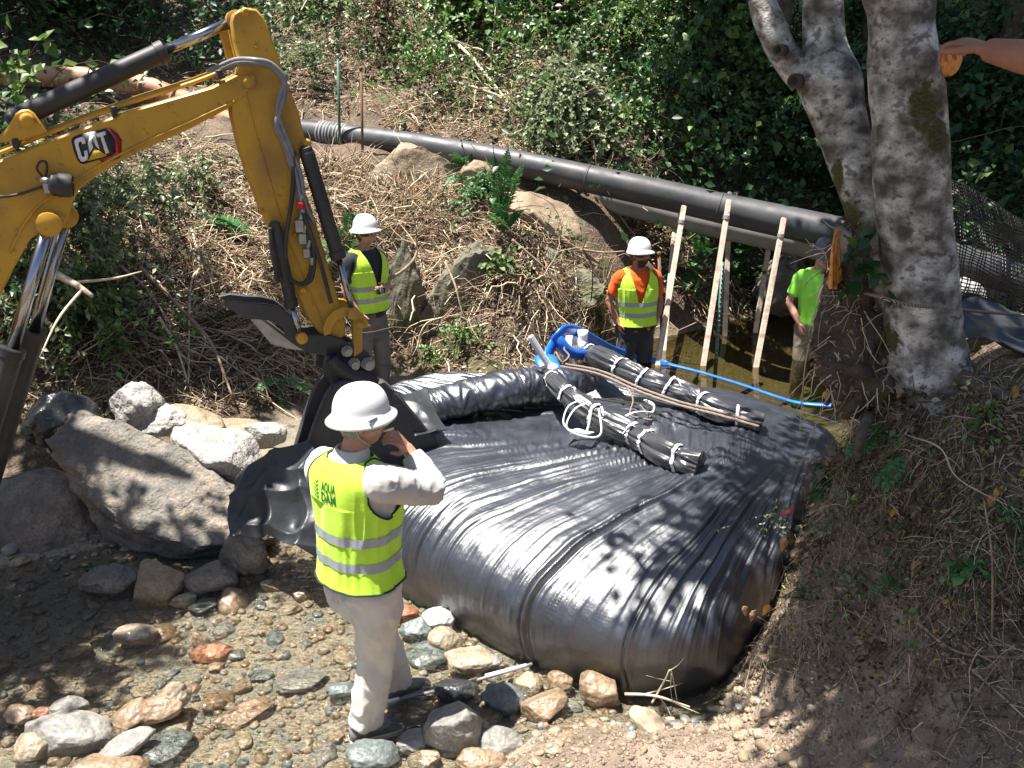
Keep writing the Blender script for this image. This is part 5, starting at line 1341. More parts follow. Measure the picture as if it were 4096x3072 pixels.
for k, (lb, u, v, s, tone, z, r) in enumerate(ST):
    put_rock('stone', lb, 'stone', P(u, v, z=z), s, r, 100 + k, STONE[tone], 5, .15, 5 if k % 3 else 8, .72, .018, flat=bool(k % 2))
# the brown mud slab at the bottom
# lesser cobbles, copies of a few shapes
used = []
GROUPS = {'grey': 'small grey cobbles scattered over the streambed', 'tan': 'small tan cobbles scattered over the streambed', 'brown': 'small wet brown cobbles scattered over the streambed', 'blue': 'small blue green cobbles scattered over the streambed'}
protos = {k: [] for k in GROUPS}; cnt = 0
r_ = random.Random(4)
def clear_of_dam(x, y):
    fx = np.interp(x, [-1.45, -1.25, -.7, -.3, .1, .67, .98], [4.9, 4.7, 4.45, 4.1, 3.78, 3.52, 3.45]); return y < fx or x < -1.6
while cnt < 250:
    x = r_.uniform(-3.6, .95); y = r_.uniform(2.7, 6.1) 
    if not clear_of_dam(x, y) or G(x, y) > .12: continue
    if (x + 2.28) ** 2 / 1.1 + (y - 5.3) ** 2 / .45 < 1: continue
    s = r_.choice([.022, .03, .035, .045, .055, .08]) * (1 + .12 * (y - 3))
    if any((x - a) ** 2 + (y - b) ** 2 < (s + c) ** 2 * .8 for a, b, c in used): continue
    used.append((x, y, s)); tone = r_.choice(['grey', 'tan', 'tan', 'brown', 'brown', 'blue']); z = float(G(x, y)) + s * .18
    if len(protos[tone]) < 6:
        o = put_rock('cobble', 'small %s cobble lying in the streambed gravel' % {'grey': 'grey', 'tan': 'tan', 'brown': 'wet brown', 'blue': 'blue green'}[tone], 'cobble', (x, y, z), (s * 1.25, s, s * .62), (r_.uniform(-.3, .3), r_.uniform(-.3, .3), r_.uniform(0, 3)), 400 + cnt, STONE[tone], 4, .16, 8, .68, .02, GROUPS[tone])
        protos[tone].append((o, s))
    else:
        src, s0 = r_.choice(protos[tone]); o = src.copy(); scene.collection.objects.link(o); o.location = (x, y, z)
        o.scale = [s / s0 * r_.uniform(.85, 1.15) for _ in range(3)]; o.rotation_euler = (0, 0, r_.uniform(0, 6.28))
    uu, vv = proj(np.array([x, y, z])); tn = {'grey': 'grey', 'tan': 'tan', 'brown': 'wet brown', 'blue': 'blue green'}[tone]
    where = ('in the shade at the far left of the stream' if uu < 90 else 'in front of the dam, right of the man' if uu > 410 else 'at the bottom around the man\'s shoes' if uu > 290 and vv > 640 else 'upstream below the huge boulder' if vv < 610 else 'mid stream left of the man' if vv < 690 else 'near the bottom edge left of the man')
    o['label'] = 'small %s cobble %s' % (tn, where); o['group'] = 'small %s cobbles %s' % (tn, where)
    cnt += 1
# uncountable gravel
def gravel(name, n, zone, smin, smax, mats, seed, level=1):
    r = np.random.default_rng(seed); mb = MB(); shapes = [rock_shape(seed * 10 + k, level, .2, 6, .7) for k in range(10)]
    x, y = zone(r, n); z = G(x, y); s = smin * (smax / smin) ** (r.random(len(x)) ** 1.6); mi = r.integers(0, len(mats), len(x))
    for k, (V, F) in enumerate(shapes):
        idx = np.where(np.arange(len(x)) % 10 == k)[0]; m = len(idx)
        a = r.uniform(0, 6.28, m); sc = np.stack([s[idx] * r.uniform(.8, 1.4, m), s[idx] * r.uniform(.7, 1.1, m), s[idx] * r.uniform(.45, .8, m)], -1)
        W = V[None] * sc[:, None]; c, sn = np.cos(a)[:, None], np.sin(a)[:, None]
        W = np.stack([W[..., 0] * c - W[..., 1] * sn, W[..., 0] * sn + W[..., 1] * c, W[..., 2]], -1) + np.stack([x[idx], y[idx], z[idx] + s[idx] * .25], -1)[:, None]
        Fb = F[None] + (np.arange(m) * len(V))[:, None, None]
        base = mb.n; mb.V.append(W.reshape(-1, 3)); mb.n += m * len(V)
        for q in range(len(mats)):
            sel = mi[idx] == q
            if sel.any(): mb.F.append((Fb[sel].reshape(-1, 3) + base, q))
    o = mb.build(name, mats); tag(o, kind='stuff'); return o
def z_stream(r, n):
    x = r.uniform(-4.2, 1.3, n); y = 2.2 + 4.6 * r.random(n) ** 1.2; k = (G(x, y) < .14) & ((((x - .42) / .62) ** 2 + ((y - 3.02) / .30) ** 2 > 1) | (r.random(len(x)) < .08)); return x[k], y[k]
g1 = gravel('gravel', 13000, z_stream, .006, .036, [STONE['grey'], STONE['tan'], STONE['brown'], STONE['tan'], STONE['tan'], STONE['brown'], STONE['tan'], STONE['blue']], 3, 2); tag(g1, 'loose gravel covering the streambed', 'gravel')
def z_soil(r, n):
    x = r.uniform(-.2, 2.2, n); y = r.uniform(1.9, 3.6, n); k = (G(x, y) > .05) & ((r.random(n) < .10) | (x > .95)) & (G(x, y) < .75) & (r.random(n) < np.clip(1.3 - G(x, y) * 1.8, .05, 1)); return x[k], y[k]
g2 = gravel('soil_gravel', 5200, z_soil, .006, .035, [STONE['tan'], M['rock_tan'], STONE['brown']], 6, 2); tag(g2, 'stones and crumbs of soil on the near bank', 'gravel')
M['soil_clod'] = pm("soil_clod", (.12, .088, .062), (.19, .145, .105), 12, .9, bmp=.8, bscale=60, c3=(.27, .21, .16))
def z_clod(r, n):
    x = r.uniform(-.2, 2.6, n); y = r.uniform(1.7, 3.9, n); k = (G(x, y) > .06); return x[k], y[k]
g3 = gravel('soil_clods', 26000, z_clod, .002, .015, [M['soil_clod'], M['soil_clod'], M['soil_clod'], M['rock_tan']], 8, 1); tag(g3, 'crumbly clods of soil covering the near bank', 'soil')
# white pole lying in the shallows
t = thing('pole', 'thin white pole lying across the shallows below the dam', 'pole', P(455, 684, z=.05))
mb = MB(); a, b = P(380, 704, z=.045), P(532, 664, z=.06); tube(mb, [a, (a + b) / 2 + Vector((0, 0, -.012)), b], .009, 10, 12)
mb.build('shaft', M['plastic_grey'], t); mb = MB(); tube(mb, [a, a + (b - a) * .12], .012, 10); tube(mb, [a + (b - a) * .68, a + (b - a) * .96], .0115, 10); mb.build('white_sleeve', M['white'], t)
# ------------------------------------------------------------------ pipes, props and stakes
def pipe(name, label, pts, r, mat, parts=(), steps=160, n=36):
    t = thing(name, label, 'pipe', tuple(pts[0])); mb = MB(); tube(mb, pts, r, n, steps); mb.build('pipe_wall', mat, t)
    return t
pp = [P(180, 121, y=12.2), P(300, 131, y=11.4), P(360, 138, y=11.1), P(420, 146, y=10.8), P(500, 160, y=10.5), P(590, 179, y=10.15), P(660, 194, y=9.9), P(730, 210, y=9.65), P(800, 225, y=9.35), P(870, 240, y=9.05), P(960, 262, y=8.7), P(1060, 290, y=8.4)]
t = pipe('black_pipe', 'long black plastic pipe carried across the pond on timber props', pp, [.14, .145, .148, .15, .155, .16, .165, .17, .175, .178, .18, .18], M['plastic_black'])
c_ = resample(np.array([tuple(q) for q in pp]), 400)
c_r = np.interp(np.arange(400), [0, 180, 330, 400], [.14, .160, .183, .183]) + .001
for k in (180, 248, 322):
    mb = MB(); tube(mb, [c_[k], c_[k + 1]], c_r[k], 36); mb.build('weld_bead', M['plastic_black'], t)
mb = MB()
for k in range(9):
    i_ = 46 + int(k * 2.2); tube(mb, [c_[i_], c_[i_ + 1]], .152 + .006 * (k % 2), 30)
mb.build('ribbed_coupling', M['plastic_grey'], t)
qq = [P(520, 178, y=10.9), P(600, 196, y=10.55), P(660, 210, y=10.4), P(730, 226, y=10.05), P(800, 241, y=9.75), P(870, 256, y=9.45), P(960, 276, y=9.1), P(1060, 302, y=8.8)]
pipe('grey_pipe', 'dusty grey pipe running just below and behind the long black pipe', qq, .17, M['plastic_grey'])
ee = [P(190, 103, y=12.9), P(240, 112, y=12.7), P(300, 116, y=12.45), P(340, 121, y=12.3), P(368, 125, y=12.2)]
t = pipe('dark_pipe', 'short grey black pipe ending beside the two thin steel stakes', ee, .15, M['plastic_black'])
mb = MB(); tube(mb, [ee[-1] + (ee[-2] - ee[-1]) * .6, ee[-1] + (ee[-2] - ee[-1]) * .2], .158, 30); mb.build('pale_band', M['plastic_grey'], t)
tt = [P(u, v, y=y) for u, v, y in ((-90, 76, 11.5), (-20, 76, 11.6), (60, 77, 11.7), (110, 80, 11.7), (150, 88, 11.7), (190, 104, 11.7), (225, 121, 11.7), (260, 127, 11.8), (310, 126, 12.2), (360, 125, 12.3), (400, 130, 12.1), (440, 138, 11.9), (500, 156, 11.8), (560, 176, 11.7))]
t = pipe('tan_pipe', 'sagging reddish tan pipe lying along the slope behind the excavator arm', tt, .135, M['plastic_tan'])
c_ = resample(np.array([tuple(q) for q in tt]), 200)
for k in (30, 44, 58, 70, 84):
    mb = MB(); tube(mb, [c_[k], c_[k + 1]], .15, 24); mb.build('joint_collar', M['plastic_tan'], t)
# timber props: (foot u,v) (top u,v) y
def prop(label, a, b, ya, yb, w=.055, strap=True):
    t = thing('timber_prop', label, 'timber prop', a); t['group'] = 'timber props holding the pipe'
    d = unit(np.array(b - a)); sx = unit(np.cross(d, (0, 1, 0))); sy = np.cross(sx, d); c0 = (np.array(a) + np.array(b)) / 2; L = np.linalg.norm(np.array(b - a))
    mb = MB(); box(mb, c0, (w, w * .65, L), (sx, sy, d), bev=.004); mb.build('timber', M['wood'], t, smooth='angle')
    if strap:
        mb = MB(); q = np.array(b) - d * .22
        for k in range(4): tube(mb, [q + d * (.012 * k) + sx * w * .62 * math.cos(x_) + sy * w * .5 * math.sin(x_) for x_ in np.linspace(0, 6.28, 14)], .006, 5, cap=False)
        mb.build('wire_binding', M['plastic_grey'], t)
for lb, fu, fv, tu, tv, y0, y1 in [
 ('leftmost timber prop, in front of the pipe beside the bearded man', 659, 357, 684, 206, 8.6, 9.55),
 ('thinner timber prop right behind the leftmost one', 664, 345, 676, 214, 9.15, 10.4),
 ('pale middle timber prop standing in the pond with its top above the pipe', 704, 361, 729, 200, 8.55, 9.3),
 ('browner timber prop standing just behind the middle one', 725, 328, 730, 192, 9.7, 10.2),
 ('right-hand timber prop leaning in the pond', 757, 362, 784, 218, 8.5, 9.1),
 ('short timber prop crossing behind the right-hand one', 757, 322, 772, 226, 9.8, 9.95)]:
    a = P(fu, fv, y=y0); b = P(tu, tv, y=y1); a = a + (a - b) * .12 ; prop(lb, a, b, y0, y1)
t = thing('steel_post', 'green perforated steel post standing in the pond between the timber props', 'post', P(717, 350, y=8.7))
mb = MB(); a = P(716, 366, y=8.7) + Vector((0, 0, -.3)); b = P(723, 262, y=8.9); d = unit(np.array(b - a)); sx = unit(np.cross(d, (0, 1, 0))); sy = np.cross(sx, d); c0 = np.array(a + b) / 2; L = (b - a).length
box(mb, c0, (.04, .005, L), (sx, sy, d)); box(mb, c0 + sy * .012, (.005, .03, L), (sx, sy, d)); mb.build('post', M['steel_green'], t, smooth=False)
mb = MB()
for k in range(26): box(mb, np.array(a) + d * (L * (.1 + .035 * k)) - sy * .006, (.012, .012, .018), (sx, sy, d))
mb.build('studs', M['plastic_grey'], t, smooth=False)
for lb, u0, v0, u1, v1, y_, m_ in [('thin green steel stake beside the end of the dark pipe', 340, 157, 338, 57, 11.0, 'steel_green'), ('dark rusty steel stake right of the thin green stake', 363, 172, 361, 70, 10.7, 'rust'), ('short rusty bar behind the leftmost timber prop', 662, 340, 659, 255, 8.9, 'rust')]:
    a = P(u0, v0, y=y_); b = P(u1, v1, y=y_); mb = MB(); tube(mb, [a + (a - b) * .08, b], .017, 8); 
    t = thing('stake', lb, 'stake', a); mb.build('bar', M[m_], t); mb = MB(); lathe(mb, [(.012, 0), (.024, .006), (.024, .03), (.01, .036)], b, (0, 0, 1), 10); mb.build('cap', M['steel'] if m_ != 'rust' else M['rust'], t)
# black sheet left of the man, dangling from the dam's end
o = crumple('black_sheet', '', [P(240, 478, y=4.95), P(322, 440, y=4.95), P(345, 556, y=4.45), P(232, 548, y=4.5)], None, 150, .08, 3); tag(o, 'crumpled black fabric sheet draped over rocks left of the man', 'sheet')
o = crumple('black_flap', '', [P(395, 403, z=.92), P(432, 395, z=.92), P(438, 436, z=.80), P(405, 440, z=.82)], None, 60, .03, 8); tag(o, 'torn flap of black fabric sticking up behind the bucket', 'sheet')
# black mesh fence and sheet at far right
m, nt, b = new_mat("black_mesh"); M['mesh'] = m; b.inputs["Base Color"].default_value = (.008, .008, .01, 1); b.inputs["Roughness"].default_value = .3; b.inputs["Specular IOR Level"].default_value = .5
t = thing('mesh_fence', 'black plastic mesh fence sagging behind the big tree trunk', 'fence', P(990, 300, y=4.6))
mb = MB(); A = [np.array(P(*q[:2], y=q[2])) for q in ((930, 168, 4.7), (1010, 212, 4.9), (1100, 262, 5.0), (1120, 340, 4.6), (1015, 318, 4.4), (925, 290, 4.3))]
nu, nv = 44, 34
def fpt(s, tt_):
    top = resample(np.array(A[:3]), 60)[int(s * 59)]; bot = resample(np.array(A[5:2:-1]), 60)[int(s * 59)]
    q = top * (1 - tt_) + bot * tt_; q[1] -= .10 * math.sin(math.pi * tt_); return q + np.array([0, .03, .02]) * vn(s * 8, tt_ * 6)
for i_ in range(nu): tube(mb, [fpt(i_ / (nu - 1), k / 10) for k in range(11)], .003, 4, 16, cap=False)
for k in range(nv): tube(mb, [fpt(i_ / 12, k / (nv - 1)) for i_ in range(13)], .0065, 4, 26, cap=False, flat=.5)
mb.build('mesh', M['mesh'], t)
mb = MB(); q = A[5]; tube(mb, [A[2] + np.array([.1, 0, .1]), A[3] - np.array([0, 0, .1])], .02, 8); mb.build('post', M['wood'], t)
o = crumple('black_cloth', '', [P(948, 292, y=4.5), P(1080, 345, y=4.3), P(1080, 400, y=3.6), P(958, 330, y=3.9)], G, 80, .05, 5); tag(o, 'black cloth heaped below the mesh fence right of the tree', 'cloth')
# ------------------------------------------------------------------ the mottled grey tree by the camera
def bark_mat():
    m, nt, b = new_mat("mottled_grey_bark")
    tc = nt.nodes.new("ShaderNodeTexCoord"); mp = nt.nodes.new("ShaderNodeMapping"); mp.inputs["Scale"].default_value = (1, 1, 1.25); nt.links.new(tc.outputs["Object"], mp.inputs[0])
    def N(sc, det=8, k="Noise"):
        t = nt.nodes.new("ShaderNodeTex" + k); t.inputs["Scale"].default_value = sc; t.inputs["Detail"].default_value = det; nt.links.new(mp.outputs[0], t.inputs["Vector"]); return t
    a, c, d = N(9, 7), N(26), N(85)
    col = ramp(nt, a.outputs[0], [(.36, (.07, .065, .05)), (.45, (.18, .17, .145)), (.53, (.33, .32, .285)), (.64, (.58, .575, .53))])
    col = mixc(nt, ramp(nt, c.outputs[0], [(.36, .75), (.47, 0)]), col, (.06, .04, .036))
    col = mixc(nt, ramp(nt, d.outputs[0], [(.30, .6), (.42, 0)]), col, (.07, .06, .05))
    vc = nt.nodes.new('ShaderNodeTexVoronoi'); vc.feature = 'DISTANCE_TO_EDGE'; vc.inputs['Scale'].default_value = 16; nt.links.new(mixc(nt, .12, mp.outputs[0], c.outputs['Color']), vc.inputs['Vector'])
    crk = ramp(nt, vc.outputs[0], [(.0, .55), (.035, 0)]); col = mixc(nt, crk, col, (.06, .055, .045))
    at = nt.nodes.new("ShaderNodeAttribute"); at.attribute_name = "moss"
    mm = nt.nodes.new("ShaderNodeMath"); mm.operation = 'MULTIPLY_ADD'; nt.links.new(c.outputs[0], mm.inputs[0]); mm.inputs[1].default_value = .8; nt.links.new(at.outputs["Fac"], mm.inputs[2])
    moss = ramp(nt, d.outputs[0], [(.35, (.03, .03, .008)), (.65, (.08, .07, .018))])
    col = mixc(nt, ramp(nt, mm.outputs[0], [(.78, 0), (.92, 1)]), col, moss)
    nt.links.new(col, b.inputs["Base Color"]); b.inputs["Roughness"].default_value = .85
    h = bump(nt, b, c.outputs[0], .7, .012); h = bump(nt, b, a.outputs[0], .5, .02, h); bump(nt, b, d.outputs[0], .5, .005, h); return m
M['bark'] = bark_mat()
M['bark_dark'] = pm("dark_bark", (.05, .04, .03), (.10, .085, .065), 8, .85, bmp=.8, bscale=40)
def trunk(name, pts, y, par, extra=None, moss=(), steps=150, n=64, noise=.07):
    """pts: (u, v, half width px, y)"""
    c = []; 
    for u, v, w, yy in pts:
        q = P(u, v, y=yy); dep = q.y * CP + (CAM_H - q.z) * SP; c.append((*q, .95 * w * dep / FPX))
    if extra: c = extra(c)
    c = np.array(c); mb = MB(); tube(mb, c[:, :3], c[:, 3], n, steps, noise=noise, nf=7, seed=len(pts))
    o = mb.build(name, M['bark'], par)
    V = np.array([tuple(v.co) for v in o.data.vertices]) + np.array(wloc(o)); u, v = proj(V); f = np.zeros(len(V))
    for (mu, mv, mr, ms) in moss: f = np.maximum(f, .75 - np.hypot((u - mu) / mr, (v - mv) / ms) * .45)
    a = o.data.attributes.new("moss", 'FLOAT', 'POINT'); a.data.foreach_set("value", f.astype(np.float32)); return o
alder = thing('tree', 'big grey mottled tree trunk with a moss patch, gripped by a hand', 'tree', (1.75, 3.3, 1.8))
def up1(c): 
    x, y, z, r = c[0]; return [(x - .2, y + .1, 8.5, .05), (x - .05, y + .05, 6.5, .10), (x - .02, y, 5.0, r * .9)] + c
trunk('trunk', [(900, -60, 33, 3.32), (901, 0, 32.5, 3.32), (906, 90, 36, 3.32), (911, 170, 36.5, 3.32), (916, 240, 35.5, 3.32), (921, 300, 37, 3.31), (924, 345, 40, 3.30), (928, 385, 48, 3.30), (932, 425, 55, 3.30)], 3.3, alder, up1,
      [(922, 105, 26, 38), (935, 135, 22, 26), (888, 340, 18, 22)])
mb = MB()  # surface roots
for pts, r in (([(915, 372), (890, 398), (868, 430), (856, 470)], .045), ([(945, 375), (975, 395), (1010, 402)], .05), ([(925, 380), (925, 420), (905, 455)], .035)):
    tube(mb, [PG(u, v, .0) for u, v in pts], [r, r * .8, r * .5, r * .25][:len(pts)], 12, 30, noise=.15)
mb.build('root', M['bark_dark'], alder)
mb = MB(); c0 = P(1032, 100, y=3.32)
# cut stub the hand leans on, with a fresh orange face
stub_c = P(945, 66, y=3.26)
tube(mb, [P(925, 58, y=3.34), P(940, 61, y=3.28), stub_c], [.05, .052, .05], 20, 12, noise=.08); stub = mb.build('cut_stub', M['bark'], alder)
mb = MB(); dn = unit(np.array([.45, -.85, -.15])); lathe(mb, [(.004, .012), (.03, .012), (.048, .008), (.052, -.012)], np.array(P(951, 62, y=3.24)), dn, 28); mb.build('fresh_cut_face', M['wood_split'], stub)
alder2 = thing('tree', 'leaning forked mottled trunk left of the big trunk, mossy at its foot', 'tree', (1.62, 3.5, 1.7))
def up2(c): 
    x, y, z, r = c[0]; return [(x - .6, y + .3, 8.0, .04), (x - .35, y + .2, 6.3, .08), (x - .1, y + .05, 4.8, r * .85)] + c
trunk('trunk', [(820, -60, 20, 3.7), (822, 0, 20.5, 3.68), (824, 40, 22, 3.66), (828, 78, 31, 3.62), (840, 120, 27, 3.58), (855, 172, 23, 3.52), (867, 220, 18.5, 3.47), (878, 262, 17, 3.44), (890, 300, 20, 3.42), (900, 340, 26, 3.40)], 3.5, alder2, up2,
      [(838, 180, 9, 30), (850, 225, 18, 40), (862, 262, 16, 30), (812, 140, 6, 20)])
def up3(c): 
    x, y, z, r = c[0]; return [(x - 1.2, y + .3, 7.0, .02), (x - .7, y + .2, 5.6, .05)] + c
trunk('limb', [(752, -60, 14, 3.75), (762, 0, 13.5, 3.72), (770, 24, 15, 3.70), (784, 54, 15, 3.67), (806, 78, 19, 3.64)], 3.6, alder2, up3, [], 70, 40)
for u, v, r in ((779, 50, .022), (795, 81, .028)):
    mb = MB(); c0 = np.array(P(u, v, y=3.56)); lathe(mb, [(r, -.05), (r, .01), (r * .8, .022), (r * .55, .006), (.003, -.01)], c0, (-.6, -.75, 0), 18); mb.build('knot', M['bark_dark'], alder2)
# twine tied round the trunk
mb = MB()
pts = [P(858, 291, y=3.40), P(880, 297, y=3.16), P(905, 304, y=3.12), P(930, 307, y=3.14), P(955, 309, y=3.3), P(985, 312, y=3.6), P(1030, 316, y=4.0)]
tube(mb, pts, .007, 6, 60); tag(mb.build('twine', M['rope'], loc=pts[2]), 'dark twine tied round the foot of the big grey trunk', 'twine')
# splintered stump and root mass left of the trunks
sp = thing('stump', 'dark broken stump and root mass with a fresh orange splintered edge', 'stump', P(858, 340, y=3.45))
mb = MB()
for k, (u, v, y_, s, sd) in enumerate([(856, 255, 3.5, (.09, .09, .17), 1), (850, 300, 3.48, (.10, .11, .17), 2), (862, 335, 3.45, (.16, .13, .16), 3), (848, 365, 3.42, (.13, .12, .13), 4), (872, 385, 3.36, (.17, .14, .15), 5)]):
    V, F = rock_shape(700 + sd, 5, .3, 3, .8, .10); mb.add(V * np.array(s) + np.array(P(u, v, y=y_)), F)
V, F = remesh(mb, .012, 2, .012, 16, .5, 3); b_ = MB(); b_.add(V, F); b_.build('root_mass', pm("root_soil_bark", (.045, .03, .022), (.085, .06, .042), 9, .9, bmp=.9, bscale=45, c3=(.05, .055, .02), bdist=.02), sp)
ri = RNG.integers(0, len(V), 900); pv = V[ri] + RNG.normal(size=(900, 3)) * .006; m2 = MB(); LL = RNG.uniform(.012, .04, 900); leaves(m2, pv, RNG.normal(size=(900, 3)), unit(RNG.normal(size=(900, 3)) + (-.3, -.8, .5)), LL, LL * .6, k=6); m2.build('clinging_leaves', M['leaf_dry'], sp)
ri = RNG.integers(0, len(V), 260); m2 = MB(); twigs(m2, twig_paths(V[ri], unit(RNG.normal(size=(260, 3)) + (-.2, -.5, -.9)), RNG.uniform(.05, .2, 260), 6, .4, .3), np.linspace(.003, .001, 6)[None] * np.ones((260, 1)), 4); m2.build('hanging_roots', M['twig'], sp)
mb = MB(); r_ = random.Random(3)
for k in range(26):
    a = r_.random(); u0 = 829 + 10 * a + r_.uniform(-2, 2); v0 = 285 - 10 * a
    tip = (838 + r_.uniform(-3, 3) - 3 * (1 - a), 226 + r_.uniform(0, 34)); tube(mb, [P(u0, v0 + 4, y=3.36 + a * .06), P((u0 + tip[0]) / 2 - 1, (v0 + tip[1]) / 2, y=3.36 + a * .06), P(*tip, y=3.37 + a * .07)], [.012, .009, .002], 5, noise=.2)
prism(mb, [P(*q, y=3.40) for q in ((829, 288), (834, 236), (838, 246), (837, 290))], (.02, .05, 0), bev=.004)
mb.build('splintered_wood', M['wood_split'], sp, smooth=False)
mb = MB(); prism(mb, [P(*q, y=3.43) for q in ((838, 226), (848, 233), (856, 242), (846, 262), (840, 262))], (.03, .05, .0), bev=.006); mb.build('bare_wood', M['wood'], sp, smooth='angle')

# ------------------------------------------------------------------ unseen leaf crowns, clumps placed up the sun's rays to shade chosen spots
def crown(par, blobs, mat, leaf=.11, name='crown'):
    """blobs: centre, radii, count"""
    mb = MB()
    for c, r, n in blobs:
        c = np.array(c, float); r = np.array(r, float); ncl = max(6, n // 60)
        cc = unit(RNG.normal(size=(ncl, 3))) * (RNG.random((ncl, 1)) ** .4) * r + c
        idx = RNG.integers(0, ncl, n); p = cc[idx] + RNG.normal(size=(n, 3)) * (r.min() * .11 + .07)
        L = leaf * RNG.uniform(.7, 1.3, n); leaves(mb, p, unit(RNG.normal(size=(n, 3)) + (0, 0, -.3)), unit(RNG.normal(size=(n, 3)) * .6 + (0, 0, 1)), L, L * .75)
        tp = twig_paths(np.repeat(c[None], ncl, 0), unit(cc - c), np.linalg.norm(cc - c, axis=1), 5, .15); twigs(mb, tp, np.linspace(.03, .006, 5)[None] * np.ones((ncl, 1)), 4)
    return mb.build(name, mat, par)
def above(u, v, h, z=None):
    """a point h metres up the sun's ray from what stands at (u, v)"""
    q = PG(u, v) if z is None else P(u, v, z=z); return np.array(q + SUN * (h / SUN.z))
# shade targets: (u, v, z, radius across, density, height)
SH_ALDER = [(925, 150, 2.8, .9, 1.0, 4.4), (960, 330, 1.8, .9, 1.0, 4.6), (830, 130, 2.6, .6, .9, 4.5), (1000, 500, 1.5, .9, .8, 4.6), (1010, 640, 1.2, .6, .55, 4.8), (900, 470, 1.3, .5, .6, 4.8), (860, 560, .9, .5, .95, 5.0), (900, 690, .8, .5, .7, 5.0), (830, 640, .5, .35, .7, 5), (950, 560, 1.3, .6, .8, 4.7),
            (770, 500, .7, .42, .55, 5.2), (700, 520, .75, .42, .42, 5.4), (745, 570, .6, .34, .45, 5.2), (640, 545, .75, .3, .28, 5.4), (790, 455, .7, .4, .6, 5.2), (700, 640, .4, .28, .3, 5.2), (850, 350, 1.3, .5, .9, 5.0), (1040, 60, 3.2, .7, 1.0, 4.2)]
def blobs(lst, leaf):
    out = []
    for u, v, z, r, dns, h in lst:
        n = int(dns * 1.7 * math.pi * r * r / (leaf * leaf * .75 * .30)); out.append((above(u, v, h, z), (r, r, .5), max(n, 40)))
    return out
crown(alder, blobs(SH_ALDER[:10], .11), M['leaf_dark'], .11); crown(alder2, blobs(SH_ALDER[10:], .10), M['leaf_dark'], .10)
def bg_tree(label, base, top, r0, shade, kind='leaf_dark', leaf=.2, lean=0.0):
    t = thing('tree', label, 'tree', base, 'trees growing on the far bank')
    mb = MB(); b = np.array(tuple(base)); q = [b - np.array([0, 0, .3]), b + np.array([.1 * lean, 0, 1.2]), b + np.array([.4 * lean, .1, 3.0]), b + np.array([.8 * lean, 0, top * .7]), b + np.array([1.2 * lean, 0, top])]
    tube(mb, q, [r0 * 1.3, r0, r0 * .85, r0 * .6, r0 * .3], 16, 40, noise=.12, nf=5); mb.build('trunk', M['bark_dark'], t)
    bl = []
    for u, v, z, r, dns, h in shade:
        n = int(dns * 1.5 * math.pi * r * r / (leaf * leaf * .75 * .30)); bl.append((above(u, v, h) + np.array([0, 0, .5]), (r, r, .8), n))
    crown(t, bl, M[kind], leaf); return t
bg_tree('slim dark tree trunk in the green thicket above the grey pipe', PG(768, 150, 0), 9, .10, [(760, 290, .3, 1.0, .8, 7), (800, 350, .3, .9, .8, 7), (770, 130, 2.2, 1.4, .75, 6.5), (735, 200, 1.8, 1.0, .9, 6.5)], lean=.3)
bg_tree('dark leaning trunk in the thicket left of the forked tree limb', PG(712, 90, 0), 9, .085, [(730, 100, 2.8, .8, .35, 6.5), (820, 60, 3.4, 1.6, .5, 7), (690, 175, 2, .6, .6, 6.5)], lean=-.35)
bg_tree('dark trunk deep in the thicket between the forked and the big trunk', PG(862, 95, 0), 10, .11, [(880, 200, 2.0, 1.8, 1.0, 6.5), (900, 120, 3.0, 1.8, 1.2, 6.5), (850, 60, 3.5, 1.6, 1.0, 7)], lean=.1)
bg_tree('dim tree trunk in the dark thicket beyond the mesh fence', PG(1000, 90, 0), 10, .12, [(1050, 200, 2.6, 2.2, 1.8, 6), (1100, 50, 4, 2.4, 1.8, 7), (950, 40, 4, 2.2, 1.8, 7), (960, 180, 3, 1.9, 1.8, 6), (1000, 110, 3, 2.0, 1.8, 6)], lean=.4)
bg_tree('dark trunk in the shaded upper left corner behind the arm', PG(150, 28, 0), 9, .11, [(40, 40, 3.2, 2.0, 1.5, 6.5), (140, 35, 3.4, 1.6, 1.1, 6.5), (215, 15, 3.9, 1.0, .5, 6.5), (-40, 110, 2.7, 1.4, .9, 6.5), (70, 130, 2.5, .7, .3, 6.5), (150, 300, 1, .5, .35, 6), (250, 330, 1, .5, .5, 6)], lean=-.2)
lt = thing('tree', 'unseen tree added to shade the lower left of the stream', 'tree', (-5.6, 5.6, .9))  # added out of view; its leaf clumps go where shade is wanted
mb = MB(); tube(mb, [(-5.7, 5.6, .6), (-5.6, 5.6, 2.5), (-5.4, 5.5, 4.5), (-4.8, 5.2, 6.6), (-4.2, 5.0, 8)], [.2, .17, .15, .1, .04], 18, 40, noise=.1, nf=5)
for q in ((-3.9, 4.4, 6.6), (-3.4, 5.6, 6.4), (-4.6, 3.8, 6.2)): tube(mb, [(-5.3, 5.4, 4.8), (np.array((-5.3, 5.4, 4.8)) + q) / 2 + (0, 0, .4), q], [.09, .06, .02], 10, 20)
mb.build('trunk', M['bark'], lt)
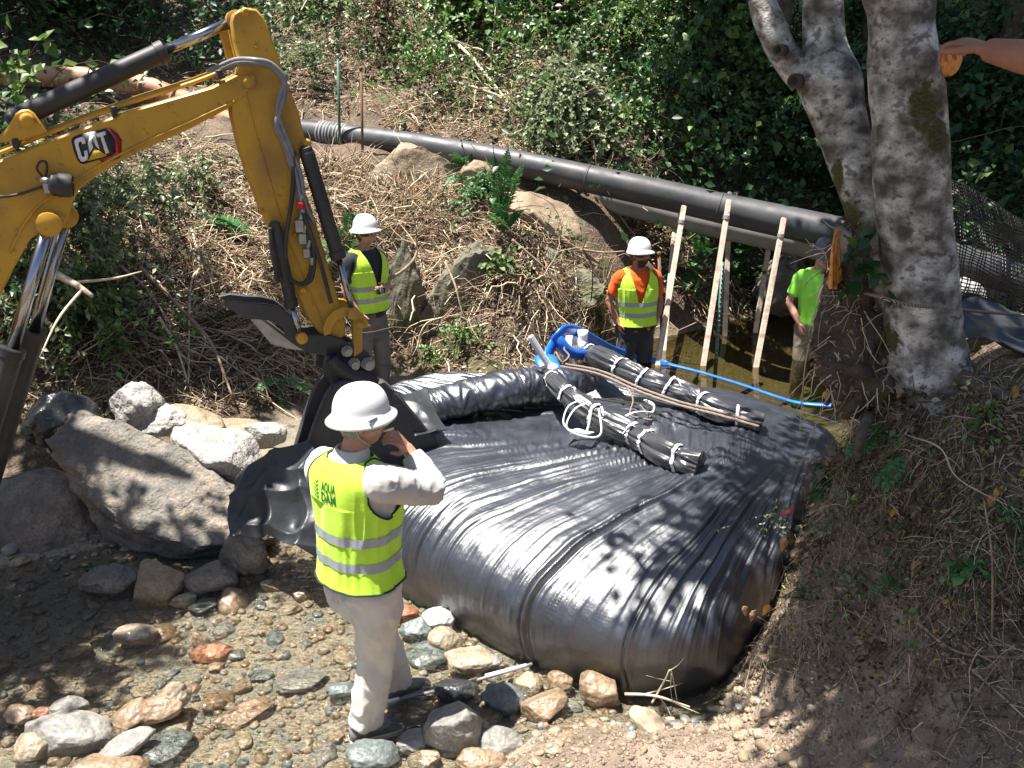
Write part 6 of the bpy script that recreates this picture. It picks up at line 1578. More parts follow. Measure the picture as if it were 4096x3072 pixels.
SH_L = [(30, 560, .2, .55, .8, 6), (10, 640, .05, .5, .9, 6), (60, 690, 0, .30, .6, 6), (10, 480, .5, .5, .8, 6), (90, 545, .4, .35, .45, 6), (150, 650, 0, .10, .7, 6.2), (90, 665, 0, .2, .8, 6.2), (150, 545, .3, .3, .9, 6.2), (215, 530, .3, .25, .7, 6.2), (180, 500, .6, .18, .35, 6), (230, 560, .1, .25, .5, 6), (290, 560, .1, .25, .5, 6), (75, 605, 0, .3, .7, 6), (20, 330, None, .5, .5, 5.5), (230, 365, None, .6, 1.5, 6), (295, 385, None, .5, 1.5, 6), (150, 372, None, .55, 1.3, 6), (95, 380, None, .5, 1.2, 6), (260, 340, None, .4, 1.0, 6), (400, 372, None, .22, .5, 6), (20, 600, .1, .6, 1, 6.1), (5, 520, .3, .6, 1, 6.1), (130, 540, .3, .3, .6, 6.1), (30, 500, .3, .6, 1.3, 6.3), (30, 450, .4, .4, .8, 6.3)]
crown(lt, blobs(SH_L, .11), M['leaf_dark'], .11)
# ------------------------------------------------------------------ brush, litter, leaves
def spray(n, zones, seed=0, u0=-160, u1=1180, v0=-70, v1=420, accept=None):
    """random ground points, thicker where the zones are; zones: (u, v, ru, rv, weight)"""
    r = np.random.default_rng(seed); u = r.uniform(u0, u1, n); v = r.uniform(v0, v1, n); w = np.zeros(n)
    for zu, zv, ru, rv, k in zones: w = np.maximum(w, k * np.exp(-(np.hypot((u - zu) / ru, (v - zv) / rv)) ** 2.5))
    w = w * (1 + .5 * vn(u * .02, v * .03, seed)); keep = r.random(n) < w; p = PGv(u[keep], v[keep])
    tv = np.interp(u[keep], [-160, 60, 110, 150, 200, 260, 330, 370, 400], [82, 78, 82, 88, 112, 126, 129, 129, 60]); ok = ((v0 > 0) | (p[:, 1] > 5.8)) & ~((u[keep] < 380) & (np.abs(v[keep] - tv - 8) < 20)) & (p[:, 1] < 30) & ((p[:, 2] > .26) | ((p[:, 1] < 6) & (p[:, 2] > .12)))
    p = p[ok]; yp = np.interp(p[:, 0], [-3.5, -1.2, .9, 1.7, 3.5], [11.4, 10.9, 10.2, 9.95, 9.4]); return p[~((np.abs(p[:, 1] - yp + .1) < .42) & (p[:, 0] > -3.2) & (p[:, 0] < 4))]
def slope_dirs(p, r, up=.35, down=.0):
    n = Gn(p[:, 0], p[:, 1], .15); a = 4.0 * vn(p[:, 0] * 1.3, p[:, 1] * 1.3, p[:, 2]); d = r.normal(size=p.shape) * .75 + 1.0 * np.stack([np.cos(a), .3 * np.sin(a), np.sin(a) * .8], -1); d = d - n * (d * n).sum(1, keepdims=True) * .7; d = unit(d) + n * r.uniform(0, up, (len(p), 1)); d[:, 2] -= down; return unit(d), n
def sticks(name, label, n, zones, mat, Lr, rr, seed, up=.35, K=5, curve=.25, lift=.1, droop=.15, sides=3, down=0, **kw):
    r = np.random.default_rng(seed + 50); p = spray(n, zones, seed, **kw); d, nn = slope_dirs(p, r, up, down)
    L = Lr[0] * (Lr[1] / Lr[0]) ** r.random(len(p)); R = rr[0] * (rr[1] / rr[0]) ** r.random(len(p))
    tp = twig_paths(p + nn * (r.random((len(p), 1)) ** 2 * lift), d, L, K, curve, droop); rad = R[:, None] * np.linspace(1, .45, K)[None]
    mb = MB(); twigs(mb, tp, rad, sides); return tag(mb.build(name, M[mat]), label, 'undergrowth', kind='stuff')
def litter(name, label, n, zones, mat, Lr, seed, lift=.1, asp=.6, up=.5, k=4, cat='leaves', clump=0.0, **kw):
    r = np.random.default_rng(seed + 90); p = spray(n, zones, seed, **kw); nn = Gn(p[:, 0], p[:, 1], .15)
    L = Lr[0] * (Lr[1] / Lr[0]) ** r.random(len(p)); h = r.random((len(p), 1)) ** 1.5 * lift
    if clump: h = h * (1 + clump * vn(p[:, 0] * 2.2, p[:, 1] * 2.2, p[:, 2] * 2)[:, None]) + np.maximum(0, vn(p[:, 0] * 1.1, p[:, 1] * 1.1, seed))[:, None] * clump * .35
    q = p + nn * h; d = r.normal(size=p.shape); nor = unit(nn * .8 + (0, -.25, .5) + r.normal(size=p.shape) * up)
    mb = MB(); leaves(mb, q, d, nor, L, L * asp, k=k); return tag(mb.build(name, M[mat]), label, cat, kind='stuff')
DRY = [(330, 190, 260, 130, 1), (300, 60, 140, 60, 1), (560, 250, 160, 90, .9), (220, 330, 160, 90, .8), (430, 80, 170, 50, .8), (-40, 250, 100, 120, .4), (700, 330, 160, 40, .35), (600, 330, 90, 50, .6)]
DRYR = [(420, 170, 110, 100, 1), (250, 300, 90, 70, .9), (430, 60, 120, 35, .6)]
sticks('dead_brush', 'tangle of dead straw coloured stems covering the far slope', 46000, DRY, 'twig', (.10, .6), (.003, .010), 1, .6, curve=.13)
sticks('dead_brush', 'finer reddish brown dead stems matted over the far slope', 20000, DRYR, 'twig_red', (.08, .4), (.002, .007), 2, .5, curve=.13)
sticks('dead_brush', 'dark brown stems and roots showing between the pale brush', 14000, [(400, 220, 500, 220, .8)], 'twig_dark', (.15, .8), (.003, .009), 3, .6)
sticks('arching_vines', 'long arching dead vines hanging over the far bank', 420, DRY, 'twig', (.5, 1.4), (.006, .015), 4, .9, K=8, curve=.3, droop=.4)
litter('dead_leaves', 'dry leaf litter lying all over the far slope', 80000, [(380, 200, 480, 190, .9)], 'leaf_straw', (.02, .06), 5, .08)
litter('dead_leaves', 'grey green wilted leaves on the slope', 34000, [(90, 330, 140, 110, .9), (150, 200, 150, 80, .8), (330, 220, 200, 120, .35), (520, 250, 120, 80, .4), (565, 140, 70, 35, .5), (620, 240, 100, 60, .3)], 'leaf_pale', (.02, .055), 6, .16)
sticks('dry_grass', 'yellowing grass and weeds along the foot of the far bank', 3600, [(500, 330, 90, 60, .8), (420, 380, 60, 30, .7), (560, 230, 100, 40, .5), (300, 200, 120, 60, .3)], 'grass', (.08, .28), (.002, .004), 7, 1.6, droop=.4)
TH = [(520, 45, 150, 70, 1), (400, 15, 150, 40, .9), (300, 10, 90, 35, .5), (690, 60, 170, 90, 1)]
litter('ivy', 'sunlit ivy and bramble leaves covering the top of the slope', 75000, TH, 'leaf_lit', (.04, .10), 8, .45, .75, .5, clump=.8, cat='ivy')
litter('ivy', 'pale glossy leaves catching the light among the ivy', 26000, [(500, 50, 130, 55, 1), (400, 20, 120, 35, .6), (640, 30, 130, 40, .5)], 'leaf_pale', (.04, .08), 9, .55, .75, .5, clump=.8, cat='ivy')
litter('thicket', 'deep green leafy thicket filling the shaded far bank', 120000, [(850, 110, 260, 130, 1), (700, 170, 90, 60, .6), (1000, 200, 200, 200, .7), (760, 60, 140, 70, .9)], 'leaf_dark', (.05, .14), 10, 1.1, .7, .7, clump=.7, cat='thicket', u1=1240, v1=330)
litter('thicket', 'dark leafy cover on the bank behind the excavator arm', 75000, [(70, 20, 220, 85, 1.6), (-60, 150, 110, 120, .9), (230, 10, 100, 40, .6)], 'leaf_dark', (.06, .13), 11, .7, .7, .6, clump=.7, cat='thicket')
sticks('thicket_stems', 'dark hanging stems inside the shaded thicket', 5000, [(800, 180, 260, 130, .8), (60, 40, 180, 70, .6)], 'twig_dark', (.3, 1.3), (.004, .012), 12, 1.5, K=6, curve=.4, lift=.8, droop=.4)
# near bank
M['leaf_yellow'] = leaf_mat('leaf_yellow', [(0, (.45, .25, .05)), (.5, (.55, .38, .10)), (1, (.6, .5, .2))], .5, .3)
NB = [(970, 540, 150, 130, 1), (880, 470, 60, 90, .8), (800, 640, 50, 50, .6), (980, 690, 110, 60, .25), (1000, 420, 90, 60, .8)]
kw = dict(u0=700, u1=1150, v0=330, v1=790)
sticks('near_brush', 'dry grass stems and thin twigs over the near bank', 7000, NB, 'twig', (.03, .16), (.0008, .0022), 21, .8, K=6, curve=.25, lift=.05, droop=.2, sides=4, **kw)
sticks('dry_grass', 'pale dry grass hanging down the edge of the near bank beside the dam', 1800, [(850, 470, 35, 70, 1), (830, 560, 35, 70, 1), (790, 650, 35, 40, 1), (900, 420, 60, 40, .7)], 'twig', (.06, .2), (.0008, .0018), 27, 1.2, K=7, curve=.3, lift=.03, droop=.9, sides=3, down=.4, **kw)
sticks('near_brush', 'brown stems tangled over the near bank', 3000, NB, 'twig_dark', (.05, .26), (.0012, .003), 22, .7, K=6, curve=.4, lift=.04, droop=.2, sides=4, **kw)
sticks('near_grass', 'green and yellow grass blades on the near bank', 1100, [(960, 520, 120, 120, .8), (870, 480, 50, 80, 1)], 'grass', (.08, .3), (.0012, .0022), 23, 1.0, K=7, curve=.7, lift=.03, droop=.7, sides=4, **kw)
litter('near_litter', 'crumbled dead leaves on the near bank', 30000, NB, 'leaf_dry', (.008, .030), 24, .03, .55, .8, k=6, **kw)
litter('near_litter', 'small wilted grey green leaves on the near bank', 12000, [(820, 640, 60, 70, 1), (900, 560, 80, 90, .6), (980, 480, 90, 90, .5)], 'leaf_pale', (.008, .024), 25, .05, .5, .8, **kw)
litter('near_litter', 'small green leaves of creepers on the near bank', 3600, [(860, 480, 50, 80, 1), (930, 540, 110, 110, .6), (1000, 420, 90, 60, .8), (820, 600, 30, 60, .6)], 'leaf_lit', (.012, .034), 28, .05, .6, .7, k=6, **kw)
litter('near_litter', 'yellow and orange fallen leaves on the near bank', 260, NB, 'leaf_yellow', (.02, .045), 29, .04, .6, .7, k=6, **kw)
sticks('soil_litter', 'bits of straw lying on the dusty soil', 900, [(700, 730, 160, 40, .7), (860, 720, 130, 50, .8)], 'twig', (.02, .09), (.0008, .0018), 26, .2, K=4, lift=.01, droop=0, sides=3, u0=560, u1=1100, v0=670, v1=790)

# ------------------------------------------------------------------ shrubs, ferns and sprigs, one by one
def shrub(name, label, cat, base, stems, length, leaf, mats, up=(0, -.3, 1), spread=.8, per=16, curve=.5, droop=.5, rad=.006, seed=0, group=None, asp=.5, k=4, leaf_from=.25):
    global RNG
    keep = RNG; RNG = np.random.default_rng(900 + seed)
    t = thing(name, label, cat, tuple(base), group); N = stems
    b = np.repeat(np.array(tuple(base), float)[None], N, 0) + RNG.normal(size=(N, 3)) * np.array([.10, .10, .02]) * length
    d = unit(np.array(up, float) + RNG.normal(size=(N, 3)) * spread * .6); L = length * RNG.uniform(.55, 1.1, N); tp = twig_paths(b, d, L, 8, curve, droop)
    mb = MB(); twigs(mb, tp, rad * np.linspace(1, .35, 8)[None] * np.ones((N, 1)), 5); mb.build('stem', M['twig_dark'], t)
    s = RNG.uniform(leaf_from, 1, (N, per)) * 6.999; i = s.astype(int); f = (s - i)[..., None]; n_ = np.arange(N)[:, None]
    p = tp[n_, i] * (1 - f) + tp[n_, np.minimum(i + 1, 7)] * f; tg = unit(tp[n_, np.minimum(i + 1, 7)] - tp[n_, i])
    p = p.reshape(-1, 3); tg = tg.reshape(-1, 3); dd = unit(tg * .5 + RNG.normal(size=p.shape) * .7 + (0, 0, -.15)); LL = leaf * RNG.uniform(.6, 1.2, len(p))
    mb = MB(); nor = unit(np.array([0, -.3, 1.0]) + RNG.normal(size=p.shape) * .5); leaves(mb, p, dd, nor, LL, LL * asp, k=k)
    mb.build('foliage', M[mats], t); RNG = keep; return t
shrub('shrub', 'glossy pale leaved shrub hanging in the sun right of the boom cylinders', 'shrub', PG(100, 268, .5), 70, 1.1, .085, 'leaf_pale', (.3, -.7, .1), .8, 40, droop=.5, seed=1, asp=.42)
shrub('shrub', 'bright green shrub below the pale leaved shrub at left', 'shrub', PG(95, 320, .35), 60, .85, .08, 'leaf_lit', (.3, -.6, 0), .9, 34, droop=.6, seed=2)
shrub('shrub', 'green shrub at the far left edge behind the boom cylinders', 'shrub', PG(12, 270, .5), 70, 1.1, .08, 'leaf_lit', (.2, -.6, .5), 1, 34, seed=3)
shrub('shrub', 'grey green shrub behind the boom cylinders at the left edge', 'shrub', PG(30, 330, .3), 50, .8, .07, 'leaf_pale', (.2, -.6, .4), 1, 30, seed=4)
shrub('sprig', 'long bramble sprig with light green leaves in the upper left corner', 'bramble', PG(-20, 150, .2), 10, 2.2, .17, 'grass', (.35, -.2, .9), .45, 22, curve=.3, droop=.2, seed=5, asp=.7)
shrub('shrub', 'leafy plant growing on the slope right under the boom', 'shrub', PG(200, 190, .1), 30, .7, .07, 'leaf_pale', (0, -.5, .7), .9, 26, seed=6)
shrub('shrub', 'sage coloured shrub in the shadow of the boom\'s elbow', 'shrub', PG(150, 215, .1), 36, .9, .06, 'leaf_dark', (0, -.5, .7), .9, 30, seed=7)
t = shrub('ivy_stump', 'ivy covered stump with pale leaves above the long pipe', 'stump', PG(565, 140, .62), 150, .85, .075, 'leaf_pale', (0, -.8, .2), 1.2, 46, droop=1.0, seed=8, asp=.8)
mb = MB(); V, F = rock_shape(811, 4, .2, 5, .8); mb.add(V * np.array([.42, .28, .36]) + np.array(PG(565, 142, .15)), F); mb.build('trunk_block', M['bark_dark'], t)
shrub('shrub', 'round leaved bush at the top of the slope above the fallen pale branch', 'shrub', PG(470, 22, .2), 70, 1.3, .11, 'leaf_lit', (0, -.5, 1), 1, 34, seed=9, asp=.75)
shrub('shrub', 'sunlit leafy bush at the top centre of the picture', 'shrub', PG(560, 20, .2), 80, 1.5, .12, 'leaf_lit', (0, -.5, 1), 1, 36, seed=10, asp=.75)
shrub('shrub', 'bright green bush left of the forked limb at the top', 'shrub', PG(690, 30, .3), 80, 1.7, .12, 'leaf_lit', (0, -.5, 1), 1, 36, seed=11, asp=.75)
shrub('shrub', 'lit leaf spray in front of the dark thicket, left of the leaning trunk', 'shrub', PG(728, 120, .4), 30, 1.2, .10, 'leaf_lit', (.2, -.6, .6), 1, 30, seed=12, asp=.75)
shrub('shrub', 'low hanging branch of small leaves above the pipe near the leaning trunk', 'shrub', PG(785, 185, .6), 26, 1.1, .09, 'leaf_dark', (-.2, -.6, .1), 1, 30, seed=13, asp=.75)
shrub('shrub', 'green bush seen between the two mottled trunks', 'shrub', PG(862, 20, .3), 50, 1.3, .12, 'leaf_lit', (0, -.5, .9), 1, 30, seed=14, asp=.75)
shrub('weed', 'fresh green weed growing at the edge of the rolled fabric', 'weed', PG(462, 352, .1), 26, .42, .055, 'grass', (0, -.5, 1), .9, 18, seed=15)
shrub('weed', 'broad leaved weed on the bank face right of the young man', 'weed', PG(497, 296, .15), 12, .35, .075, 'grass', (0, -.6, .7), .9, 9, seed=16, asp=.8)
shrub('weed', 'small green plant low on the bank beside the young man\'s legs', 'weed', PG(430, 372, .1), 24, .35, .05, 'leaf_lit', (0, -.5, .8), 1, 16, seed=17)
shrub('weed', 'leafy bunch beneath the long pipe beside the pale rock', 'weed', PG(478, 208, .1), 30, .5, .07, 'fern', (0, -.5, .7), 1, 20, seed=18)
shrub('weed', 'fine leaved green weed below the huge boulder\'s dark rocks', 'weed', P(92, 572, z=.08), 14, .14, .025, 'fern', (0, -.3, 1), 1, 14, seed=19)
shrub('weed', 'weeds at the pond edge between bearded man and timber props', 'weed', PG(690, 300, .05), 24, .4, .06, 'leaf_lit', (0, -.4, 1), 1, 14, seed=20)
shrub('weed', 'small leaved plant on the far pond bank right of the middle prop', 'weed', PG(738, 292, .05), 26, .5, .06, 'leaf_dark', (0, -.4, 1), 1, 18, seed=21)
shrub('weed', 'round grey green leaves overhanging the right corner of the dam', 'weed', P(852, 468, y=3.45), 9, .20, .055, 'leaf_dark', (-.5, -.5, .2), .8, 8, rad=.002, seed=22, asp=.8, k=6)
shrub('weed', 'large dark green leaves beside the orange splintered stump', 'weed', P(862, 262, y=3.3), 7, .12, .075, 'leaf_dark', (-.2, -.6, .2), .8, 4, rad=.002, seed=23, asp=.7, k=6, leaf_from=.6)
shrub('weed', 'star shaped green weed halfway up the near bank', 'weed', PG(908, 545, .02), 9, .07, .035, 'fern', (-.2, -.5, .8), .9, 5, rad=.0012, seed=24, asp=.35, k=6)
shrub('weed', 'small ivy leaves on the near bank right of the star shaped weed', 'weed', PG(968, 580, .02), 6, .10, .045, 'fern', (0, -.5, .7), .9, 4, rad=.0012, seed=25, asp=.8, k=6)
shrub('weed', 'wilting spray of small leaves hanging over the dam at its right side', 'weed', P(780, 500, y=3.6), 8, .22, .022, 'leaf_pale', (0, -.2, -.9), .5, 12, rad=.0015, droop=.1, seed=26, asp=.6)
shrub('weed', 'drooping pale green leaves low on the near bank', 'weed', PG(852, 608, .06), 10, .12, .04, 'leaf_pale', (-.4, -.5, .1), .8, 6, rad=.0015, seed=27, asp=.45, k=6)
for k, (lb, u, v, n_, L_, lf, mt, asp_, kk, per_) in enumerate([
 ('large leaved vine cascading beside the forked mottled limb', 735, 60, 40, 1.5, .17, 'leaf_lit', .8, 6, 16),
 ('broad leaved dark bush behind the upper part of the leaning trunk', 805, 130, 40, 1.4, .18, 'leaf_dark', .8, 6, 18),
 ('feathery green shrub in the centre of the shaded thicket', 665, 120, 60, 1.2, .07, 'fern', .35, 4, 44),
 ('yellowing sapling standing in the thicket left of the timber props', 655, 160, 22, 1.3, .10, 'grass', .7, 6, 18),
 ('dense small leaved bush at the top between the ivy and the thicket', 615, 55, 90, 1.1, .06, 'leaf_lit', .6, 4, 44),
 ('pale flowering bramble at the top edge above the pale branch', 455, 8, 60, 1.0, .09, 'leaf_pale', .7, 6, 24),
 ('leafy sapling at the top edge just right of the raised stick', 330, 8, 40, 1.0, .09, 'leaf_lit', .6, 4, 30),
 ('dim large leaved plant behind the mesh fence', 985, 150, 40, 1.3, .16, 'leaf_dark', .8, 6, 18),
 ('light green spray hanging in the dark right of the big trunk', 975, 60, 20, 1.2, .12, 'leaf_lit', .7, 6, 16),
 ('dark glossy bush above the long hydraulic cylinder', 100, 30, 60, 1.3, .13, 'leaf_dark', .75, 6, 22),
 ('bushy green growth in the top left behind the cylinder', 30, 20, 60, 1.3, .11, 'leaf_dark', .6, 4, 30),
 ('brown dried bramble heap at the top of the slope', 380, 55, 70, .9, .06, 'leaf_dry', .5, 4, 26),
 ('small pale shrub beside the two thin steel stakes', 315, 92, 40, .6, .055, 'leaf_pale', .5, 4, 26),
 ('trailing green vine above the end of the ribbed pipe', 430, 98, 26, .9, .07, 'leaf_lit', .7, 4, 24)]):
    shrub('shrub', lb, 'shrub', PG(u, v, .3), n_, L_, lf, mt, (0, -.5, .8), 1, per_, seed=60 + k, asp=asp_, k=kk)
for k, (lb, u, v, n_, L_, lf, mt, asp_, kk, per_, up_) in enumerate([
 ('dry weed with curled leaves hanging over the top right edge of the dam', 848, 482, 12, .20, .030, 'leaf_dry', .45, 6, 9, (-.6, -.3, .3)),
 ('wilted bramble spray leaning over the dam beside the red leaf', 838, 520, 12, .20, .024, 'leaf_pale', .5, 6, 10, (-.7, -.3, .2)),
 ('tangled dry weed halfway down the right edge of the dam', 822, 572, 14, .17, .028, 'leaf_dry', .45, 6, 9, (-.6, -.3, .3)),
 ('grey green weeds at the foot of the right edge of the dam', 800, 625, 18, .13, .018, 'leaf_pale', .5, 4, 14, (-.5, -.3, .5)),
 ('dry seedy weeds growing at the front right corner of the dam', 765, 668, 18, .11, .014, 'leaf_dry', .5, 4, 16, (-.3, -.3, .8)),
 ('pale crisp weeds on the gravel just right of the bent tan stalk', 720, 700, 14, .08, .012, 'leaf_pale', .5, 4, 14, (-.2, -.3, .8)),
 ('green trailing sprig below the drooping blue green fern', 880, 505, 9, .15, .032, 'fern', .5, 6, 6, (-.3, -.5, .4)),
 ('fresh green seedling on the upper near bank right of the trunk foot', 985, 430, 9, .14, .030, 'leaf_lit', .6, 6, 6, (0, -.5, .8)),
 ('small green sprig near the right edge in the middle of the near bank', 1005, 540, 9, .13, .028, 'fern', .6, 6, 6, (-.2, -.5, .7)),
 ('brown withered leafy stem lying across the middle of the near bank', 930, 520, 12, .20, .034, 'leaf_dry', .5, 6, 8, (-.5, -.4, .1)),
 ('withered brown leaf cluster above the dusty soil', 880, 640, 12, .14, .032, 'leaf_dry', .5, 6, 8, (-.3, -.5, .2)),
 ('heap of brown leaves caught against the foot of the big trunk', 905, 412, 14, .16, .040, 'leaf_dry', .6, 6, 8, (-.2, -.6, .3)),
 ('dry grassy tuft hanging from the edge below the stump', 868, 440, 22, .22, .016, 'twig', .2, 4, 10, (-.4, -.4, -.1)),
 ('straw coloured tuft at the lower right above the bare soil', 960, 640, 24, .15, .014, 'twig', .2, 4, 8, (-.1, -.4, .5))]):
    shrub('weed', lb, 'weed', PG(u, v, .02), n_, L_, lf, mt, up_, .8, per_, rad=.0013, seed=90 + k, asp=asp_, k=kk, leaf_from=.15)
def fern(label, base, n, L, seed, up=(0, -.3, 1), leafw=.16, par_mat='fern', spread=.8, droop=.7, group=None):
    r = np.random.default_rng(seed); t = thing('fern', label, 'fern', tuple(base))
    for f in range(n):
        d = unit(np.array(up, float) + r.normal(size=3) * spread * .6); K = 26; s = np.linspace(0, 1, K)[:, None]; ln = L * r.uniform(.7, 1.1)
        pts = np.array(tuple(base)) + d * ln * s; pts[:, 2] -= droop * ln * (s[:, 0] ** 2) * .6
        mb = MB(); tube(mb, pts, np.linspace(.012, .003, K) * L, 5, cap=False); tg = unit(np.gradient(pts, axis=0)); sd = unit(np.cross(tg, (0, 0, 1.0) + r.normal(size=3) * .2))
        w = leafw * L * np.sin(np.linspace(.35, math.pi - .05, K)) ** .7
        for sg in (-1, 1):
            k = np.arange(3, K); leaves(mb, pts[k], sd[k] * sg + tg[k] * .35 + r.normal(size=(len(k), 3)) * .06, np.cross(sd[k], tg[k]) * 1.0 + (0, 0, .001), w[k], np.full(len(k), .034 * L * 1.2))
        mb.build('frond', M[par_mat], t)
    return t
fern('tall narrow upright fern on the rocks under the long pipe', PG(500, 236, .05), 5, 1.0, 31, (0, -.2, 1), .12, spread=.3, droop=.25)
fern('spreading fern below the tall narrow fern', PG(505, 245, .05), 7, .6, 32)
fern('bright fern tuft at the left end of the rock under the pipe', PG(468, 178, .1), 5, .5, 33, (-.2, -.3, .6))
fern('fern on the bank above the young man\'s hat', PG(350, 255, .05), 6, .7, 34, (-.4, -.3, .6))
fern('fern beside dry sticks, left of the stick\'s elbow hose', PG(255, 250, .05), 5, .8, 35, (-.7, -.3, .3))
fern('small fern in the dark hollow left of the bucket', PG(282, 392, .1), 4, .45, 36, (.3, -.5, .4))
fern('pale fern on the slope edge above the mossy rocks', PG(488, 262, .1), 5, .45, 37, (.5, -.5, .3), par_mat='leaf_pale')
fern('drooping blue green fern hanging off the near bank behind the dry leaves', P(868, 432, y=3.2), 3, .26, 38, (.9, -.3, .3), .22, spread=.4, droop=.8)
fern('small fern frond pointing down to the black folds', P(905, 455, y=3.0), 2, .18, 39, (-.6, -.2, -.5), .22, spread=.3, droop=.2)
fern('little yellow green fern at the top right corner of the dam', P(850, 412, y=3.4), 3, .10, 40, (-.9, -.3, .3), .22, par_mat='grass', spread=.3)
fern('fern hanging over the top right corner of the dam', PG(872, 470, .03), 5, .22, 44, (-.6, -.5, .3), .2, spread=.7, droop=.8)
fern('green fern tuft on the near bank above the bare soil', PG(895, 600, .02), 5, .14, 45, (-.2, -.5, .6), .2, spread=.8)
fern('fern in the shade behind the middle timber props', PG(745, 262, .1), 6, .7, 41, (-.3, -.5, .5))
fern('large dim fern on the far bank right of the bearded man', PG(700, 285, .1), 6, .8, 42, (-.1, -.5, .6))
# fallen branches
def branch(label, pts, r, mat='branch', twg=3, seed=0):
    pts = [np.array(tuple(q)) for q in pts]; t = thing('branch', label, 'branch', tuple(pts[0])); mb = MB()
    tube(mb, pts, np.linspace(r, r * .45, len(pts)), 10, 40, noise=.12, nf=14, seed=seed); mb.build('main_stem', M[mat], t)
    rr = np.random.default_rng(seed + 5); c = resample(np.array(pts), 40)
    for k in range(twg):
        i = rr.integers(8, 36); d = unit(unit(c[min(i + 1, 39)] - c[i]) + rr.normal(size=3) * .6); L = r * rr.uniform(12, 26)
        mb = MB(); tube(mb, [c[i], c[i] + d * L * .5 + rr.normal(size=3) * r, c[i] + d * L], [r * .4, r * .3, r * .12], 6, 10); mb.build('side_twig', M[mat], t)
    return t
g_ = lambda l, lift=.12: [PG(u, v, lift) for u, v in l]
branch('long pale fallen branch slanting down to the ivy covered stump', [PG(421, 38, .35), PG(448, 62, .35), PG(475, 90, .3), PG(505, 118, .25)], .035, 'branch_pale', 4, 1)
branch('shorter pale branch meeting the long one from the left', [PG(437, 102, .25), PG(468, 110, .25), PG(506, 119, .25)], .03, 'branch_pale', 3, 2)
branch('pale bare thick stick pointing down at the left shrub', [P(55, 274, y=6.6), P(75, 284, y=6.5), P(92, 296, y=6.4)], .033, 'branch_pale', 2, 3)
branch('long brown stick sloping down toward the bucket through the brush pile', [PG(146, 306, .35), PG(185, 345, .3), PG(215, 375, .3), PG(234, 412, .15)], .022, 'branch', 5, 4)
branch('brown stick crossing the brush pile from upper left', [PG(90, 270, .35), PG(120, 300, .35), PG(150, 328, .35), PG(176, 356, .25)], .02, 'branch', 5, 5)
branch('bent stick standing in the middle of the brush pile', [PG(196, 262, .3), PG(204, 298, .3), PG(196, 330, .3), PG(190, 395, .1)], .014, 'branch_pale', 4, 6)
branch('thin forked stick ending at the water side of the brush pile', [PG(165, 362, .3), PG(180, 380, .25), PG(190, 402, .15)], .018, 'branch_pale', 3, 7)
branch('curved root arching out of the bank beside the young man', [P(382, 282, y=8.3), P(398, 274, y=8.2), P(412, 262, y=8.2), P(417, 248, y=8.3), P(410, 238, y=8.5)], .02, 'branch', 3, 8)
branch('looping thin vine above the rolled fabric edge', [P(423, 368, y=7.9), P(418, 345, y=7.8), P(425, 325, y=7.8), P(440, 318, y=7.9), P(462, 314, y=8.1)], .009, 'branch_pale', 2, 9)
branch('dark vine hanging down the bank face in the middle', [P(445, 262, y=8.5), P(455, 285, y=8.3), P(462, 312, y=8.2), P(470, 330, y=8.2)], .012, 'branch', 4, 10)
branch('straight stick sloping across the bank left of the bearded man', [PG(512, 266, .25), PG(545, 300, .2), PG(585, 330, .15)], .016, 'branch', 4, 11)
branch('mossy log sloping down above the overhanging rock', [PG(530, 235, .25), PG(565, 262, .2), PG(598, 280, .15)], .04, 'branch', 3, 12)
branch('thin pale twig upright in the brush above the pipe', [PG(490, 88, .1), PG(495, 60, .5), PG(498, 45, .8)], .01, 'branch_pale', 2, 13)
branch('gnarled twig leaning on the slope near the top left of the stick', [PG(300, 40, .3), PG(320, 22, .5), PG(330, 10, .6)], .012, 'branch_pale', 4, 14)
branch('long dry stem crossing the near bank at right', [PG(914, 638, .03), PG(958, 658, .03), PG(1024, 672, .02), PG(1060, 690, .02)], .0055, 'branch', 3, 15)
branch('pale dry stem slanting to the lower right corner', [PG(958, 672, .02), PG(990, 698, .02), PG(1030, 732, .02)], .005, 'branch_pale', 2, 16)
branch('upright dry stem in front of the near bank at right', [PG(990, 650, .02), P(992, 560, y=2.35), P(984, 500, y=2.4)], .004, 'branch', 2, 17)
branch('orange brown twig standing on the soil at the bottom right', [PG(942, 768, .01), PG(975, 715, .05), PG(1000, 680, .08)], .004, 'branch', 2, 18)
branch('yellow green arching stem over the near bank', [PG(905, 440, .02), P(940, 448, y=2.9), P(960, 480, y=2.75), PG(1024, 530, .05)], .0035, 'branch_pale', 2, 19)
branch('tan stick on the gravel under the right end of the dam', [P(625, 694, z=.10), P(655, 696, z=.14), P(690, 707, z=.12)], .009, 'branch_pale', 3, 20)
branch('bent tan stalk arching up in front of the dam', [P(652, 703, z=.10), P(665, 680, z=.22), P(671, 671, z=.27), P(677, 700, z=.10)], .006, 'branch_pale', 3, 21)
branch('long thin vine hanging in front of the green shirted man', [P(826, 268, y=3.7), P(815, 322, y=3.6), P(806, 360, y=3.6), P(802, 400, y=3.62), P(800, 430, y=3.6)], .0045, 'branch_pale', 2, 22)
branch('second thin vine hanging beside the stump', [P(842, 290, y=3.4), P(832, 330, y=3.42), P(824, 365, y=3.45)], .005, 'branch_pale', 3, 23)
branch('green brown stem trailing over the dark folds of the dam', [PG(868, 500, .05), P(848, 560, y=3.1), P(818, 590, y=3.2), P(770, 590, y=3.3)], .003, 'branch', 3, 24)
branch('twiggy stem leaning over the front corner of the dam', [P(742, 705, z=.12), P(752, 660, z=.30), P(768, 622, z=.48)], .004, 'branch', 3, 25)
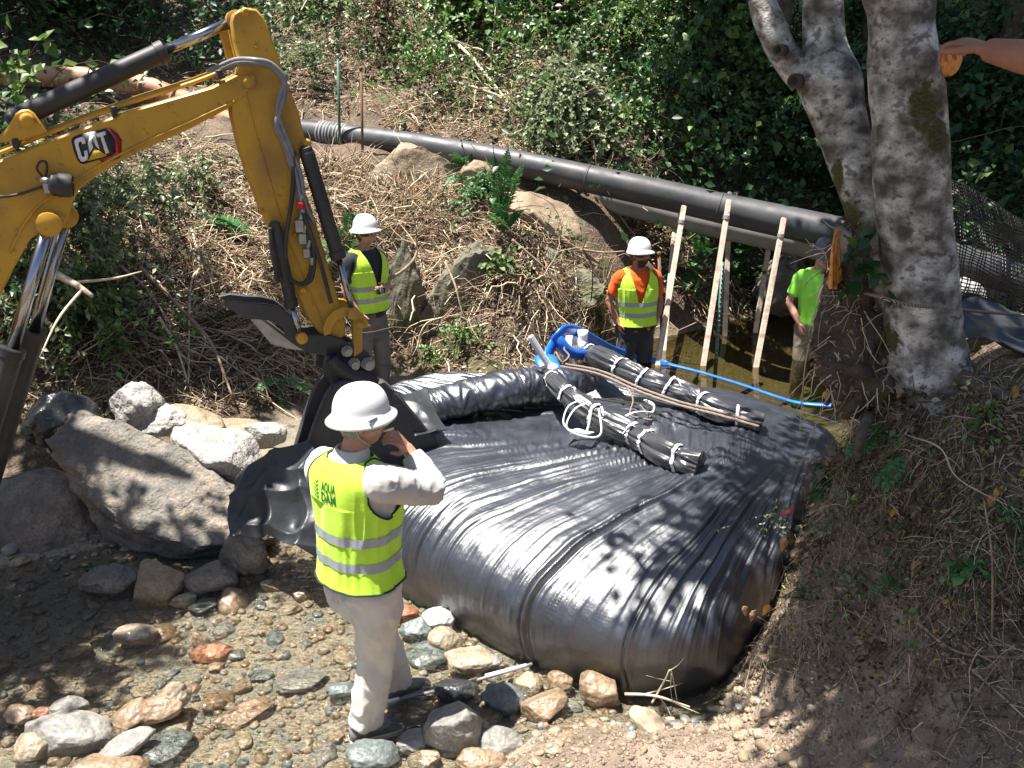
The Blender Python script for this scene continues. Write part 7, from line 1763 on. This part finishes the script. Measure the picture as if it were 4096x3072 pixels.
# big curled dry leaves on the near bank
def dry_leaf(label, at, L, ang, seed, tone='tan', hang=0.6):
    s = np.linspace(0, 1, 16); w = np.sin(math.pi * s ** .8) * .23 * L; u = np.linspace(-1, 1, 9); curl = 1.9
    X = w[:, None] * np.sin(u * curl * .7)[None]; Z = -w[:, None] * (1 - np.cos(u * curl * .7))[None]; Y = s[:, None] * L * (1 + 0 * u)[None]; Z = Z - .25 * L * (s ** 2)[:, None] + .003 * vn(s[:, None] * 9, u * 3, seed)
    Q = np.stack([X, Y, Z], -1) @ rot(-hang * 1.5, .4 * math.sin(seed), ang).T + np.array(tuple(at)); mb = MB(); loft_open(mb, Q)
    o = mb.build('dry_leaf', {'tan': M['leaf_tan'], 'orange': M['leaf_orange'], 'red': M['leaf_red']}[tone], loc=tuple(at)); o.modifiers.new("t", 'SOLIDIFY').thickness = .0012
    return tag(o, label, 'leaf', 'big dry leaves on the near bank')
M['leaf_tan'] = pm("tan_dead_leaf", (.40, .27, .14), (.30, .19, .09), 30, .7, bmp=.6, bscale=120); M['leaf_orange'] = pm("orange_dead_leaf", (.62, .36, .08), (.5, .26, .05), 30, .6, bmp=.5, bscale=120); M['leaf_red'] = pm("red_leaf", (.30, .05, .03), (.22, .04, .03), 30, .6, bmp=.5, bscale=120)
for k, (lb, u, v, L, ang, tone, hg) in enumerate([
 ('tall folded tan leaf in front of the big trunk\'s foot', 898, 375, .11, 2.9, 'tan', 1.0), ('tan leaf hanging just below the tall folded one', 892, 425, .08, 3.3, 'tan', 1.0), ('pale curled leaf on the slope right of the tree foot', 950, 358, .07, 2.6, 'tan', .8),
 ('small orange leaf near the right edge, below the tree', 1012, 405, .05, 2.8, 'orange', .8), ('orange leaf lying low on the right edge of the near bank', 1000, 500, .05, 2.8, 'orange', .9), ('dark red leaf lying on the right part of the dam', 795, 508, .06, 1.2, 'red', .3),
 ('long tan leaf dangling over the black folds, upper one', 788, 535, .075, 3.2, 'tan', 1.0), ('tan leaf dangling right of the long one', 812, 548, .07, 3.0, 'tan', 1.0), ('tan leaf standing against the black at the bank edge', 822, 570, .075, 3.2, 'tan', 1.0),
 ('leftmost of three small tan leaves low on the black folds', 745, 606, .05, 3.1, 'tan', 1.0), ('middle of three small tan leaves low on the black folds', 756, 610, .055, 3.2, 'tan', 1.0), ('orange tan leaf right of the three small leaves', 770, 605, .055, 2.7, 'orange', .9),
 ('big crumpled tan leaf in the middle of the near bank', 918, 580, .07, 2.8, 'tan', .9), ('tan leaf on the bank just left of the crumpled one', 862, 640, .06, 2.9, 'tan', .9), ('yellow leaf at the top edge of the lower near bank', 985, 515, .045, 2.6, 'orange', .7), ('pale green yellow leaf high on the near bank', 890, 535, .04, 2.2, 'orange', .4)]):
    q = PG(u, v, .05)
    if u < 830: q = P(u, v, y=3.35)
    dry_leaf(lb, q, L * 1.25, ang, k, tone, hg)

# ------------------------------------------------------------------ the person whose arm reaches in from the right
class _F: pass
_q = Person.__new__(Person); _a = math.radians(-75); _q.f = np.array([math.sin(_a), math.cos(_a), 0]); _q.r = np.array([math.cos(_a), -math.sin(_a), 0]); _q.b = np.array((2.36, 2.55, 1.84)); _q.k = 1.0; _q.lean = (0, 0)
_sel, _swr = inv(_q, P(1075, 66, y=2.72)), inv(_q, P(988, 50, y=2.98)); _hd = inv(_q, P(940, 34, y=3.16)) - _swr
rp_ = onlooker('person mostly outside the picture whose bare arm grips the big grey trunk', (2.36, 2.55, 1.84), -75, 10, M['hat_white'], (.02, .03), M['shirt_black'], M['grey_trousers'], M['skin_tan'],
    (tuple(_sel), tuple(_swr), tuple(_hd), tuple(inv(_q, np.array(_q.b) + np.array([.1, -.5, 1.0])))), ((-.265, -.05, 1.13), (-.2, .06, .9), (.2, .2, -.9), (-1, .1, 0)), hairmat=M['hair_dark'], seed=23, scale=1.0, handcurl=.7, armk=1.35)
